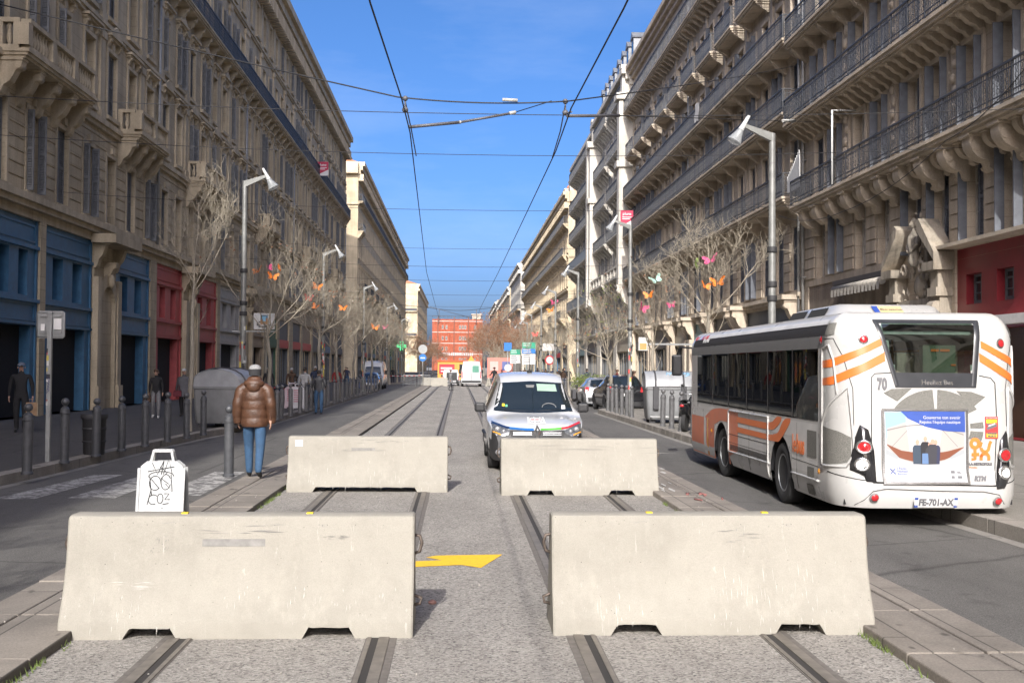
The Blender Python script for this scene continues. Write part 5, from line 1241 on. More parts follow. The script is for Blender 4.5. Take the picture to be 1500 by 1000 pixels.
for i,(x,w_) in enumerate(((.36,.05),(.44,.07))):
    mb=MB(); mb.loft([[rp(a,z,.03) for a in (x,x+w_)] for z in (.68,.71)]); mb.loft([[rp(a,z,.03) for a in (x,x+w_*.8)] for z in (.62,.65)]); mb.build('emblem',M_grey_ink,ad)
rtext('70',.19,M_grey_ink,-.475,1.755,'number',.012,sx=.66,bold=.009)
rtext('Heuliez Bus',.085,M_chrome,.22,1.78,'lettering',.018,bold=.001)
# hazard sticker, orange emblem, operator names
st=rquad('warning_sticker',M_red_ink,.82,.99,1.10,1.37,.008,bus)
mb=MB(); mb.loft([[rp(x,z,.0095) for x in frange(.835,.975,4)] for z in (1.115,1.335)]); mb.build('sticker_field',M_tagy,st)
mb=MB(); mb.loft([[rp(x,z+ (x-.83)*.35,.011) for x in frange(.84,.97,4)] for z in (1.20,1.235)]); mb.loft([[rp(x,z-(x-.83)*.1,.011) for x in frange(.84,.97,4)] for z in (1.265,1.285)]); mb.build('pictogram',M_grey_ink,st)
mb=MB(); mb.loft([[rp(x,z+(x-.83)*.35,.0115) for x in frange(.86,.95,3)] for z in (1.235,1.25)]); mb.build('pictogram',M_white_ink,st)
rtext('ATTENTION',.026,M_white_ink,.905,1.352,off=.011,parent=st); rtext('ANGLES',.034,M_grey_ink,.905,1.165,off=.012,bold=.0015,parent=st); rtext('MORTS',.034,M_grey_ink,.905,1.13,off=.012,bold=.0015,parent=st)
def oblob(pts,w=.05,closed=False):
    mb=MB(); Q=[Vector(p) for p in pts]; k=len(Q); rows=[]
    for i in range(k):
        a=Q[(i-1)%k] if (closed or i>0) else Q[i]; b_=Q[(i+1)%k] if (closed or i<k-1) else Q[i]
        t_=(b_-a).normalized(); n_=Vector((-t_.y,t_.x))*w/2; rows.append([rp(*(Q[i]+n_),.0085),rp(*(Q[i]-n_),.0085)])
    if closed: rows.append(rows[0])
    mb.loft(rows); return mb
a_=lambda cx,cz,r,a0,a1,n=12:[(cx+r*math.cos(lerp(a0,a1,i/n)),cz+r*math.sin(lerp(a0,a1,i/n))) for i in range(n+1)]
em=oblob(a_(.685,1.04,.05,0,2*PI,18)[:-1],.045,True).build('emblem',M_orange_ink,bus)
for pts in (a_(.685,.99,.0,0,1,1)+[(.685,.99),(.685,.85),(.64,.85)],[(.64,.905),(.70,.905),(.74,.91)],a_(.815,.87,.05,PI,0,10)+[(.865,.835)],[(.765,.835)]+a_(.815,.87,.05,PI,PI*.7,3),a_(.815,.99,.05,PI,2*PI,10)+[(.875,1.03),(.895,1.07)],[(.77,1.06)]+a_(.8,.99,.05,PI*.9,PI*.75,3),[(.735,1.02),(.765,1.0)]):
    if len(pts)>1: oblob([p for i,p in enumerate(pts) if i==0 or (Vector(p)-Vector(pts[i-1])).length>.002],.04).build('emblem_stroke',M_orange_ink,em)
rtext('LA METROPOLE',.042,M_grey_ink,.755,.79,off=.009,bold=.003); rtext('Mobilité',.032,M_orange_ink,.61,.748,off=.009,align='LEFT'); rtext('RTM',.075,M_grey_ink,.735,.615,off=.009,bold=.006,slant=.3)
# plate
pl=rquad('licence_plate',M_white_ink,-.14,.40,.275,.395,.085,bus)
for x0,x1 in ((-.14,-.095),(.355,.40)):
    mb=MB(); mb.loft([[rp(x,z,.087) for x in (x0,x1)] for z in (.275,.395)]); mb.build('plate_band',M_blue_ink,pl)
rtext('FE-701-AX',.112,M_grey_ink,.128,.335,'plate_number',.089,sx=.86,bold=.005,parent=pl)
rtext('F',.035,M_white_ink,-.118,.30,'plate_letter',.089,parent=pl); rtext('13',.035,M_white_ink,.378,.30,'plate_letter',.089,parent=pl)
# side lettering
def stext(s,size,m,y,z,name='lettering',bold=0,sx=1,off=.009):
    return text(s,size,m,bus,name,lambda c:Vector(bp(uy(y-c.x*sx),z+c.y,off+c.z)),'LEFT',.0015,bold)
stext('le',.36,M_bor,1.74,.90,sx=.72,off=.012); stext('bus',.36,M_bor,1.54,.90,bold=.008,sx=.72,off=.012); stext('METROPOLE',.10,M_white_ink,7.95,2.465); 
# roof pod
mb=MB(); pod=[(-.78,.15),(.78,.15)]
secs=[]
for y,w,h0,h1 in ((1.05,.55,2.60,2.62),(1.35,.62,2.60,2.80),(1.6,.66,2.60,2.83),(3.4,.66,2.60,2.83),(3.7,.6,2.6,2.80),(4.1,.5,2.6,2.63)):
    secs.append([(-w-.16,y,h0),(-w,y,h1-.02),(-w+.06,y,h1),(w-.06,y,h1),(w,y,h1-.02),(w+.16,y,h0)])
mb.loft(secs,0,True,False,True); pod=mb.build('roof_unit',M_bw,bus,angle=30)
for k in range(2):
    mb=MB(); y0=1.75+k*.95; mb.add([(-.775,y0,2.665),(-.775,y0+.8,2.665),(-.70,y0+.8,2.79),(-.70,y0,2.79)],[[0,1,2,3]]); mb.build('vent_slot',mat('slot_matt',(.02,.02,.02),.9),pod)
P_=lambda x,v:(x,1.05+.3*v-.012,2.62+.18*v+.008)
mb=MB(); mb.add([P_(-.28,.35),P_(.12,.35),P_(.12,.9),P_(-.28,.9)],[[0,1,2,3]]); mb.build('maker_label',mat('label_tan',(.55,.42,.22),.6),pod)
mb=MB(); mb.add([P_(-.28,.36),P_(-.2,.36),P_(-.2,.89),P_(-.28,.89)],[[0,1,2,3]]); o=mb.build('maker_label',M_blue_ink,pod); o.location=(0,-.003,.002)
text('Eberspächer',.062,M_grey_ink,pod,'lettering',frame((-.03,1.05+.3*.62-.018,2.62+.18*.62+.012),(1,0,0),(0,.3,.18)),ext=.001)
# mirror, wheels
mb=MB(); mb.tube([(-W_/2+.1,L_-.25,2.35),(-W_/2-.16,L_+.12,2.38),(-W_/2-.22,L_+.15,2.2)],.02,7); o=mb.build('mirror_arm',M_bblk,bus)
mb=MB(); mb.box(-W_/2-.33,-W_/2-.12,L_+.05,L_+.2,1.78,2.22); mb.build('mirror',M_bblk,o,bev=.04)
def wheel(parent,c,r,w,s,steer=0,hub=(.30,.31,.32),bolts=8,spokes=0,name='wheel'):
    t_=MB(); Mx=Matrix.Rotation(R(steer),3,'Z')@Matrix.Rotation(R(90*s),3,'Y')
    t_.lathe([(r*.60,-w*.40),(r*.86,-w*.5),(r*.955,-w*.46),(r,-w*.32),(r,w*.32),(r*.955,w*.46),(r*.86,w*.5),(r*.74,w*.50),(r*.66,w*.46),(r*.60,w*.40)],c,32,0,True,Mx)
    o=t_.build(name,M_rubber,parent,angle=35)
    m=MB(); m.lathe([(r*.62,-w*.3),(r*.63,w*.42),(r*.57,w*.43),(r*.54,w*.30),(r*.36,w*.12),(r*.28,w*.16),(r*.26,w*.34),(r*.1,w*.38),(.001,w*.38)],c,28,0,True,Mx)
    for i in range(bolts):
        a=2*PI*i/bolts; p=Mx@Vector((r*.40*math.cos(a),r*.40*math.sin(a),w*.2)); m.sph(Vector(c)+p,r*.045,6,4)
    for i in range(spokes):
        a=2*PI*i/spokes; d=Vector((math.cos(a),math.sin(a),0)); e=Vector((-math.sin(a),math.cos(a),0))
        pts=[Mx@(d*rr+e*ww+Vector((0,0,w*zz)))+Vector(c) for rr,ww,zz in ((r*.15,-r*.07,.42),(r*.15,r*.07,.42),(r*.58,r*.1,.44),(r*.58,-r*.1,.44))]
        m.add(pts,[[0,1,2,3]])
    m.build('rim',mat('rim_%d'%int(hub[0]*100),hub,.4,.6,.3,12),o,angle=35); return o
for s in (-1,1):
    wheel(bus,(s*(W_/2-.15),WR,WRAD-.03),WRAD-.03,.27,s); wheel(bus,(s*(W_/2-.17),WF,WRAD-.03),WRAD-.03,.26,s,4)
    for wy in (WR,WF):
        mb=MB(); k=16; mb.loft([[(s*(W_/2-.008),wy+.55*math.cos(PI*i/k),.42+.55*math.sin(PI*i/k)) for i in range(k+1)],[(s*(W_/2-.5),wy+.55*math.cos(PI*i/k),.42+.55*math.sin(PI*i/k)) for i in range(k+1)]])
        mb.add([(s*(W_/2-.5),wy-.55,.2),(s*(W_/2-.5),wy+.55,.2),(s*(W_/2-.5),wy+.55,1.0),(s*(W_/2-.5),wy-.55,1.0)],[[0,1,2,3]]); mb.build('wheel_arch',M_bblk,bus)
# ------------------------------------------------------------------ road vehicles
class Shell:
    """car body: half cross-sections along y (front at y=0 facing -y), with skin-hugging panels"""
    def __init__(s,L,W,belt,top,wtop,zs,wsill=None,nose=None,low=None):
        s.L,s.W=L,W; s.top=spline(*zip(*top)); s.wt=spline(*zip(*wtop)); s.belt=spline(*zip(*belt)); s.zs=zs; s.nose=spline(*zip(*nose)) if nose else (lambda y:1)
        ys=sorted(set([p[0] for p in top]+[L*i/46 for i in range(47)])); secs=[]
        for y in ys:
            t,w,b,n=s.top(y),s.wt(y),s.belt(y),s.nose(y); b=min(b,t-.07); h=W/2*n
            half=[(0,t),(w*.45,t-.006),(w*.8,t-.022),(w*.95,t-.05),(lerp(w,h,.35) if t-b>.2 else lerp(w,h,.5),lerp(t-.05,b,.45)),(h*.985,b),(h,lerp(b,zs,.35)),(h*.99,lerp(b,zs,.7)),(h*.955,zs+.06),(h*.9,zs)]
            secs.append([(x,y,z) for x,z in half]+[(-x,y,z) for x,z in half[:0:-1]])
        mb=MB(); mb.loft(secs,0,True,True,True); s.mb=mb
        for i,fc in enumerate(mb.f):
            c=sum((Vector(mb.v[k]) for k in fc),Vector())/len(fc)
            if low and (c.z<low[0] or (c.z<low[1] and c.y<low[2])): mb.m[i]=1
        tri=[]; 
        s.bvh=BVHTree.FromPolygons([Vector(v) for v in mb.v],mb.f)
    def hit(s,o,d,off=.006):
        p,n,_,_=s.bvh.ray_cast(Vector(o),Vector(d))
        if p is None: p,n,_,_=s.bvh.find_nearest(Vector(o)+Vector(d)*3)
        if n.dot(Vector(d))>0: n=-n
        return tuple(p+n*off)
    def front(s,off=.006): return lambda x,z:s.hit((x,-3,z),(0,1,0),off)
    def rear(s,off=.006): return lambda x,z:s.hit((x,s.L+3,z),(0,-1,0),off)
    def side(s,sg,off=.006): return lambda y,z:s.hit((sg*4,y,z),(-sg,0,0),off)
    def up(s,off=.006): return lambda x,y:s.hit((x,y,6),(0,0,-1),off)
def panel(fn,A,B,name,m,parent,n=14,mm=8):
    mb=MB(); patch(A,B,n,mm,fn,mb); return mb.build(name,m,parent)
def car_wheel(parent,x,y,r,w,s,m=(.34,.35,.36),steer=0): return wheel(parent,(x,y,r),r,w,s,steer,m,5,5)
M_vw=mat('van_white',(.50,.51,.52),.2,0,.04,2,0,0,.8); M_blkp=mat('bumper_plastic',(.03,.03,.032),.55,0,.2,14); M_wind=NT('windscreen'); t=M_wind; t.base((.012,.018,.022)); t.b.inputs['Roughness'].default_value=.05; t.b.inputs['Coat Weight'].default_value=1; M_wind=t.mat
M_headl=mat('headlamp',(.16,.165,.17),.1,.3,.6,30,0,0,1); M_trim=mat('dark_trim',(.014,.014,.015),.6)
van=thing('van','white delivery van with a blue green and red stripe along the bonnet, facing the camera','van',(1.40,19.25,.0),0)
V=Shell(4.4,1.76,[(0,.62),(.3,.80),(1,.98),(2,1.04),(4.4,1.05)],[(0,.60),(.05,.74),(.22,.855),(.55,.935),(1.0,1.005),(1.12,1.05),(1.4,1.32),(1.75,1.60),(2.05,1.715),(2.5,1.765),(3.6,1.765),(4.3,1.735),(4.4,1.68)],[(0,.60),(.2,.68),(.6,.72),(1.0,.70),(1.75,.62),(2.4,.64),(4.4,.64)],.20,nose=[(0,.80),(.12,.88),(.35,.955),(.8,1),(4.2,1),(4.4,.97)],low=(.33,.67,.40))
vb=V.mb.build('body',[M_vw,M_blkp],van,angle=45)
f=V.front(); f2=V.front(.010); f3=V.front(.014)
panel(f,[(-.62,.24),(0,.22),(.62,.24)],[(-.62,.62),(0,.60),(.62,.62)],'bumper',M_blkp,van,20,8)
panel(f2,[(-.46,.63),(0,.62),(.46,.63)],[(-.50,.745),(0,.715),(.50,.745)],'grille',M_trim,van,16,4)
for z in (.66,.695): panel(f3,[(-.42,z),(-.1,z)],[(-.43,z+.006),(-.1,z+.006)],'grille_bar',M_chrome,vb,6,2); panel(f3,[(.1,z),(.42,z)],[(.1,z+.006),(.43,z+.006)],'grille_bar',M_chrome,vb,6,2)
st=[(-.80,.875),(-.6,.815),(-.5,.79),(-.15,.765),(0,.765)]
for a,c,m_ in ((0,.42,mat('stripe_navy',(.012,.03,.09),.35)),(.42,.82,mat('stripe_blue',(.02,.12,.36),.35))):
    P=[(lerp(-.80,-.06,q),spline([-.80,-.6,-.5,-.15,0.],[.875,.815,.79,.768,.768])(lerp(-.80,-.06,q))) for q in frange(a,c if c<.8 else 1,8)]
    panel(f3,P,[(x,z-.035) for x,z in P],'bonnet_stripe',m_,vb,10,3)
for a,c,m_ in ((0,.5,mat('stripe_green',(.10,.42,.06),.35)),(.5,1,mat('stripe_red',(.50,.03,.04),.35))):
    P=[(lerp(.06,.80,q),spline([0.,.15,.5,.6,.80],[.768,.768,.79,.815,.875])(lerp(.06,.80,q))) for q in frange(a,c,8)]
    panel(f3,P,[(x,z-.03) for x,z in P],'bonnet_stripe',m_,vb,10,3)
for s in (-1,1):
    hl=panel(f2,[(s*.78,.69),(s*.62,.635),(s*.52,.665)],[(s*.81,.85),(s*.66,.80),(s*.47,.735)],'headlight',M_headl,van,10,6)
    for x,z,r_ in ((.70,.745,.048),(.59,.715,.035)):
        mb=MB(); c=f3(s*x,z); mb.sph(c,(r_,.02,r_),10,6); mb.build('lens',mat('lens_dim',(.30,.30,.31),.12,.2,.2,20,0,0,1),hl)
    panel(f3,[(s*.77,.70),(s*.64,.65)],[(s*.78,.72),(s*.64,.67)],'indicator',M_amber,hl,5,2)
    mb=MB(); c=f2(s*.70,.36); mb.sph(c,(.045,.02,.045),10,6); mb.build('fog_lamp',mat('lens_dim',(1,1,1)),van)
    # windscreen pillars, side glass, mirrors
    panel(V.side(s),[(1.75,1.06),(2.9,1.08)],[(2.0,1.55),(2.9,1.6)],'side_window',M_wind,van)
    mb=MB(); mb.tube([(s*.83,1.62,1.02),(s*.92,1.6,1.04)],.035,8); mb.lathe([(.03,-.06),(.085,-.05),(.1,0),(.095,.05),(.04,.065)],(0,0,0),14,0,True,Matrix.Diagonal((1.15,1,1)))
    k=len(mb.v)
    mm=MB(); secs=[]
    for q in frange(0,1,6):
        w_=.105*(1-abs(q*2-1)**3*.35); 
    mm.box(s*.885 if s>0 else -1.09,1.09*1 if s>0 else -.885,1.52,1.64,1.0,1.18); 
    o=mm.build('mirror',M_blkp,van,bev=.045); mb2=MB(); mb2.tube([(s*.80,1.60,1.0),(s*.92,1.58,1.05)],.03,8); mb2.build('mirror_arm',M_blkp,o)
    car_wheel(van,s*.75,.92,.315,.20,s); car_wheel(van,s*.75,3.65,.315,.20,s)
    k=14
    for wy in (.92,3.65): mb=MB(); mb.loft([[(s*.872,wy+r_*math.cos(PI*i/k),.30+r_*math.sin(PI*i/k)) for i in range(k+1)] for r_ in (0.0,.37)]); mb.build('wheel_arch',M_blkp,van)
panel(f2,[(-.74,1.035),(-.3,1.012),(0,1.007),(.3,1.012),(.74,1.035)],[(-.595,1.55),(0,1.585),(.595,1.55)],'windscreen',M_wind,van,18,12)
ws=van.children[-1]
panel(f3,[(.10,1.40),(.47,1.39)],[(.09,1.53),(.45,1.52)],'sun_visor',mat('visor_green',(.30,.42,.34),.4),ws,8,5)
panel(f3,[(-.10,1.46),(.03,1.46)],[(-.12,1.51),(.05,1.51)],'mirror_glass',M_bgrey,ws,5,3)
panel(V.front(.009),[(-.56,1.09),(-.1,1.09)],[(-.46,1.15),(-.12,1.16)],'dashboard_reflection' if False else 'painted_reflection',M_bgrey,ws,10,3)  # grey patch painting the dashboard's reflection onto the windscreen
mb=MB(); c=[f2(.30+.13*math.cos(a),1.10+.075*math.sin(a)) for a in [PI*i/10 for i in range(11)]]; mb.tube(c,.010,5); mb.build('steering_wheel',M_bgrey,ws)
for x,z,w_,m_ in ((-.58,1.115,.035,M_tagy),(-.52,1.105,.03,mat('sticker_green',(.12,.4,.25),.6)),(.53,1.07,.05,M_sticker)): panel(f3,[(x,z),(x+w_*1.4,z)],[(x+.004,z+w_*1.4),(x+w_*1.4,z+w_*1.4)],'windscreen_sticker',m_,ws,3,3)
mb=MB(); mb.tube([f3(-.55,1.045),f3(.02,1.03)],.008,5); mb.tube([f3(.05,1.03),f3(.5,1.06)],.008,5); mb.build('wiper',M_trim,van)
mb=MB(); z=V.top(2.35); mb.lathe([(.05,0),(.045,.03),(.02,.05)],(0,2.3,z-.005),10); mb.tube([(0,2.3,z+.03),(0,2.42,z+.30)],.006,5); mb.build('antenna',M_trim,van)
# bonnet lettering and maker's diamond
bl_=panel(f2,[(-.16,.845),(.16,.845)],[(-.15,.945),(.15,.945)],'bonnet_sticker',mat('sticker_pale',(.66,.66,.66),.4),vb,8,6)
for i,(x0,x1,z,m_) in enumerate(((-.12,.12,.925,M_grey_ink),(-.09,.09,.897,M_red_ink),(-.12,.12,.868,M_grey_ink))):
    for q in range(9):
        if q%4==3: continue
        xa=lerp(x0,x1,q/9); bow=.010*(1-(2*q/8-1)**2)*(1 if i==0 else -1 if i==2 else 0); panel(f3,[(xa,z+bow),(xa+(x1-x0)/12,z+bow)],[(xa,z+.013+bow),(xa+(x1-x0)/12,z+.013+bow)],'lettering',m_,bl_,2,2)
d=MB(); P=lambda x,z,o:V.front(o)(x,z)
out=[(0,.845-.02),(.072,.705),(0,.59),(-.072,.705)]; inn=[(0,.775),(.03,.705),(0,.64),(-.03,.705)]
for i in range(4):
    a,c,e,g_=out[i],out[(i+1)%4],inn[(i+1)%4],inn[i]; d.add([P(*a,.02),P(*c,.02),P(*e,.05),P(*g_,.05)],[[0,1,2,3]])
d.build('emblem',M_chrome,van); d=MB(); d.add([P(*q,.016) for q in out],[[0,1,2,3]]); d.build('emblem_ground',mat('emblem_blue',(.03,.035,.09),.3),van)
pl=panel(f3,[(-.26,.40),(.26,.40)],[(-.26,.51),(.26,.51)],'licence_plate',M_white_ink,van,6,3)
mb=MB(); mb.tube([(-.88,1.2,.55),(-.885,3.4,.55)],.03,5); mb.build('side_moulding',M_blkp,van)
# --- passenger cars, built once each with their own proportions
def hatch(name,label,loc,rz,paint,suv=False,view='rear',plate=None,light=None):
    c=thing(name,label,'car',loc,R(rz)); k=1.12 if suv else 1.0
    S=Shell(4.2,1.8,[(0,.62*k),(1,.86*k),(2.2,.93*k),(4.2,.96*k)],[(0,.56*k),(.06,.70*k),(.5,.86*k),(1.15,.97*k),(1.75,1.32*k),(2.15,1.45*k),(3.0,1.47*k),(3.6,1.40*k),(3.95,1.12*k),(4.1,.95*k),(4.2,.62*k)],[(0,.58),(.6,.70),(1.2,.70),(2,.56),(3.4,.58),(4.0,.66),(4.2,.68)],.22 if suv else .18,nose=[(0,.80),(.2,.92),(.7,1),(3.6,1),(4.05,.94),(4.2,.88)])
    b=S.mb.build('body',paint,c,angle=45)
    for s in (-1,1):
        panel(S.side(s),[(1.5,.97*k),(3.0,.98*k),(3.55,1.02*k)],[(1.95,1.36*k),(2.9,1.39*k),(3.4,1.34*k)],'side_window',M_wind,c)
        panel(S.side(s),[(.1,.2),(4.1,.22)],[(.1,.30),(4.1,.30)],'sill',M_blkp,c,16,2)
        panel(S.rear(.012),[(s*.60,.78*k),(s*.84,.76*k)],[(s*.64,.98*k),(s*.82,1.0*k)],'tail_light',M_red,c,6,5)
        panel(S.front(.012),[(s*.52,.62*k),(s*.74,.66*k)],[(s*.48,.70*k),(s*.78,.78*k)],'headlight',M_headl,c,6,5)
        car_wheel(c,s*.79,.82,.32*k,.2,s); car_wheel(c,s*.79,3.4,.32*k,.2,s)
        mm=MB(); mm.box(min(s*.9,s*1.05),max(s*.9,s*1.05),1.42,1.52,.93*k,1.06*k); mm.build('mirror',M_trim,c,bev=.03)
        for wy in (.82,3.4): mb=MB(); mb.loft([[(s*.902,wy+r_*math.cos(PI*i/12),.31*k+r_*math.sin(PI*i/12)) for i in range(13)] for r_ in (0,.37*k)]); mb.build('wheel_arch',M_blkp,c)
    panel(S.rear(.008),[(-.58,1.02*k),(0,1.0*k),(.58,1.02*k)],[(-.50,1.32*k),(0,1.35*k),(.50,1.32*k)],'rear_window',M_wind,c,12,8)
    panel(S.front(.008),[(-.64,1.0*k),(0,.98*k),(.64,1.0*k)],[(-.5,1.33*k),(0,1.37*k),(.5,1.33*k)],'windscreen',M_wind,c,12,8)
    panel(S.rear(.010),[(-.82,.28),(.82,.28)],[(-.80,.46),(.80,.46)],'bumper',M_blkp,c,12,4); panel(S.front(.010),[(-.6,.28),(.6,.28)],[(-.6,.46),(.6,.46)],'bumper',M_blkp,c,12,4)
    pf=S.rear(.016) if view=='rear' else S.front(.016)
    pl=panel(pf,[(-.26,.62*k),(.26,.62*k)] if view=='rear' else [(-.26,.46),(.26,.46)],[(-.26,.73*k),(.26,.73*k)] if view=='rear' else [(-.26,.57),(.26,.57)],'licence_plate',M_white_ink,c,6,3)
    return c
M_cblk=mat('car_black',(.012,.013,.016),.15,0,.1,2,0,0,1); M_cgrey=mat('car_silver',(.40,.41,.42),.25,.5,.08,2,0,0,.8); M_cblue=mat('car_blue',(.02,.05,.14),.2,.1,.1,2,0,0,1)
hatch('parked_car','black sport utility car seen from behind, parked beside the right bollards',(7.25,52.2,ROAD),0+180+180,M_cblk,True).rotation_euler.z=PI+R(3)
bpy.data.objects['parked_car'].location=(7.2,52.0,ROAD)
hatch('parked_car','silver grey hatchback parked in front of the black car on the right',(7.1,58.0,ROAD),180,M_cgrey)
hatch('parked_car','dark blue car facing the camera at the end of the left bollards',(-7.25,87.5,ROAD),0,M_cblue,False,'front')
# --- far white vans
def boxvan(name,label,loc,rz,view='rear'):
    c=thing(name,label,'van',loc,R(rz))
    S=Shell(5.2,1.96,[(0,.8),(.8,1.1),(1.4,1.25),(5.2,1.25)],[(0,.70),(.08,.9),(.5,1.08),(1.0,1.2),(1.5,1.85),(2.0,2.28),(2.6,2.42),(5.0,2.42),(5.15,2.38),(5.2,2.3)],[(0,.7),(.8,.8),(1.6,.78),(2.4,.80),(5.2,.82)],.3,nose=[(0,.85),(.3,.96),(.8,1),(5.2,.99)])
    S.mb.build('body',M_vw,c,angle=45)
    wr=S.rear(.01)
    for s in (-1,1):
        panel(wr,[(s*.08,1.35),(s*.72,1.35)],[(s*.08,2.0),(s*.70,2.0)],'rear_window',mat('van_glass_green',(.10,.26,.20),.15) if s<0 else mat('van_panel_cream',(.6,.57,.48),.4),c,6,6)
        panel(wr,[(s*.84,.8),(s*.93,.8)],[(s*.84,1.5),(s*.92,1.5)],'tail_light',M_red,c,3,5)
        panel(S.side(s),[(1.5,1.25),(2.5,1.27)],[(1.8,1.85),(2.5,1.9)],'side_window',M_wind,c); car_wheel(c,s*.85,.95,.34,.22,s); car_wheel(c,s*.85,4.1,.34,.22,s)
        panel(S.front(.012),[(s*.55,.80),(s*.82,.86)],[(s*.5,.9),(s*.84,1.0)],'headlight',M_headl,c,5,4)
        mm=MB(); mm.box(min(s*.98,s*1.2),max(s*.98,s*1.2),1.35,1.45,1.25,1.6); mm.build('mirror',M_trim,c,bev=.03)
    panel(wr,[(-.015,.6),(.015,.6)],[(-.015,2.2),(.015,2.2)],'door_gap',M_line,c,3,6); panel(wr,[(-.9,.36),(.9,.36)],[(-.9,.58),(.9,.58)],'bumper',M_blkp,c,8,3); panel(S.front(.01),[(-.8,.34),(.8,.34)],[(-.8,.62),(.8,.62)],'bumper',M_blkp,c,8,3)
    panel(wr,[(-.7,.78),(-.2,.78)],[(-.7,.9),(-.2,.9)],'licence_plate',M_white_ink,c,3,3)
    panel(S.front(.01),[(-.72,1.25),(.72,1.25)],[(-.62,1.9),(.62,1.9)],'windscreen',M_wind,c,10,8)
    return c
bv=boxvan('van','tall white van seen from behind, far down the tram tracks',(1.22,108.8,0),180)
mb=MB(); mb.box(-.5,.5,1,1.1,2.5,2.55); mb.add([(-.32,.9,2.55),(.32,.9,2.55),(0,.9,3.1)],[[0,1,2]]); bv_t=mb.build('warning_triangle',mat('hazard_orange',(.75,.28,.04),.6),bv)
bv_t.location=(0,2.2,-.12)
boxvan('van','white van parked behind the dark blue car on the left',(-7.35,93.2,ROAD),0)
tr=boxvan('truck','white truck with its side open, standing left of the tall white van',(-.75,112,0),180)
tr.scale=(.85,.85,.66)
mb=MB(); mb.box(-.7,.5,5.28,5.36,.9,2.0); mb.box(-.9,-.6,5.3,5.5,.5,.9); mb.build('open_hatch',M_blkp,tr)
# construction cabin and excavator body in yellow-orange behind
cb=thing('site_cabin','orange site cabin with a red poster standing across the far tracks','cabin',(-.3,136,0))
mb=MB(); mb.box(-2.3,2.3,0,2.4,.25,2.5); mb.box(-2.4,2.4,-.1,2.5,2.5,2.7,1); 
for x in (-1.9,1.9): mb.box(x-.15,x+.15,.2,2.2,.0,.25,1)
mb.build('body',[mat('cabin_orange',(.62,.30,.06),.6),mat('cabin_red',(.5,.09,.03),.6)],cb,bev=.04)
mb=MB(); mb.box(-2.1,-.2,-.06,-.004,1.0,2.2); p=mb.build('poster',mat('poster_red',(.5,.03,.05),.6),cb); mb=MB(); mb.box(-1.9,-.5,-.075,-.062,1.6,1.8); mb.box(-1.9,-.9,-.075,-.062,1.25,1.4); mb.build('lettering',M_white_ink,p)
mb=MB(); mb.box(.4,2.0,-.05,-.004,1.0,2.2); mb.build('window',M_pane,cb)
# --- rubbish containers with domed lids
M_cont=mat('container_grey',(.19,.195,.20),.5,0,.15,4); M_lid=mat('container_lid',(.29,.30,.315),.4,0,.15,4); M_cdark=mat('container_dark',(.05,.05,.055),.6,0,.2,6)
def container(label,loc,rz,W=1.75,D=1.25,tagc=None):
    c=thing('rubbish_container',label,'waste container',loc,R(rz))
    mb=MB(); secs=[]
    for z,k in ((.12,.90),(.16,.93),(.6,.97),(1.08,1.0),(1.1,1.03),(1.17,1.03)): 
        w,d=W/2*k,D/2*k; r_=.12; pts=[]
        for cx,cy,a0 in ((w-r_,d-r_,0),(-w+r_,d-r_,PI/2),(-w+r_,-d+r_,PI),(w-r_,-d+r_,1.5*PI)):
            for i in range(4): pts.append((cx+r_*math.cos(a0+PI/2*i/3),cy+r_*math.sin(a0+PI/2*i/3),z))
        secs.append(pts)
    mb.loft(secs,0,True,True,True); mb.build('bin_body',M_cont,c,angle=35)
    mb=MB(); secs=[]
    for i in range(11):
        a=PI*i/10; y=-D/2*1.04*math.cos(a); z=1.18+.50*math.sin(a)**.8
        secs.append([(-W/2*1.03,y,z-.05*abs(math.cos(a))),(-W/2*.99,y,z),(-W*.16,y,z+.015),(W*.16,y,z+.015),(W/2*.99,y,z),(W/2*1.03,y,z-.05*abs(math.cos(a)))])
    mb.loft(secs,0,True)
    for s in (-1,1):
        P=[(s*W/2*1.0,-D/2*1.02*math.cos(PI*i/10),1.17+.49*math.sin(PI*i/10)**.8) for i in range(11)]; mb.add(P,[list(range(11))],0)
    ld=mb.build('lid',M_lid,c,angle=35)
    for s in (-1,1):
        mb=MB(); P=[(s*W*.30,-D/2*1.055*math.cos(PI*i/10),1.185+.51*math.sin(PI*i/10)**.8) for i in range(11)]; mb.tube(P,.03,6); mb.build('lid_rib',M_cdark,ld)
        mb=MB(); mb.box(s*W*.30-.09,s*W*.30+.09,-D/2-.09,-D/2+.05,.45,1.2); mb.build('side_fitting',M_cdark,c,bev=.02)
    mb=MB(); mb.tube([(-W*.42,-D/2-.12,.22),(W*.42,-D/2-.12,.22)],.022,6); mb.box(-W*.42,-W*.39,-D/2-.13,-D/2+.1,.2,.24); mb.box(W*.39,W*.42,-D/2-.13,-D/2+.1,.2,.24); mb.build('foot_bar',M_cap,c)
    mb=MB()
    for sx in (-1,1):
        for sy in (-1,1): mb.box(sx*W*.36-.09,sx*W*.36+.09,sy*D*.34-.09,sy*D*.34+.09,0,.13)
    mb.build('foot',M_cdark,c); return c,ld
container('grey rubbish container with domed lid behind the man in the brown jacket',(-6.72,32.2,.08),78,1.55,1.45)
cc,ld=container('grey rubbish container with blue scrawl on its domed lid, behind the right bollards',(6.85,35.6,.08),-4,1.5,1.3)
mb=MB(); rg=random.Random(4)
fz=lambda x,y:(x,y,1.18+.50*math.sin(math.acos(max(-1,min(1,-y/(1.3/2*1.04)))))**.8+.022)
for k in range(7):
    x=-.1+k*.11; mb.tube([fz(x,-.50),fz(x+.07,-.40),fz(x+.02,-.34),fz(x+.1,-.44)],.016,5)
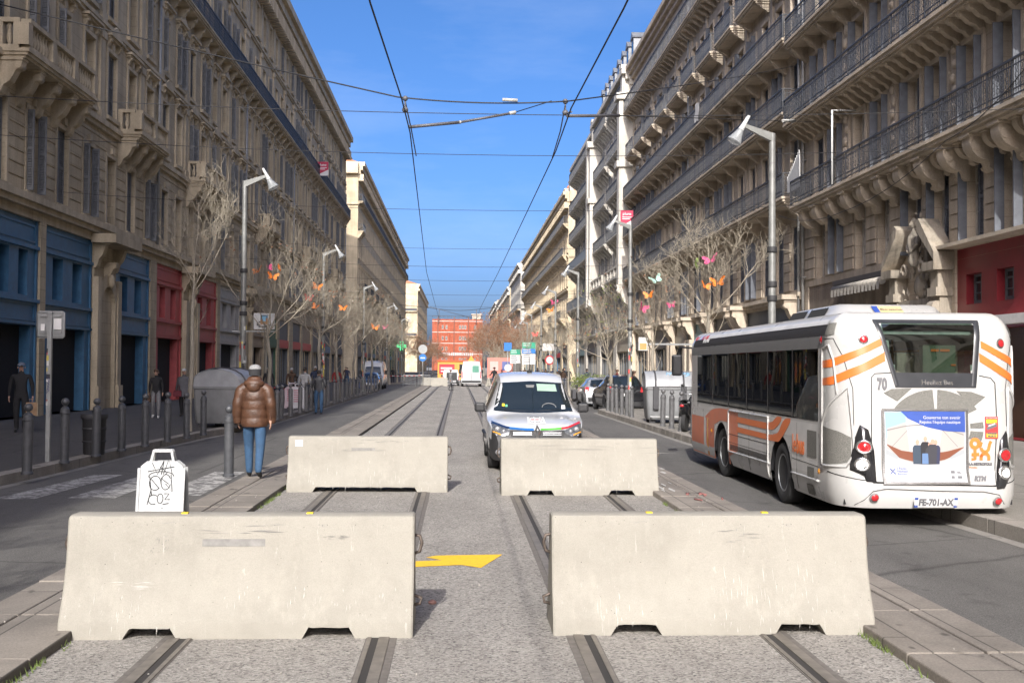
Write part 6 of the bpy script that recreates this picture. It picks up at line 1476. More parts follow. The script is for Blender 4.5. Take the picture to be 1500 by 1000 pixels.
mb.tube([fz(.55,-.42),fz(.66,-.5),fz(.5,-.56)],.016,5); mb.build('graffiti',mat('chalk_blue',(.25,.45,.65),.7),ld)
# litter bin by the left bollards
lb=thing('litter_bin','black litter bin between the dark bollards on the near left pavement','bin',(-7.15,21.9,.08))
mb=MB(); mb.lathe([(.19,0),(.20,.04),(.225,.70),(.235,.72)],(0,0,0),18); mb.build('bin_body',mat('bin_black',(.03,.03,.033),.55,0,.2,8),lb,angle=40)
mb=MB(); mb.lathe([(.24,.70),(.26,.74),(.25,.80),(.05,.83)],(0,0,0),18); mb.build('lid',M_cdark,lb,angle=40)
for z in (.25,.5): 
    mb=MB(); mb.lathe([(.222+.02*z,z),(.226+.02*z,z+.03)],(0,0,0),18); mb.build('hoop',M_cdark,lb)
# scooters and motorbikes
def scooter(name,label,loc,rz,paint,group=None):
    c=thing(name,label,'motorbike',loc,R(rz),group)
    for y in (0,1.28): wheel(c,(0,y,.27),.27,.12,1,0,(.5,.5,.5),0,6)
    mb=MB(); secs=[]
    for y,w,z0,z1 in ((.42,.10,.32,.42),(.62,.16,.28,.46),(.85,.17,.3,.72),(1.1,.17,.36,.80),(1.45,.13,.5,.80),(1.62,.05,.62,.74)): secs.append([(-w,y,z0),(w,y,z0),(w*1.05,y,lerp(z0,z1,.6)),(w*.7,y,z1),(-w*.7,y,z1),(-w*1.05,y,lerp(z0,z1,.6))])
    mb.loft(secs,0,True,True,True); mb.build('body',paint,c,angle=50)
    mb=MB(); secs=[[(-w,y,z),(0,y-.05,z+.01),(w,y,z)] for y,z,w in ((.34,.34,.16),(.26,.6,.19),(.18,.85,.16),(.2,.98,.08))]; mb.loft(secs,0,True); mb.loft([[(x,y+.03,z) for x,y,z in q] for q in secs],0,True); mb.build('leg_shield',paint,c)
    mb=MB(); mb.loft([[(-.12,y,z),(0,y,z+.05),(.12,y,z)] for y,z in ((.75,.78),(.95,.84),(1.2,.86),(1.5,.86))],0,True); mb.box(-.12,.12,.75,1.5,.76,.80); mb.build('seat',M_trim,c,bev=.02)
    mb=MB(); mb.tube([(0,0,.27),(0,.14,.7),(0,.22,1.02)],.03,7); mb.tube([(-.32,.3,1.05),(-.1,.2,1.03),(.1,.2,1.03),(.32,.3,1.05)],.018,6); mb.build('handlebar',M_chrome,c)
    for s in (-1,1):
        mb=MB(); mb.tube([(s*.22,.24,1.05),(s*.3,.2,1.25)],.008,5); mb.sph((s*.32,.2,1.28),(.06,.02,.045),8,5); mb.build('mirror',M_trim,c)
    mb=MB(); mb.sph((0,.12,.88),(.07,.05,.06),8,6); mb.build('headlight',M_headl,c)
    mb=MB(); mb.loft([[(-.08,.27*math.cos(a)*-1.12,.27+.30*math.sin(a)),(.08,.27*math.cos(a)*-1.12,.27+.30*math.sin(a))] for a in [.4+2.2*i/8 for i in range(9)]],0,True); mb.build('mudguard',paint,c)
    mb=MB(); mb.sph((0,1.66,.74),(.07,.03,.04),8,5); mb.build('tail_light',M_red,c); return c
M_mred=mat('scooter_red',(.22,.03,.025),.3,0,.1,4,0,0,1)
scooter('scooter','black scooter parked behind the right bollards beside the bus front',(6.9,31.6,.08),155,M_cblk)
for i,(x,y,rz,p_,lb_) in enumerate(((-6.9,47.5,70,M_cblk,'nearest'),(-6.9,49.3,60,M_mred,'second'),(-6.95,51.2,75,M_cblk,'third'),(-6.9,53.3,65,M_cgrey,'fourth'))):
    scooter('motorbike','%s motorbike in the row parked behind the left bollards'%lb_,(x,y,.08),rz,p_,'motorbikes on the left pavement')
# ------------------------------------------------------------------ bare street trees
M_bark=stone('plane_bark',(.38,.345,.285),.5,2,9,1,(.22,.19,.14)); M_twig=mat('twig',(.33,.29,.225),.85,0,.25,12); M_leafb=mat('dead_leaf',(.26,.12,.06),.85,0,.45,6); M_leafg=mat('green_leaf',(.13,.17,.03),.8,0,.35,6)
def tree_mesh(seed,H=7.2,fork=3.1,spread=2.3,leaves=0,green=0,lean=(0,0),dens=1.0,side=0,big=1):
    """trunk and a crown of arching limbs, branches and twigs; local origin at the trunk foot"""
    rg=random.Random(seed); tr=MB(); cr=MB(); lf=MB()
    pts=[]; x=y=0
    n=9
    for i in range(n):
        z=fork*i/(n-1); pts.append((lean[0]*z/fork+.03*math.sin(i*1.3+seed),lean[1]*z/fork+.03*math.cos(i*1.7+seed),z))
    tr.tube(pts,[.10-.045*i/(n-1)+(.025 if i==0 else 0)+rg.uniform(-.006,.006) for i in range(n)],9,0,False)
    top=Vector(pts[-1])
    def leaf(p,m):
        for _ in range(rg.randint(1,3)*big):
            q=p+Vector((rg.uniform(-.12,.12),rg.uniform(-.12,.12),rg.uniform(-.14,.06))); a=Vector((rg.uniform(-1,1),rg.uniform(-1,1),rg.uniform(-1,.4))).normalized()*rg.uniform(.05,.10)*(1+.4*(big>1)); b=a.orthogonal().normalized()*rg.uniform(.025,.045)
            lf.add([q,q+a*.5+b,q+a,q+a*.5-b],[[0,1,2,3]],m)
    def grow(p,d,L,r,lev):
        k=5 if lev<2 else 4; P=[p]; q=p.copy(); dd=d.copy()
        for i in range(k):
            dd=(dd+Vector((rg.uniform(-1,1),rg.uniform(-1,1),rg.uniform(-.6,1.0)))*(.20+.11*lev)+Vector((0,0,.05))).normalized(); q=q+dd*L/k; P.append(q.copy())
        cr.tube(P,[lerp(r,r*.45,i/k) for i in range(k+1)],6 if lev==0 else 4 if lev==1 else 3,0,False)
        if lev>=3:
            if leaves and rg.random()<leaves: leaf(P[-1],0)
            if green and rg.random()<green: leaf(P[-1],1)
            return
        m={0:int(6*dens),1:int(5*dens+.5),2:int(3.3*dens)}[lev]
        for j in range(m):
            t=rg.uniform(.3,1); i=min(k-1,int(t*k)); b=P[i].lerp(P[i+1],t*k-i); nd=(P[i+1]-P[i]).normalized()
            ax=nd.orthogonal().normalized(); ax.rotate(Matrix.Rotation(rg.uniform(0,2*PI),3,nd)); a=rg.uniform(.45,.95)
            d2=(nd*math.cos(a)+ax*math.sin(a)+Vector((0,0,.12))).normalized()
            grow(b,d2,L*rg.uniform(.42,.64),max(.006,r*lerp(1,.45,t)*.55),lev+1)
    nl=rg.randint(5,7)
    for i in range(nl):
        a=2*PI*i/nl+rg.uniform(-.4,.4); el=rg.uniform(.55,1.15); d=Vector((math.cos(a)*math.cos(el)*spread/2+side*.3,math.sin(a)*math.cos(el)*spread/2,math.sin(el))).normalized()
        grow(top-Vector((0,0,rg.uniform(0,.5))),d,(H-fork)*rg.uniform(.42,.66),.022,0)
    grow(top,Vector((0,0,1)),(H-fork)*.62,.026,0)
    for i in range(rg.randint(2,5)):          # shoots low on the trunk
        z=rg.uniform(.45,.95)*fork; a=rg.uniform(0,2*PI); d=Vector((math.cos(a)*.6,math.sin(a)*.6,.8)).normalized(); grow(Vector((lean[0]*z/fork,lean[1]*z/fork,z)),d,rg.uniform(.7,1.3),.016,2)
    return tr.mesh('trunk',M_bark),cr.mesh('crown',M_twig),(lf.mesh('leaves',[M_leafb,M_leafg]) if lf.v else None)
def tree(label,loc,ms,rz=0,sc_=1,group='bare street trees'):
    t=thing('street_tree',label,'tree',loc,rz,group); t.scale=(sc_,)*3 if not hasattr(sc_,'__len__') else sc_
    link('trunk',ms[0],t); c=link('crown',ms[1],t)
    if ms[2]: link('leaves',ms[2],c)
    return t
T=[tree_mesh(3,7.5,4.0,2.6,0,0,(.1,0),1.0,.5),tree_mesh(8,7.6,3.2,2.5,.06,0,(-.1,.1),1.12),tree_mesh(15,7.4,3.4,2.6,.05,0,(.12,0),1.12),tree_mesh(21,7.0,3.0,2.5,.08,0,(.25,0),1.12)]
TG=tree_mesh(33,6.2,2.6,2.2,.12,.12,(-.25,.1)); TB=[tree_mesh(41,8.5,2.8,2.6,.95,0,(.1,0),1.12,big=3),tree_mesh(44,8.0,2.8,2.6,.95,0,(0,0),1.12,big=3)]
tl=[(-7.15,29.5,0,(.78,.78,1.0),0),(-6.75,39.8,1,1.02,.6),(-6.5,51.5,2,1.0,2.0),(-6.6,61.0,3,1.02,3.4),(-6.7,69.5,1,1.0,4.2),(-6.7,84.5,2,1.0,1.1),(-6.8,95.5,3,1.05,5.0),(-6.8,108,1,1.05,.3),(-6.8,122,2,1.05,2.7),(-6.8,138,3,1.05,4.0)]
for i,(x,y,k,s,rz) in enumerate(tl):
    tree('bare tree with pale trunk, %s from the camera along the left pavement'%ORD[i],(x,y,.08),T[k],rz,s)
tree('bare tree with butterflies rising behind the bus front on the right',(7.6,32.6,.08),tree_mesh(52,7.1,3.4,2.7,0,0,(-.1,0),1.1),.5,1.0)
tree('bare tree with pink and mint butterflies behind the second right lamp post',(7.8,43.8,.08),T[3],1.2,.95)
tree('leaning young tree with a few green leaves beside the black car',(6.85,48.0,.08),TG,.3,1.0)
for i,(x,y,k,s) in enumerate(((6.9,68,1,.8),(7.0,80,2,.85),(7.0,92,3,.85),(7.0,106,1,.9))): tree('bare tree in the farther right pavement row, %s beyond the black car'%ORD[i],(x,y,.08),T[k],i*1.3,s)
for i,(x,y,k,s) in enumerate(((5.6,138,0,1.15),(8.4,146,1,1.2),(5.4,160,1,1.2),(8.6,172,0,1.25),(5.6,186,0,1.25),(8.2,204,1,1.3),(5.2,226,0,1.35),(8.8,250,1,1.4),(5.5,280,0,1.5))):
    tree('tree keeping its rusty brown leaves, %s of those far down the right side'%ORD[i],(x,y,0),TB[k],i*1.1,s,'brown-leaved trees far on the right')
for i,(x,y,k,s) in enumerate(((-6.4,178,0,.9),(-6.6,205,1,1.0),(-6.5,240,0,1.0),(-6.6,285,1,1.1),(-6.4,340,0,1.2))):
    tree('tree with thin rusty leaves, %s of those far down the left side'%ORD[i],(x,y,0),TB[k],i*1.7,s,'brown-leaved trees far on the left')
tree('bare tree beside the camera on the left pavement, first before the others',(-7.3,7.2,.08),T[1],2.2,.95); tree('bare tree behind the camera on the left pavement',(-6.8,1.5,.08),T[2],.7,1.0)
# ------------------------------------------------------------------ decorative butterflies tied in the trees
def butterfly(label,loc,rot,c,size=.5):
    b=thing('butterfly_ornament',label,'ornament',loc,0,'butterfly decorations in the trees'); b.rotation_euler=rot; b.scale=(size*.62,)*3
    m=mat('butterfly_'+c[0],c[1],.6,0,.25,7); m2=mat('butterfly_edge_'+c[0],tuple(q*.35 for q in c[1]),.6)
    for s in (-1,1):
        P=[(0,.05),(.35,.42),(.72,.58),(.88,.45),(.80,.18),(.5,.0),(.62,-.18),(.58,-.42),(.36,-.5),(.12,-.28),(0,-.05)]
        fn=lambda u,v,w_:(s*u*.92,v,abs(u)*.45+w_)
        mb=MB(); mb.prism(P,fn,-.012,.012); wg=mb.build('wing',m,b)
        mb=MB()
        for cx,cz,r_ in ((.55,.36,.10),(.42,-.28,.09),(.25,.16,.06)): mb.add([fn(cx+r_*math.cos(2*PI*i/9),cz+r_*math.sin(2*PI*i/9),.014) for i in range(9)],[list(range(9))]); mb.add([fn(cx+r_*math.cos(2*PI*i/9),cz+r_*math.sin(2*PI*i/9),-.014) for i in range(9)],[list(range(9))])
        mb.build('wing_spot',m2,wg)
    mb=MB(); mb.tube([(0,-.35,.02),(0,-.1,.05),(0,.2,.05),(0,.34,.04)],[.02,.05,.055,.03],7); mb.tube([(0,.32,.05),(.12,.55,.1)],.012,4); mb.tube([(0,.32,.05),(-.12,.55,.1)],.012,4); mb.build('body',mat('butterfly_body',(.05,.035,.03),.7),b)
OR=('orange',(.80,.22,.03)); PK=('pink',(.62,.10,.22)); GN=('green',(.38,.55,.15)); MT=('mint',(.35,.58,.48)); RD=('coral',(.70,.12,.10))
for lb_,x,y,z,c,s,rz in (
 ('larger orange butterfly in the fork of the tree behind the bus',7.62,31.8,4.38,OR,.46,.5),('smaller orange butterfly beside the larger one in the tree behind the bus',7.25,31.9,4.28,OR,.36,1.2),
 ('deep pink butterfly high in the tree behind the bus',7.45,32.0,5.05,PK,.5,.2),('green butterfly next to the pink one in the tree behind the bus',7.0,32.2,4.95,GN,.48,2.1),
 ('mint green butterfly in the tree behind the second right lamp post',7.8,43.0,5.35,MT,.55,1.0),('orange butterfly below the mint green one',7.55,43.1,4.75,OR,.45,.3),('pink butterfly beside the second right lamp post',7.28,43.2,4.25,PK,.55,1.5),('pale pink butterfly on the outer twigs right of the second right lamp post',8.5,43.4,4.4,PK,.36,.6),
 ('orange butterfly beside the nearest left lamp post',-7.15,39.2,5.2,OR,.42,.3),('orange butterfly on the trunk top of the second left tree',-6.62,39.1,5.0,OR,.42,1.0),('mauve pink butterfly above the orange one in the second left tree',-6.75,39.0,5.3,PK,.34,2.0),('second orange butterfly above the trunk of the second left tree',-6.45,39.2,5.32,OR,.34,2.4),
 ('orange butterfly high in the third left tree',-6.55,50.8,5.5,OR,.5,.8),('coral butterfly on the left twigs of the third left tree',-7.0,50.9,5.0,RD,.5,1.4),('orange butterfly at the fork of the third left tree',-6.6,50.7,4.55,OR,.44,.1),
 ('orange butterfly in the fourth left tree',-6.35,60.2,5.0,OR,.5,.6),('orange butterfly in the sixth left tree',-6.4,83.6,4.8,OR,.7,.9),('pink butterfly in the seventh left tree',-6.3,94.6,5.2,PK,.6,.4),
 ('orange butterfly among twigs left of the third right lamp post',6.7,79.2,6.0,OR,.6,.3),('pink butterfly above the orange one left of the third right lamp post',6.9,79.4,6.6,PK,.6,1.0),('red butterfly low in the farther right row',6.4,91.5,4.6,RD,.6,.7)):
    butterfly(lb_,(x,y,z),(R(70)+random.uniform(-.4,.4),random.uniform(-.4,.4),rz-.8),c,s)
# ------------------------------------------------------------------ tram wires
M_wire=mat('wire',(.02,.02,.022),.6); M_ins=mat('insulator',(.10,.10,.11),.5); M_insw=mat('insulator_pale',(.42,.42,.40),.5)
def wire(name,label,pts,r=.012,cat='wire',group=None,sag=0):
    P=[]
    for a,b in zip(pts,pts[1:]):
        a,b=Vector(a),Vector(b); k=10 if sag else max(1,int((b-a).length/20))
        for i in range(k): t=i/k; q=a.lerp(b,t); q.z-=sag*4*t*(1-t); P.append(q)
    P.append(Vector(pts[-1])); mb=MB(); mb.tube(P,r,5,0,False); return tag(mb.build(name,M_wire),label,cat,group)
zc=5.75
cw1=wire('contact_wire','left tram contact wire running down the street',[(-1.0,-30,zc),(-.98,11.7,zc),(-.86,15.9,zc),(-.84,18.2,zc),(-1.35,45,zc),(-1.6,86,zc),(-1.2,140,zc),(-1.2,400,zc)],.011)
cw2=wire('contact_wire','right tram contact wire running down the street',[(1.9,-30,zc),(1.76,11.7,zc),(1.66,16.3,zc),(1.72,19.6,zc),(1.6,45,zc),(1.4,72,zc),(1.6,140,zc),(1.6,400,zc)],.011)
sp=wire('span_wire','thick span wire carrying both contact wires near the camera',[(-14.3,22,10.2),(-1.0,17.3,6.12),(1.7,17.2,6.08),(13.3,42.5,13.9)],.012,sag=.06)
mb=MB()
for x0,x1,y0 in ((-.93,-.84,17.3),(1.62,1.70,17.2)):
    mb.tube([(x0+.05,17.3,6.1),(x0+.05,17.3,5.9),(x1-.0,16.6,5.77)],.013,5); mb.tube([(x0+.05,17.3,6.05),(x0+.09,18.6,5.9),(x1+.02,20.3,5.77)],.011,5); mb.sph((x0+.05,17.3,5.92),.05,8,5); mb.sph((x0+.05,17.3,6.1),.045,8,5)
mb.build('hanger',M_ins,sp)
mb=MB(); mb.tube([(.66,17.2,6.085),(.9,17.2,6.078)],.028,8); mb.build('insulator',M_insw,sp)
ra=thing('pull_off_arm','slanting insulated pull-off arm between the two contact wires','wire arm',(-.86,18,5.8))
mb=MB(); mb.tube([(0,0,0),(.85,.2,.14)],.028,7); mb.tube([(.85,.2,.14),(1.75,.4,.36)],.022,7); mb.build('arm',M_ins,ra); mb=MB(); mb.sph((.85,.2,.14),.03,8,5); mb.tube([(1.68,.385,.345),(1.79,.42,.378)],.03,8); mb.build('insulator',M_insw,ra)
mb=MB(); mb.tube([(1.8,.42,.38),(2.3,-.8,.28)],.008,4); mb.build('stay',M_wire,ra)
rb2=thing('pull_off_arm','insulated pull-off arm from the right contact wire to the right facade','wire arm',(1.67,17.0,5.8))
mb=MB(); mb.tube([(0,0,0),(1.0,1.2,.30)],.026,7); mb.build('arm',M_ins,rb2); mb=MB(); mb.tube([(1.0,1.2,.30),(11.7,23.5,5.4)],.010,5,0,False); mb.build('stay',M_wire,rb2); mb=MB(); mb.tube([(8.6,17.2,3.97),(9.7,19.5,4.5)],.05,7); mb.build('insulator',M_insw,rb2)
for i,(y,z) in enumerate(((23,7.3),(29,7.6),(40,7.7),(55,7.9),(66,8.0),(78,8.1),(92,8.0),(110,8.0),(130,8.0),(150,7.9))):
    wire('cross_wire','thin span wire across the street, %s from the camera'%ORD[i],[(-14.3,y,z+.35),(0,y,z-.1),(14.2,y,z+.35)],.0085 if y<60 else .012,group='thin span wires across the street',sag=.12)
sw=wire('span_wire','far span wire carrying both contact wires',[(-14.3,90,8.2),(-1.6,88,6.5),(1.4,88,6.5),(14.2,92,8.4)],.02,sag=.1)
mb=MB(); mb.tube([(-1.6,88,6.5),(-1.6,88,5.3)],.03,5); mb.tube([(1.4,88,6.5),(1.4,88,5.2)],.03,5); mb.tube([(1.4,88,5.7),(-2.4,86,6.6)],.02,5); mb.build('hanger',M_ins,sw)
wire('drooping_cable','slack cable hanging along the right balcony corbels',[(13.2,44.5,8.2),(13.2,37,7.3),(13.2,29,8.1),(13.3,24.5,9.2)],.012,sag=.25)
# ------------------------------------------------------------------ signs
M_signm=mat('sign_back',(.34,.35,.35),.4,.5,.15,8); M_blank=mat('sign_white',(.55,.55,.54),.5); M_sblue=mat('sign_blue',(.02,.15,.45),.4); M_sgreen=mat('sign_green',(.02,.28,.17),.4)
ps=thing('road_sign','square road sign seen from behind on a stickered steel post, left pavement','sign',(-7.42,20.2,.08))
mb=MB(); mb.box(-.04,.04,-.02,.06,0,2.72); po=mb.build('post',M_signm,ps,bev=.01)
rg=random.Random(9)
for k in range(9): mb=MB(); z=rg.uniform(.9,2.1); mb.box(-.036,rg.uniform(-.02,.036),-.024,-.021,z,z+rg.uniform(.03,.12)); mb.build('sticker',M_stick[k%4],po)
mb=MB()
for k in range(5): mb.tube([(-.03+.01*k,-.025,1.25+.05*k),(.02,-.025,1.3+.05*k),(-.02,-.025,1.34+.05*k)],.004,4)
mb.build('graffiti',mat('ink_violet',(.06,.05,.2),.6),po)
mb=MB(); mb.prism([(-.25,2.28),(-.25,2.70),(-.21,2.74),(.21,2.74),(.25,2.70),(.25,2.28),(.21,2.24),(-.21,2.24)],lambda u,v,w_:(u,w_,v),.06,.085); b_=mb.build('plate',M_signm,ps)
mb=MB(); 
for z in (2.33,2.63): mb.box(-.2,.2,.035,.059,z,z+.04)
mb.tube([(-.245,.05,2.27),(-.245,.05,2.71),(.245,.05,2.71),(.245,.05,2.27),(-.245,.05,2.27)],.012,5); mb.build('brace',M_signm,b_); mb=MB(); mb.box(.06,.2,.030,.034,2.4,2.6); mb.build('sticker',M_sticker,b_); mb=MB(); mb.box(-.17,-.1,.030,.034,2.38,2.5); mb.build('sticker',M_sticker,b_)
# projecting shop sign with a pixel figure
hs=thing('hanging_sign','square white sign with a blue and brown pixel picture, beyond the nearest left lamp','sign',(-7.5,42.5,3.55))
mb=MB(); mb.box(-.40,.40,-.03,.03,-.30,.32); bo=mb.build('panel',M_blank,hs,bev=.01); mb=MB(); mb.box(-1.2,.42,-.02,.02,-.40,-.36); mb.build('bracket',M_signm,hs)
px=["..BBBB..","..BSSB..","..BSSN..","..NSSN..",".KNNNNK.","K.NNNN.K","KK....KK",".KKKKKK."]; pm={'B':mat('pixel_slate',(.12,.2,.28),.6),'S':mat('pixel_sky',(.2,.45,.65),.6),'N':mat('pixel_brown',(.35,.2,.1),.6),'K':mat('pixel_dark',(.12,.12,.13),.6)}
for ch,m_ in pm.items():
    mb=MB()
    for j,row in enumerate(px):
        for i,c in enumerate(row):
            if c==ch: mb.box(-.28+i*.07,-.21+i*.07,-.034,-.031,.19-j*.06,.25-j*.06)
    mb.build('pixel_picture',m_,bo)
def banner(label,loc,s):
    b=thing('sale_banner',label,'banner',loc,0,'red banners hung from balconies'); mb=MB(); mb.box(-.55,.55,-.02,.02,-.75,.75); p=mb.build('panel',mat('banner_red',(.42,.025,.07),.6),b)
    text('pluns',.36,M_white_ink,p,'lettering',frame((0,-.024,.42),(1,0,0),(0,0,1)),bold=.006)
    mb=MB()
    for i in range(2): mb.box(-.4,.4-.15*i,-.026,-.021,.08-i*.16,.15-i*.16)
    mb.prism([(-.55,-.75),(.55,-.75),(.55,-.1)],lambda u,v,w_:(u,w_,v),-.026,-.021); mb.build('lettering',M_white_ink,p); return b
banner('red and white agency banner on the dark iron balcony of the left row',(-13.4,106.5,21.0),-1).scale=(1.1,1,.9)
banner('red and white agency banner at the far end of the right iron balconies',(13.0,84.3,13.5),1).scale=(.9,1,.85)
def post_sign(name,label,loc,parts,h):
    t_=thing(name,label,'sign',loc); mb=MB(); mb.tube([(0,0,0),(0,0,h)],.045,8); mb.build('post',M_signm,t_)
    for kind,z,w_,hh,m_ in parts:
        mb=MB()
        if kind=='disc': mb.lathe([(w_,-.02),(w_,.02)],(0,-.07,z),20,0,False,Matrix.Rotation(PI/2,3,'X'))
        else: mb.box(-w_,w_,-.08,-.04,z-hh,z+hh)
        p=mb.build('plate',m_,t_)
        if kind=='rows':
            mb=MB(); 
            for k in range(int(hh*2/.2)): mb.box(-w_*.85,w_*(.2+.1*(k%3)),-.085,-.081,z+hh-.2*k-.14,z+hh-.2*k-.07)
            mb.build('lettering',M_white_ink if m_ in (M_sblue,M_sgreen) else M_grey_ink,p)
        if kind=='disc' and m_ is M_sblue: mb=MB(); mb.box(-w_*.6,w_*.6,-.095,-.091,z-.09,z+.03); mb.build('symbol',M_white_ink,p)
    return t_
post_sign('road_sign','round blue road sign under a grey round sign back, far left of the tracks',(-3.6,110,.07),[('disc',3.55,.45,0,M_signm),('disc',2.7,.38,0,M_sblue)],3.6)
post_sign('direction_sign','tall stack of green blue and white direction panels on the right',(6.55,102,.08),[('rows',3.85,.62,.28,M_sgreen),('rows',3.3,.62,.22,M_sblue),('rows',2.55,.62,.48,M_blank)],4.1)
post_sign('direction_sign','shorter white direction panels with a green top, left of the tall stack',(5.6,108,.08),[('rows',3.3,.5,.25,M_sgreen),('rows',2.6,.5,.42,M_blank)],3.6)
ne=post_sign('road_sign','round no entry style sign with red rim below a white panel on the right',(7.0,84,.08),[('disc',2.35,.36,0,mat('sign_red_rim',(.45,.03,.04),.4)),('box',3.35,.55,.28,M_blank)],3.6)
mb=MB(); mb.lathe([(.26,-.02),(.26,.02)],(0,-.10,2.35),18,0,False,Matrix.Rotation(PI/2,3,'X')); mb.build('symbol',M_white_ink,ne)
post_sign('road_sign','white square sign with a blue field among the far right trees',(5.3,118,.08),[('box',4.0,.42,.45,M_sblue)],4.2)
post_sign('road_sign','red ringed round sign on a low post by the far right barriers',(4.7,104,.07),[('disc',1.75,.34,0,M_blank)],1.9)
for i,(x,y) in enumerate(((3.9,120),(5.3,122))):
    t_=thing('site_hoarding',('pink site hoarding panel far right of the tracks','orange pink site hoarding panel with dark poster, farther right')[i],'hoarding',(x,y,0)); mb=MB(); mb.box(-.75,.75,0,.08,.6,2.9); mb.box(-.7,-.6,0,.08,0,.6); mb.box(.6,.7,0,.08,0,.6); mb.build('panel',mat('hoarding_pink',(.55,.2,.16),.6),t_,bev=.01); mb=MB(); mb.box(-.45,.45,-.02,-.004,1.5,2.5); mb.build('poster',mat('poster_blue',(.1,.13,.3),.5) if i else mat('poster_pale',(.6,.35,.32),.5),t_)
ph=thing('pharmacy_cross','lit green pharmacy cross on the far left facade','sign',(-12.4,238,6.3)); mb=MB(); e_=mat('cross_green',(.05,.75,.25),.4,0,0,1,0,1.3)
mb.prism([(-.35,-1),(.35,-1),(.35,-.35),(1,-.35),(1,.35),(.35,.35),(.35,1),(-.35,1),(-.35,.35),(-1,.35),(-1,-.35),(-.35,-.35)],lambda u,v,w_:(u,w_,v),-.15,.15); mb.build('cross',e_,ph); mb=MB(); mb.box(-1.9,-1,-.05,.05,-.05,.05); mb.build('bracket',M_signm,ph)
# easels on the left pavement
for i,(x,y) in enumerate(((-7.0,46.4),(-6.55,45.2))):
    t_,f_,sl_=a_frame(('pinkish A-frame board behind the left bollards, partly hidden','white A-frame menu board with pink print behind the left bollards')[i],(x,y,.08),10,.62,1.05,mat('board_pink' if i==0 else 'board_white',(.45,.36,.38) if i==0 else (.46,.45,.46),.6))
    mb=MB()
    for k in range(6): mb.box(-.2,.12+.02*(k%3),sl_(.3+k*.09)-.018,sl_(.3+k*.09)-.0135,.3+k*.09,.34+k*.09)
    mb.build('lettering',mat('print_pink',(.4,.12,.16),.6),f_)
# concrete blocks and rails around the far van, striped tape
for i,(x,y,rz) in enumerate(((-2.2,105.5,0),(3.2,107,75),(-3.2,106.5,100))): barrier(('far white concrete block left of the tall white van','far concrete block right of the tall white van','far concrete block turned along the left kerb strip')[i],(x,y,0),rz,2.3,[(-.75,-.4),(.4,.75)],seed=20+i)
tp=wire('barrier_tape','red and white tape stretched across the far left lane',[(-8.4,112,1.0),(-3.6,110,1.0)],.03,'tape',sag=.1); tp.data.materials[0]=M_sticker
mb=MB()
for k in range(10): t=k/10; mb.tube([(lerp(-8.4,-3.6,t),lerp(112,110,t),1.0-.4*t*(1-t)),(lerp(-8.4,-3.6,t+.05),lerp(112,110,t+.05),1.0-.4*(t+.05)*(.95-t))],.034,5)
mb.build('red_band',M_red_ink,tp)
for i,(x,y) in enumerate(((-4.4,98),(-3.1,99))):
    fr=thing('crowd_barrier',('grey pedestrian barrier beside the far left road signs','second grey pedestrian barrier nearer the far tracks')[i],'barrier',(x,y,.07),R(8)); mb=MB(); mb.tube([(-.55,0,.02),(-.55,0,1.05),(.55,0,1.05),(.55,0,.02)],.025,6); mb.build('frame',M_signm,fr)
    mb=MB(); 
    for k in range(9): mb.box(-.46+k*.115-.008,-.46+k*.115+.008,-.008,.008,.25,1.03)
    mb.tube([(-.55,0,.25),(.55,0,.25)],.015,5); mb.build('bar',M_signm,fr)
# restaurant sign, blue lit box and planters on the right
rs=thing('hanging_sign','upright lit shop sign with an orange picture beside the second right lamp','sign',(10.6,62.5,3.25)); mb=MB(); mb.box(-.26,.26,-.08,.08,-.38,.38); p=mb.build('panel',M_blank,rs,bev=.02); mb=MB(); mb.box(-.2,.2,-.095,-.081,-.32,.05); mb.build('picture',mat('picture_orange',(.55,.28,.10),.5),p); mb=MB(); mb.box(.26,3.6,-.03,.03,-.05,.05); mb.build('bracket',M_signm,rs)
bs=thing('shop_sign','blue and white shop sign just above the bus roof at the right','sign',(13.0,29.3,2.75)); mb=MB(); mb.box(-.85,.85,-.06,.06,-.25,.25); p=mb.build('panel',M_blank,bs,bev=.02); mb=MB(); mb.box(-.78,.78,-.075,-.061,-.19,.19); mb.build('field',M_sblue,p); mb=MB(); mb.box(.85,1.25,-.04,.04,-.05,.05); mb.build('bracket',M_signm,bs)
for i,(x,y) in enumerate(((6.9,62.5),(7.5,63.4),(8.2,64.0))):
    pl_=thing('planter',('low green shrub in a planter, first behind the silver car','low green shrub in a planter, second behind the silver car','low green shrub in a planter, third behind the silver car')[i],'planter',(x,y,.08)); mb=MB(); mb.box(-.4,.4,-.4,.4,0,.5); mb.build('box',M_cdark,pl_,bev=.02)
    mb=MB(); rg=random.Random(70+i)
    for k in range(420):
        d=Vector((rg.gauss(0,1),rg.gauss(0,1),rg.gauss(0,1))).normalized()*rg.uniform(.2,.55); c=Vector((0,0,.95))+d; a=Vector((rg.uniform(-1,1),rg.uniform(-1,1),rg.uniform(-.3,1))).normalized()*.09; b_=a.orthogonal().normalized()*.03; mb.add([c,c+a*.5+b_,c+a,c+a*.5-b_],[[0,1,2,3]])
    mb.build('shrub',M_leafg,pl_)
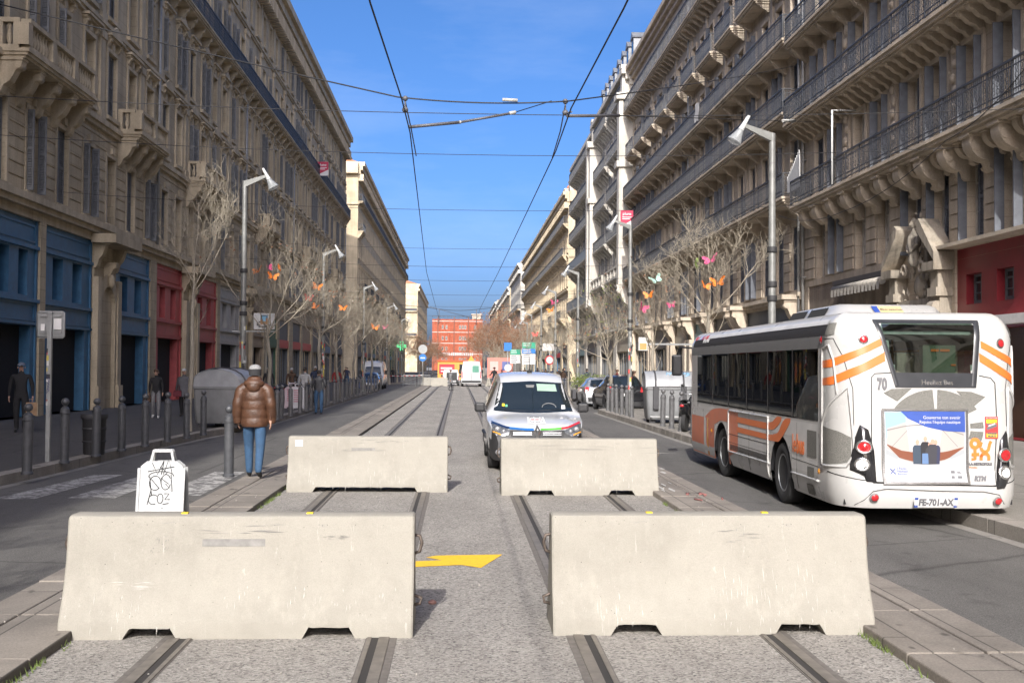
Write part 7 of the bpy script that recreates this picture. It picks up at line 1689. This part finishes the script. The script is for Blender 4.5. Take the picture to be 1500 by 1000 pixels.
# white serrated board, frame and washing on the right balconies
mb=MB(); P=[(0,0),(0,1.0)]+[(k*.16+.08*(q),1.0+.1*k+(.22 if q else 0)) for k in range(10) for q in (0,1)]+[(1.6,1.9),(1.6,.0)]
mb.prism([(0,0)]+[(k*.15+.075*q,.55+.09*k+(.2 if q==0 else 0)) for k in range(11) for q in (0,1)]+[(1.62,0)],lambda u,v,w_:(13.3+w_,43.7-u,9.0+v*.9),0,.03)
tag(mb.build('serrated_board',mat('board_white_paint',(.48,.48,.47),.6)),'white serrated board standing on the first right balcony','board')
mb=MB(); mb.tube([(13.25,38.2,8.45),(13.25,38.2,11.1),(14.2,38.2,11.1)],.04,6); tag(mb.build('awning_frame',M_cap),'thin white metal frame rising from the first right balcony','frame')
mb=MB(); secs=[[(13.26+.03*math.sin(i*1.7+j),60.0+i*.13,16.75-j*.2-.05*math.sin(i)) for i in range(9)] for j in range(6)]; mb.loft(secs,0,True); tag(mb.build('laundry',mat('cloth_white',(.5,.49,.48),.9)),'white washing hung over the third right balcony rail','laundry')
# ------------------------------------------------------------------ people
M_skin=mat('skin',(.42,.25,.18),.55,0,.08,9); M_shoe=mat('shoe_black',(.02,.02,.02),.5); M_shoew=mat('shoe_white',(.5,.5,.49),.6)
M_hair={'dark':mat('hair_dark',(.025,.018,.014),.6,0,.3,30),'grey':mat('hair_grey',(.30,.29,.28),.7,0,.3,30),'brown':mat('hair_brown',(.09,.05,.03),.6,0,.3,30)}
def cloth(n,c,r=.85): return mat('cloth_'+n,c,r,0,.2,14,.15)
def skinned(name,verts,edges,rad,root,mats,segs,parent,sub=2):
    """one continuous body grown over a jointed skeleton"""
    me=bpy.data.meshes.new('sk'); me.from_pydata(verts,edges,[]); o=bpy.data.objects.new('sk',me); col.objects.link(o)
    md=o.modifiers.new('s','SKIN'); md.use_smooth_shade=True; md.branch_smoothing=.6
    sv=me.skin_vertices[0].data
    for i,r_ in enumerate(rad): sv[i].radius=r_ if hasattr(r_,'__len__') else (r_,r_); sv[i].use_root=(i==root)
    s=o.modifiers.new('u','SUBSURF'); s.levels=sub; s.render_levels=sub
    dg=bpy.context.evaluated_depsgraph_get(); dg.update(); m2=bpy.data.meshes.new_from_object(o.evaluated_get(dg)); bpy.data.objects.remove(o)
    m2.materials.clear()
    for m in mats: m2.materials.append(m)
    A=[(Vector(verts[a]),Vector(verts[b]),rr,mi) for a,b,rr,mi in segs]
    for p in m2.polygons:
        c=p.center; best=9e9
        for a,b,rr,mi in A:
            d=b-a; t=max(0,min(1,(c-a).dot(d)/max(1e-9,d.length_squared))); q=(c-(a+d*t)).length/rr
            if q<best: best=q; p.material_index=mi
        p.use_smooth=True
    m2.name=name; return link(name,m2,parent)
def person(label,loc,rz,h=1.74,top=None,legs=None,shoes=None,hair='dark',stride=.0,arms=(0,0),w=1.0,group=None,hat=None,coat=None,fingers=True,sub=2,face=False,sleeve=0,elbow=(0,0),longhair=False,lean=0):
    t=thing('person',label,'person',loc,R(rz),group); k=h/1.75
    V=[];E=[];Rd=[];S=[]
    def v(x,y,z,r): V.append((x*k,(y-lean*max(0,z-.9))*k,z*k)); Rd.append(tuple(q*k for q in r) if hasattr(r,'__len__') else r*k); return len(V)-1
    def e(a,b,rr,mi): E.append((a,b)); S.append((a,b,rr,mi))
    pel=v(0,0,.96,(.155*w,.125)); bel=v(0,.0,1.12,(.145*w,.115)); che=v(0,.0,1.31,(.165*w,.125)); nb=v(0,.01,1.46,(.10,.085)); nk=v(0,0,1.53,.052); hd=v(0,-.012,1.615,(.078,.092)); ht=v(0,-.004,1.69,(.07,.082))
    for a,b,rr,mi in ((pel,bel,.15,1),(bel,che,.15,1),(che,nb,.13,1)): e(a,b,rr,mi)
    e(nb,nk,.06,0); e(nk,hd,.08,0); e(hd,ht,.085,0)
    ch=v(0,-.075,1.565,.036); e(hd,ch,.05,0)
    for s in (-1,1):
        st=stride*s
        hp=v(s*.092*w,0,.89,.108*w); kn=v(s*.105,-st*.5-.02-abs(st)*.1,.50,.078); an=v(s*.10,-st*.95+(.10*abs(st) if st<0 else 0),.095+(max(0,-st)*.18),.058); he=v(s*.105,-st*.95-.02,.045+max(0,-st)*.12,.038); to=v(s*.115,-st*.95-.15,.032+max(0,-st)*.03,(.042,.03))
        e(pel,hp,.12,2); e(hp,kn,.085,2); e(kn,an,.055,2); e(an,he,.05,3); e(he,to,.045,3)
        a=arms[0 if s<0 else 1]; eb=elbow[0 if s<0 else 1]
        sh=v(s*.175*w,.012,1.42,.066); el=v(s*.235*w,.03-a*.5,1.15,.05); wr=v(s*.25*w,.0-a-eb*.25,.915+eb*.30+abs(a)*.06,.031)
        e(che,sh,.09,1); e(sh,el,.07,1); e(el,wr,.055,1)
        d=(Vector(V[wr])-Vector(V[el])).normalized(); px=Vector((s*1.0,0,0)); fw=Vector((0,-1,0))
        def at(base,dd,u,f): q=Vector(V[base])/k+dd*u+fw*f+px*(-.004); return q
        P=Vector(V[wr])/k+d*.055; pa=len(V); V.append(tuple((P+fw*.0)*k)); Rd.append((.026*k,.036*k)); e(wr,pa,.045,0)
        if fingers:
            for f,ln in ((-.030,.068),(-.010,.078),(.010,.074),(.028,.058)):
                q0=P+d*.035+fw*(-f); q1=q0+d*ln*.5+px*(-.006); q2=q0+d*ln+px*(-.024)
                i0=len(V)
                for q,r_ in ((q0,.0105),(q1,.0095),(q2,.007)): V.append(tuple(q*k)); Rd.append(r_*k)
                e(pa,i0,.03,0); e(i0,i0+1,.02,0); e(i0+1,i0+2,.02,0)
            q1=P+fw*.042+d*.012+px*(-.008); q2=P+fw*.058+d*.05+px*(-.014); i0=len(V)
            for q,r_ in ((q1,.012),(q2,.009)): V.append(tuple(q*k)); Rd.append(r_*k)
            e(pa,i0,.03,0); e(i0,i0+1,.02,0)
    skinned('body',V,E,Rd,pel,[M_skin,top,legs,shoes or M_shoe],S,t,sub)
    hy=-lean*.75*k
    Z=lambda x,y,z:(x*k,y*k+hy,z*k)
    if hat is None or longhair:
        mb=MB(); secs=[]
        for i in range(7):
            ph=PI*.62*i/6; r_=.096*math.sin(ph)+.003; z=1.655+.098*math.cos(ph); secs.append([Z(r_*.92*math.cos(a),r_*1.12*math.sin(a)+.012+(.018 if i>3 else 0)*(1 if math.sin(a)>-.2 else -1.2)*1.0,z+(.055 if (math.sin(a)<-.45 and i>3) else 0)) for a in [2*PI*j/14 for j in range(14)]])
        if longhair:
            for i in range(3): secs.append([Z((.09-.01*i)*math.cos(a),(.085)*math.sin(a)+.03,1.58-.05*i+(.12+.05*i if math.sin(a)<-.3 else 0)) for a in [2*PI*j/14 for j in range(14)]])
        mb.loft(secs,0,True,True,False); mb.build('hair',M_hair[hair],t)
    if hat:
        kind,m1,m2=hat; mb=MB()
        if kind=='cap':
            secs=[]
            for i in range(6): ph=PI*.5*i/5; r_=.10*math.sin(ph)+.002; secs.append([Z(r_*.92*math.cos(a),r_*1.1*math.sin(a),1.672+.075*math.cos(ph)) for a in [2*PI*j/14 for j in range(14)]])
            mb.loft(secs,0,True,True,False); mb.build('cap',m1,t)
            mb=MB(); mb.loft([[Z(x,-.09-.08*math.sqrt(max(0,1-(x/.075)**2))*q,1.672-.012*q) for x in frange(-.074,.074,8)] for q in (0,.5,1)],0,True); mb.build('peak',m2 or m1,t)
        else:
            for z0,z1,m_,nm in ((1.60,1.70,m1,'beanie'),(1.70,1.775,m2,'beanie_top')):
                mb=MB(); secs=[]
                for i in range(6):
                    q=i/5; z=lerp(z0,z1,q); r_=.104 if nm=='beanie' else .104*math.sqrt(max(0.001,1-(q*.97)**2)); secs.append([Z(r_*.95*math.cos(a),r_*1.06*math.sin(a),z) for a in [2*PI*j/16 for j in range(16)]])
                mb.loft(secs,0,True,True,True); mb.build(nm,m_,t,angle=60)
    if coat:
        mb=MB(); secs=[]
        for z,wx,wy in ((1.44,.15,.11),(1.36,.205,.145),(1.2,.19,.15),(1.05,.185,.145),(.9,.205,.165),(coat[1]+.12,.225,.185),(coat[1],.235,.19)): secs.append([Z(wx*w*math.cos(a)*(1+.02*math.sin(5*a)),wy*math.sin(a)*(1+.03*math.sin(4*a)),z) for a in [2*PI*j/18 for j in range(18)]])
        mb.loft(secs,0,True,True,False); mb.build('coat',coat[0],t)
    if face:
        for s in (-1,1):
            mb=MB(); mb.sph(Z(s*.030,-.098,1.632),.0095*k,8,5); mb.build('eye',M_hair['dark'],t)
            mb=MB(); mb.sph(Z(s*.083,.0,1.615),(.012*k,.022*k,.03*k),8,5); mb.build('ear',M_skin,t)
        mb=MB(); mb.sph(Z(0,-.108,1.60),(.014*k,.02*k,.024*k),8,6); mb.build('nose',M_skin,t)
        mb=MB(); mb.sph(Z(0,-.098,1.563),(.024*k,.008*k,.006*k),8,4); mb.build('mouth',mat('lips',(.30,.10,.09),.5),t)
    return t
# the man in the brown quilted jacket, walking away
M_jean=cloth('denim',(.035,.085,.165)); M_leather=NT('brown_leather'); q_=M_leather
q_.base(q_.mix((.06,.028,.016),(.12,.057,.032),q_.ramp(q_.noise(5,5,.7),[(.4,0),(.7,1)]))); q_.b.inputs['Roughness'].default_value=.42; q_.bump(q_.noise(26,4,.65),.5,.02); M_leather=q_.mat
man=person('man in a brown quilted jacket and dark beanie, walking away along the left kerb strip',(-3.23,17.55,.075),180,1.77,M_leather,M_jean,M_shoe,stride=.17,arms=(-.05,.06),w=1.03,hat=('beanie',mat('beanie_black',(.03,.03,.033),.9,0,.2,40),mat('beanie_grey',(.27,.27,.27),.9,0,.35,30)))
kk=1.77/1.75
mb=MB(); secs=[]; zz=frange(.80,1.50,56)
for z in zz:
    q=(z-.80)/.70; wx=spline([0,.08,.3,.62,.86,1],[.20,.206,.20,.212,.19,.10])(q); wy=spline([0,.08,.3,.62,.86,1],[.155,.16,.155,.155,.135,.085])(q)
    bul=abs(math.sin(PI*(z-.80)/.135)); b=1+.055*(bul**.6-.5)
    secs.append([(wx*b*math.cos(a)*kk*(1+.012*math.sin(7*a+z*20)),wy*b*math.sin(a)*kk*(1+.012*math.sin(9*a-z*31)),z*kk) for a in [2*PI*j/30 for j in range(30)]])
mb.loft(secs,0,True,True,False)
jk=mb.build('jacket',M_leather,man)
for s in (-1,1):
    mb=MB(); P=[];r_=[]
    sp_=[Vector((s*.10,.012,1.44)),Vector((s*.205,.02,1.37)),Vector((s*.252,.035,1.16)),Vector((s*.268,.0,.98)),Vector((s*.262,-.03,.86))]
    for i in range(40):
        t_=i/39*4; j=min(3,int(t_)); p=sp_[j].lerp(sp_[j+1],t_-j); P.append(p*kk); r_.append((spline([0,.12,.3,1],[.06,.082,.088,.066])(i/39)*(1+.09*(abs(math.sin(PI*i/7.8))**.6-.5)))*kk)
    mb.tube(P,r_,14); mb.build('sleeve',M_leather,jk)
mb=MB(); secs=[]
for i in range(9):
    a0=PI*i/8; 
for (zc_,yc_,rx,ry,rz_) in ((1.475,.075,.165,.105,.085),(1.53,.03,.12,.10,.07),(1.43,.115,.11,.07,.10)): mb.sph((0,yc_*kk,zc_*kk),(rx*kk,ry*kk,rz_*kk),18,10)
mb.build('hood',M_leather,jk)
for s in (-1,1):
    mb=MB(); 
for ch in man.children:
    pass
# others near the camera
M_blkc=cloth('black',(.014,.014,.016)); M_greyc=cloth('grey',(.16,.16,.165)); M_dgrey=cloth('charcoal',(.05,.05,.055)); M_brownc=cloth('brown',(.07,.04,.025)); M_redc=cloth('red',(.25,.03,.03)); M_lgrey=cloth('pale_grey',(.34,.34,.34)); M_navy=cloth('navy',(.025,.035,.07)); M_beige=cloth('beige',(.35,.29,.21))
person('man all in black with a grey cap, carrying a paper bag past the blue shopfront',(-11.35,29.0,.08),12,1.82,M_blkc,M_blkc,M_shoe,stride=.06,arms=(-.02,.03),w=1.1,hat=('cap',cloth('cap_grey',(.12,.14,.18)),None),face=True)
bag=MB(); secs=[[(x*q,y*q2,z) for x,y in ((-.13,-.06),(.13,-.06),(.13,.06),(-.13,.06))] for z,q,q2 in ((0,1,1),(.02,1,1),(.30,1.02,.95),(.34,1.0,.85))]; bag.loft(secs,0,False,True,True)
pb=thing('paper_bag','brown paper bag in the hand of the man in black','bag',(-11.06,28.95,.52),R(20)); bag.build('sack',mat('kraft_paper',(.30,.19,.11),.85,0,.2,9,.3),pb); mb=MB(); mb.tube([(-.06,0,.34),(-.05,0,.42),(.05,0,.42),(.06,0,.34)],.006,5); mb.build('handle',mat('kraft_paper',(1,1,1)),pb)
person('woman in a black jacket, grey trousers and white trainers on the left pavement',(-10.1,37.1,.08),8,1.64,M_blkc,M_greyc,M_shoew,'brown',.09,(-.05,.06),.95,face=True)
def bagthing(label,loc,c,sx,sz,rz=0):
    b=thing('handbag',label,'bag',loc,R(rz)); mb=MB(); mb.loft([[(x*q,y,z) for x,y in ((-sx,-.06),(sx,-.06),(sx,.06),(-sx,.06))] for z,q in ((0,.95),(.03,1),(sz*.8,.95),(sz,.8))],0,False,True,True); mb.build('pouch',c,b,bev=.015); mb=MB(); mb.tube([(-sx*.6,0,sz),(-sx*.4,0,sz+.18),(sx*.4,0,sz+.18),(sx*.6,0,sz)],.009,5); mb.build('strap',c,b)
bagthing('dark brown handbag of the woman in white trainers',(-10.36,37.0,.62),M_brownc,.13,.22)
person('person in a charcoal coat and pale cap walking behind the woman in white trainers',(-9.45,38.2,.08),-5,1.66,M_dgrey,M_blkc,M_shoe,'grey',.08,(.0,.05),1.12,hat=('cap',M_lgrey,None),coat=(cloth('coat_grey',(.09,.09,.10)),.72),face=True)
bagthing('dark red bag held by the person in the charcoal coat',(-9.62,38.0,.78),cloth('maroon',(.12,.02,.03)),.14,.2)
person('man in a dark jacket and blue jeans standing outside the left bollards',(-5.62,44.4,-.08),190,1.76,M_dgrey,M_jean,M_shoe,'dark',.04,(.0,.04),1.08,elbow=(.5,.4))
person('person in a pale grey hoodie behind the left bollards',(-6.55,47.0,.08),175,1.72,M_lgrey,M_navy,M_shoe,'dark',.05,(.03,.0),1.05)
person('person in a grey coat crossing the tracks in front of the far vans',(-.62,86,.0),120,1.62,M_greyc,M_dgrey,M_shoe,'brown',.22,(-.15,.15),1.0,coat=(M_greyc,.65))
person('woman in a long black coat beside the second right lamp post',(8.0,49.6,.08),60,1.66,M_blkc,M_blkc,M_shoe,'brown',.1,(.05,-.03),1.0,coat=(M_blkc,.55),longhair=True)
sc_=person('rider in black standing on a kick scooter right of the far vans',(2.75,84,.12),200,1.75,M_blkc,M_navy,M_shoe,'dark',.05,(.35,.35),1.0,elbow=(.5,.5))
ks=thing('kick_scooter','black kick scooter under the rider right of the far vans','scooter',(2.75,84,0),R(200)); 
for y in (-.45,.42): wheel(ks,(0,y,.11),.11,.05,1,0,(.3,.3,.3),0,5)
mb=MB(); mb.box(-.07,.07,-.3,.36,.09,.13); mb.build('deck',M_trim,ks); mb=MB(); mb.tube([(0,-.45,.11),(0,-.38,1.1)],.022,6); mb.tube([(-.25,-.36,1.1),(.25,-.36,1.1)],.018,6); mb.build('handlebar',M_trim,ks)
rg=random.Random(12); tops=[M_blkc,M_dgrey,M_brownc,M_navy,M_redc,M_lgrey,M_beige,M_greyc]
protos=[]
far=[(-9.2,53.5,10,'dark clothed passer-by in the shade left of the easel boards',0),(-8.4,55.5,190,'passer-by in a brown coat beside the second left tree',2),(-6.9,62.5,10,'person in a red jacket behind the left bollard row',4),(-7.4,57,180,'passer-by in navy near the left motorbikes',3),
 (9.0,57.5,10,'passer-by in dark clothes on the pavement behind the black car',0),(8.9,61,185,'passer-by in a red top behind the silver car',4),(9.6,66,5,'passer-by in charcoal by the cream shopfront, right pavement',1)]
for i,(x,y,rz,lb_,c) in enumerate(far): person(lb_,(x,y,.08),rz,rg.uniform(1.62,1.8),tops[c],rg.choice([M_blkc,M_jean,M_dgrey]),M_shoe,rg.choice(['dark','brown','grey']),rg.uniform(.03,.16),(rg.uniform(-.1,.1),rg.uniform(-.1,.1)),1.05,fingers=False,sub=1,group='passers-by on the pavements')
for side,lab in ((1,'distant passer-by in dark clothes far along the right pavement'),(-1,'distant passer-by in dark clothes far along the left pavement')):
    pr=[person(lab,(side*8,90,.08),0 if q else 180,1.72,tops[(q*3)%4],(M_blkc,M_jean,M_navy)[q%3],M_shoe,'dark',.12,(-.05,.08),1.05,fingers=False,sub=1,group='distant passers-by, '+('right' if side>0 else 'left')) for q in range(3)]
    for i in range(16 if side>0 else 9):
        place(pr[i%3],i<3,(side*rg.uniform(6.8,11.5),rg.uniform(76,150),.08),rg.choice([0,PI])+rg.uniform(-.3,.3),None,rg.uniform(.94,1.04))
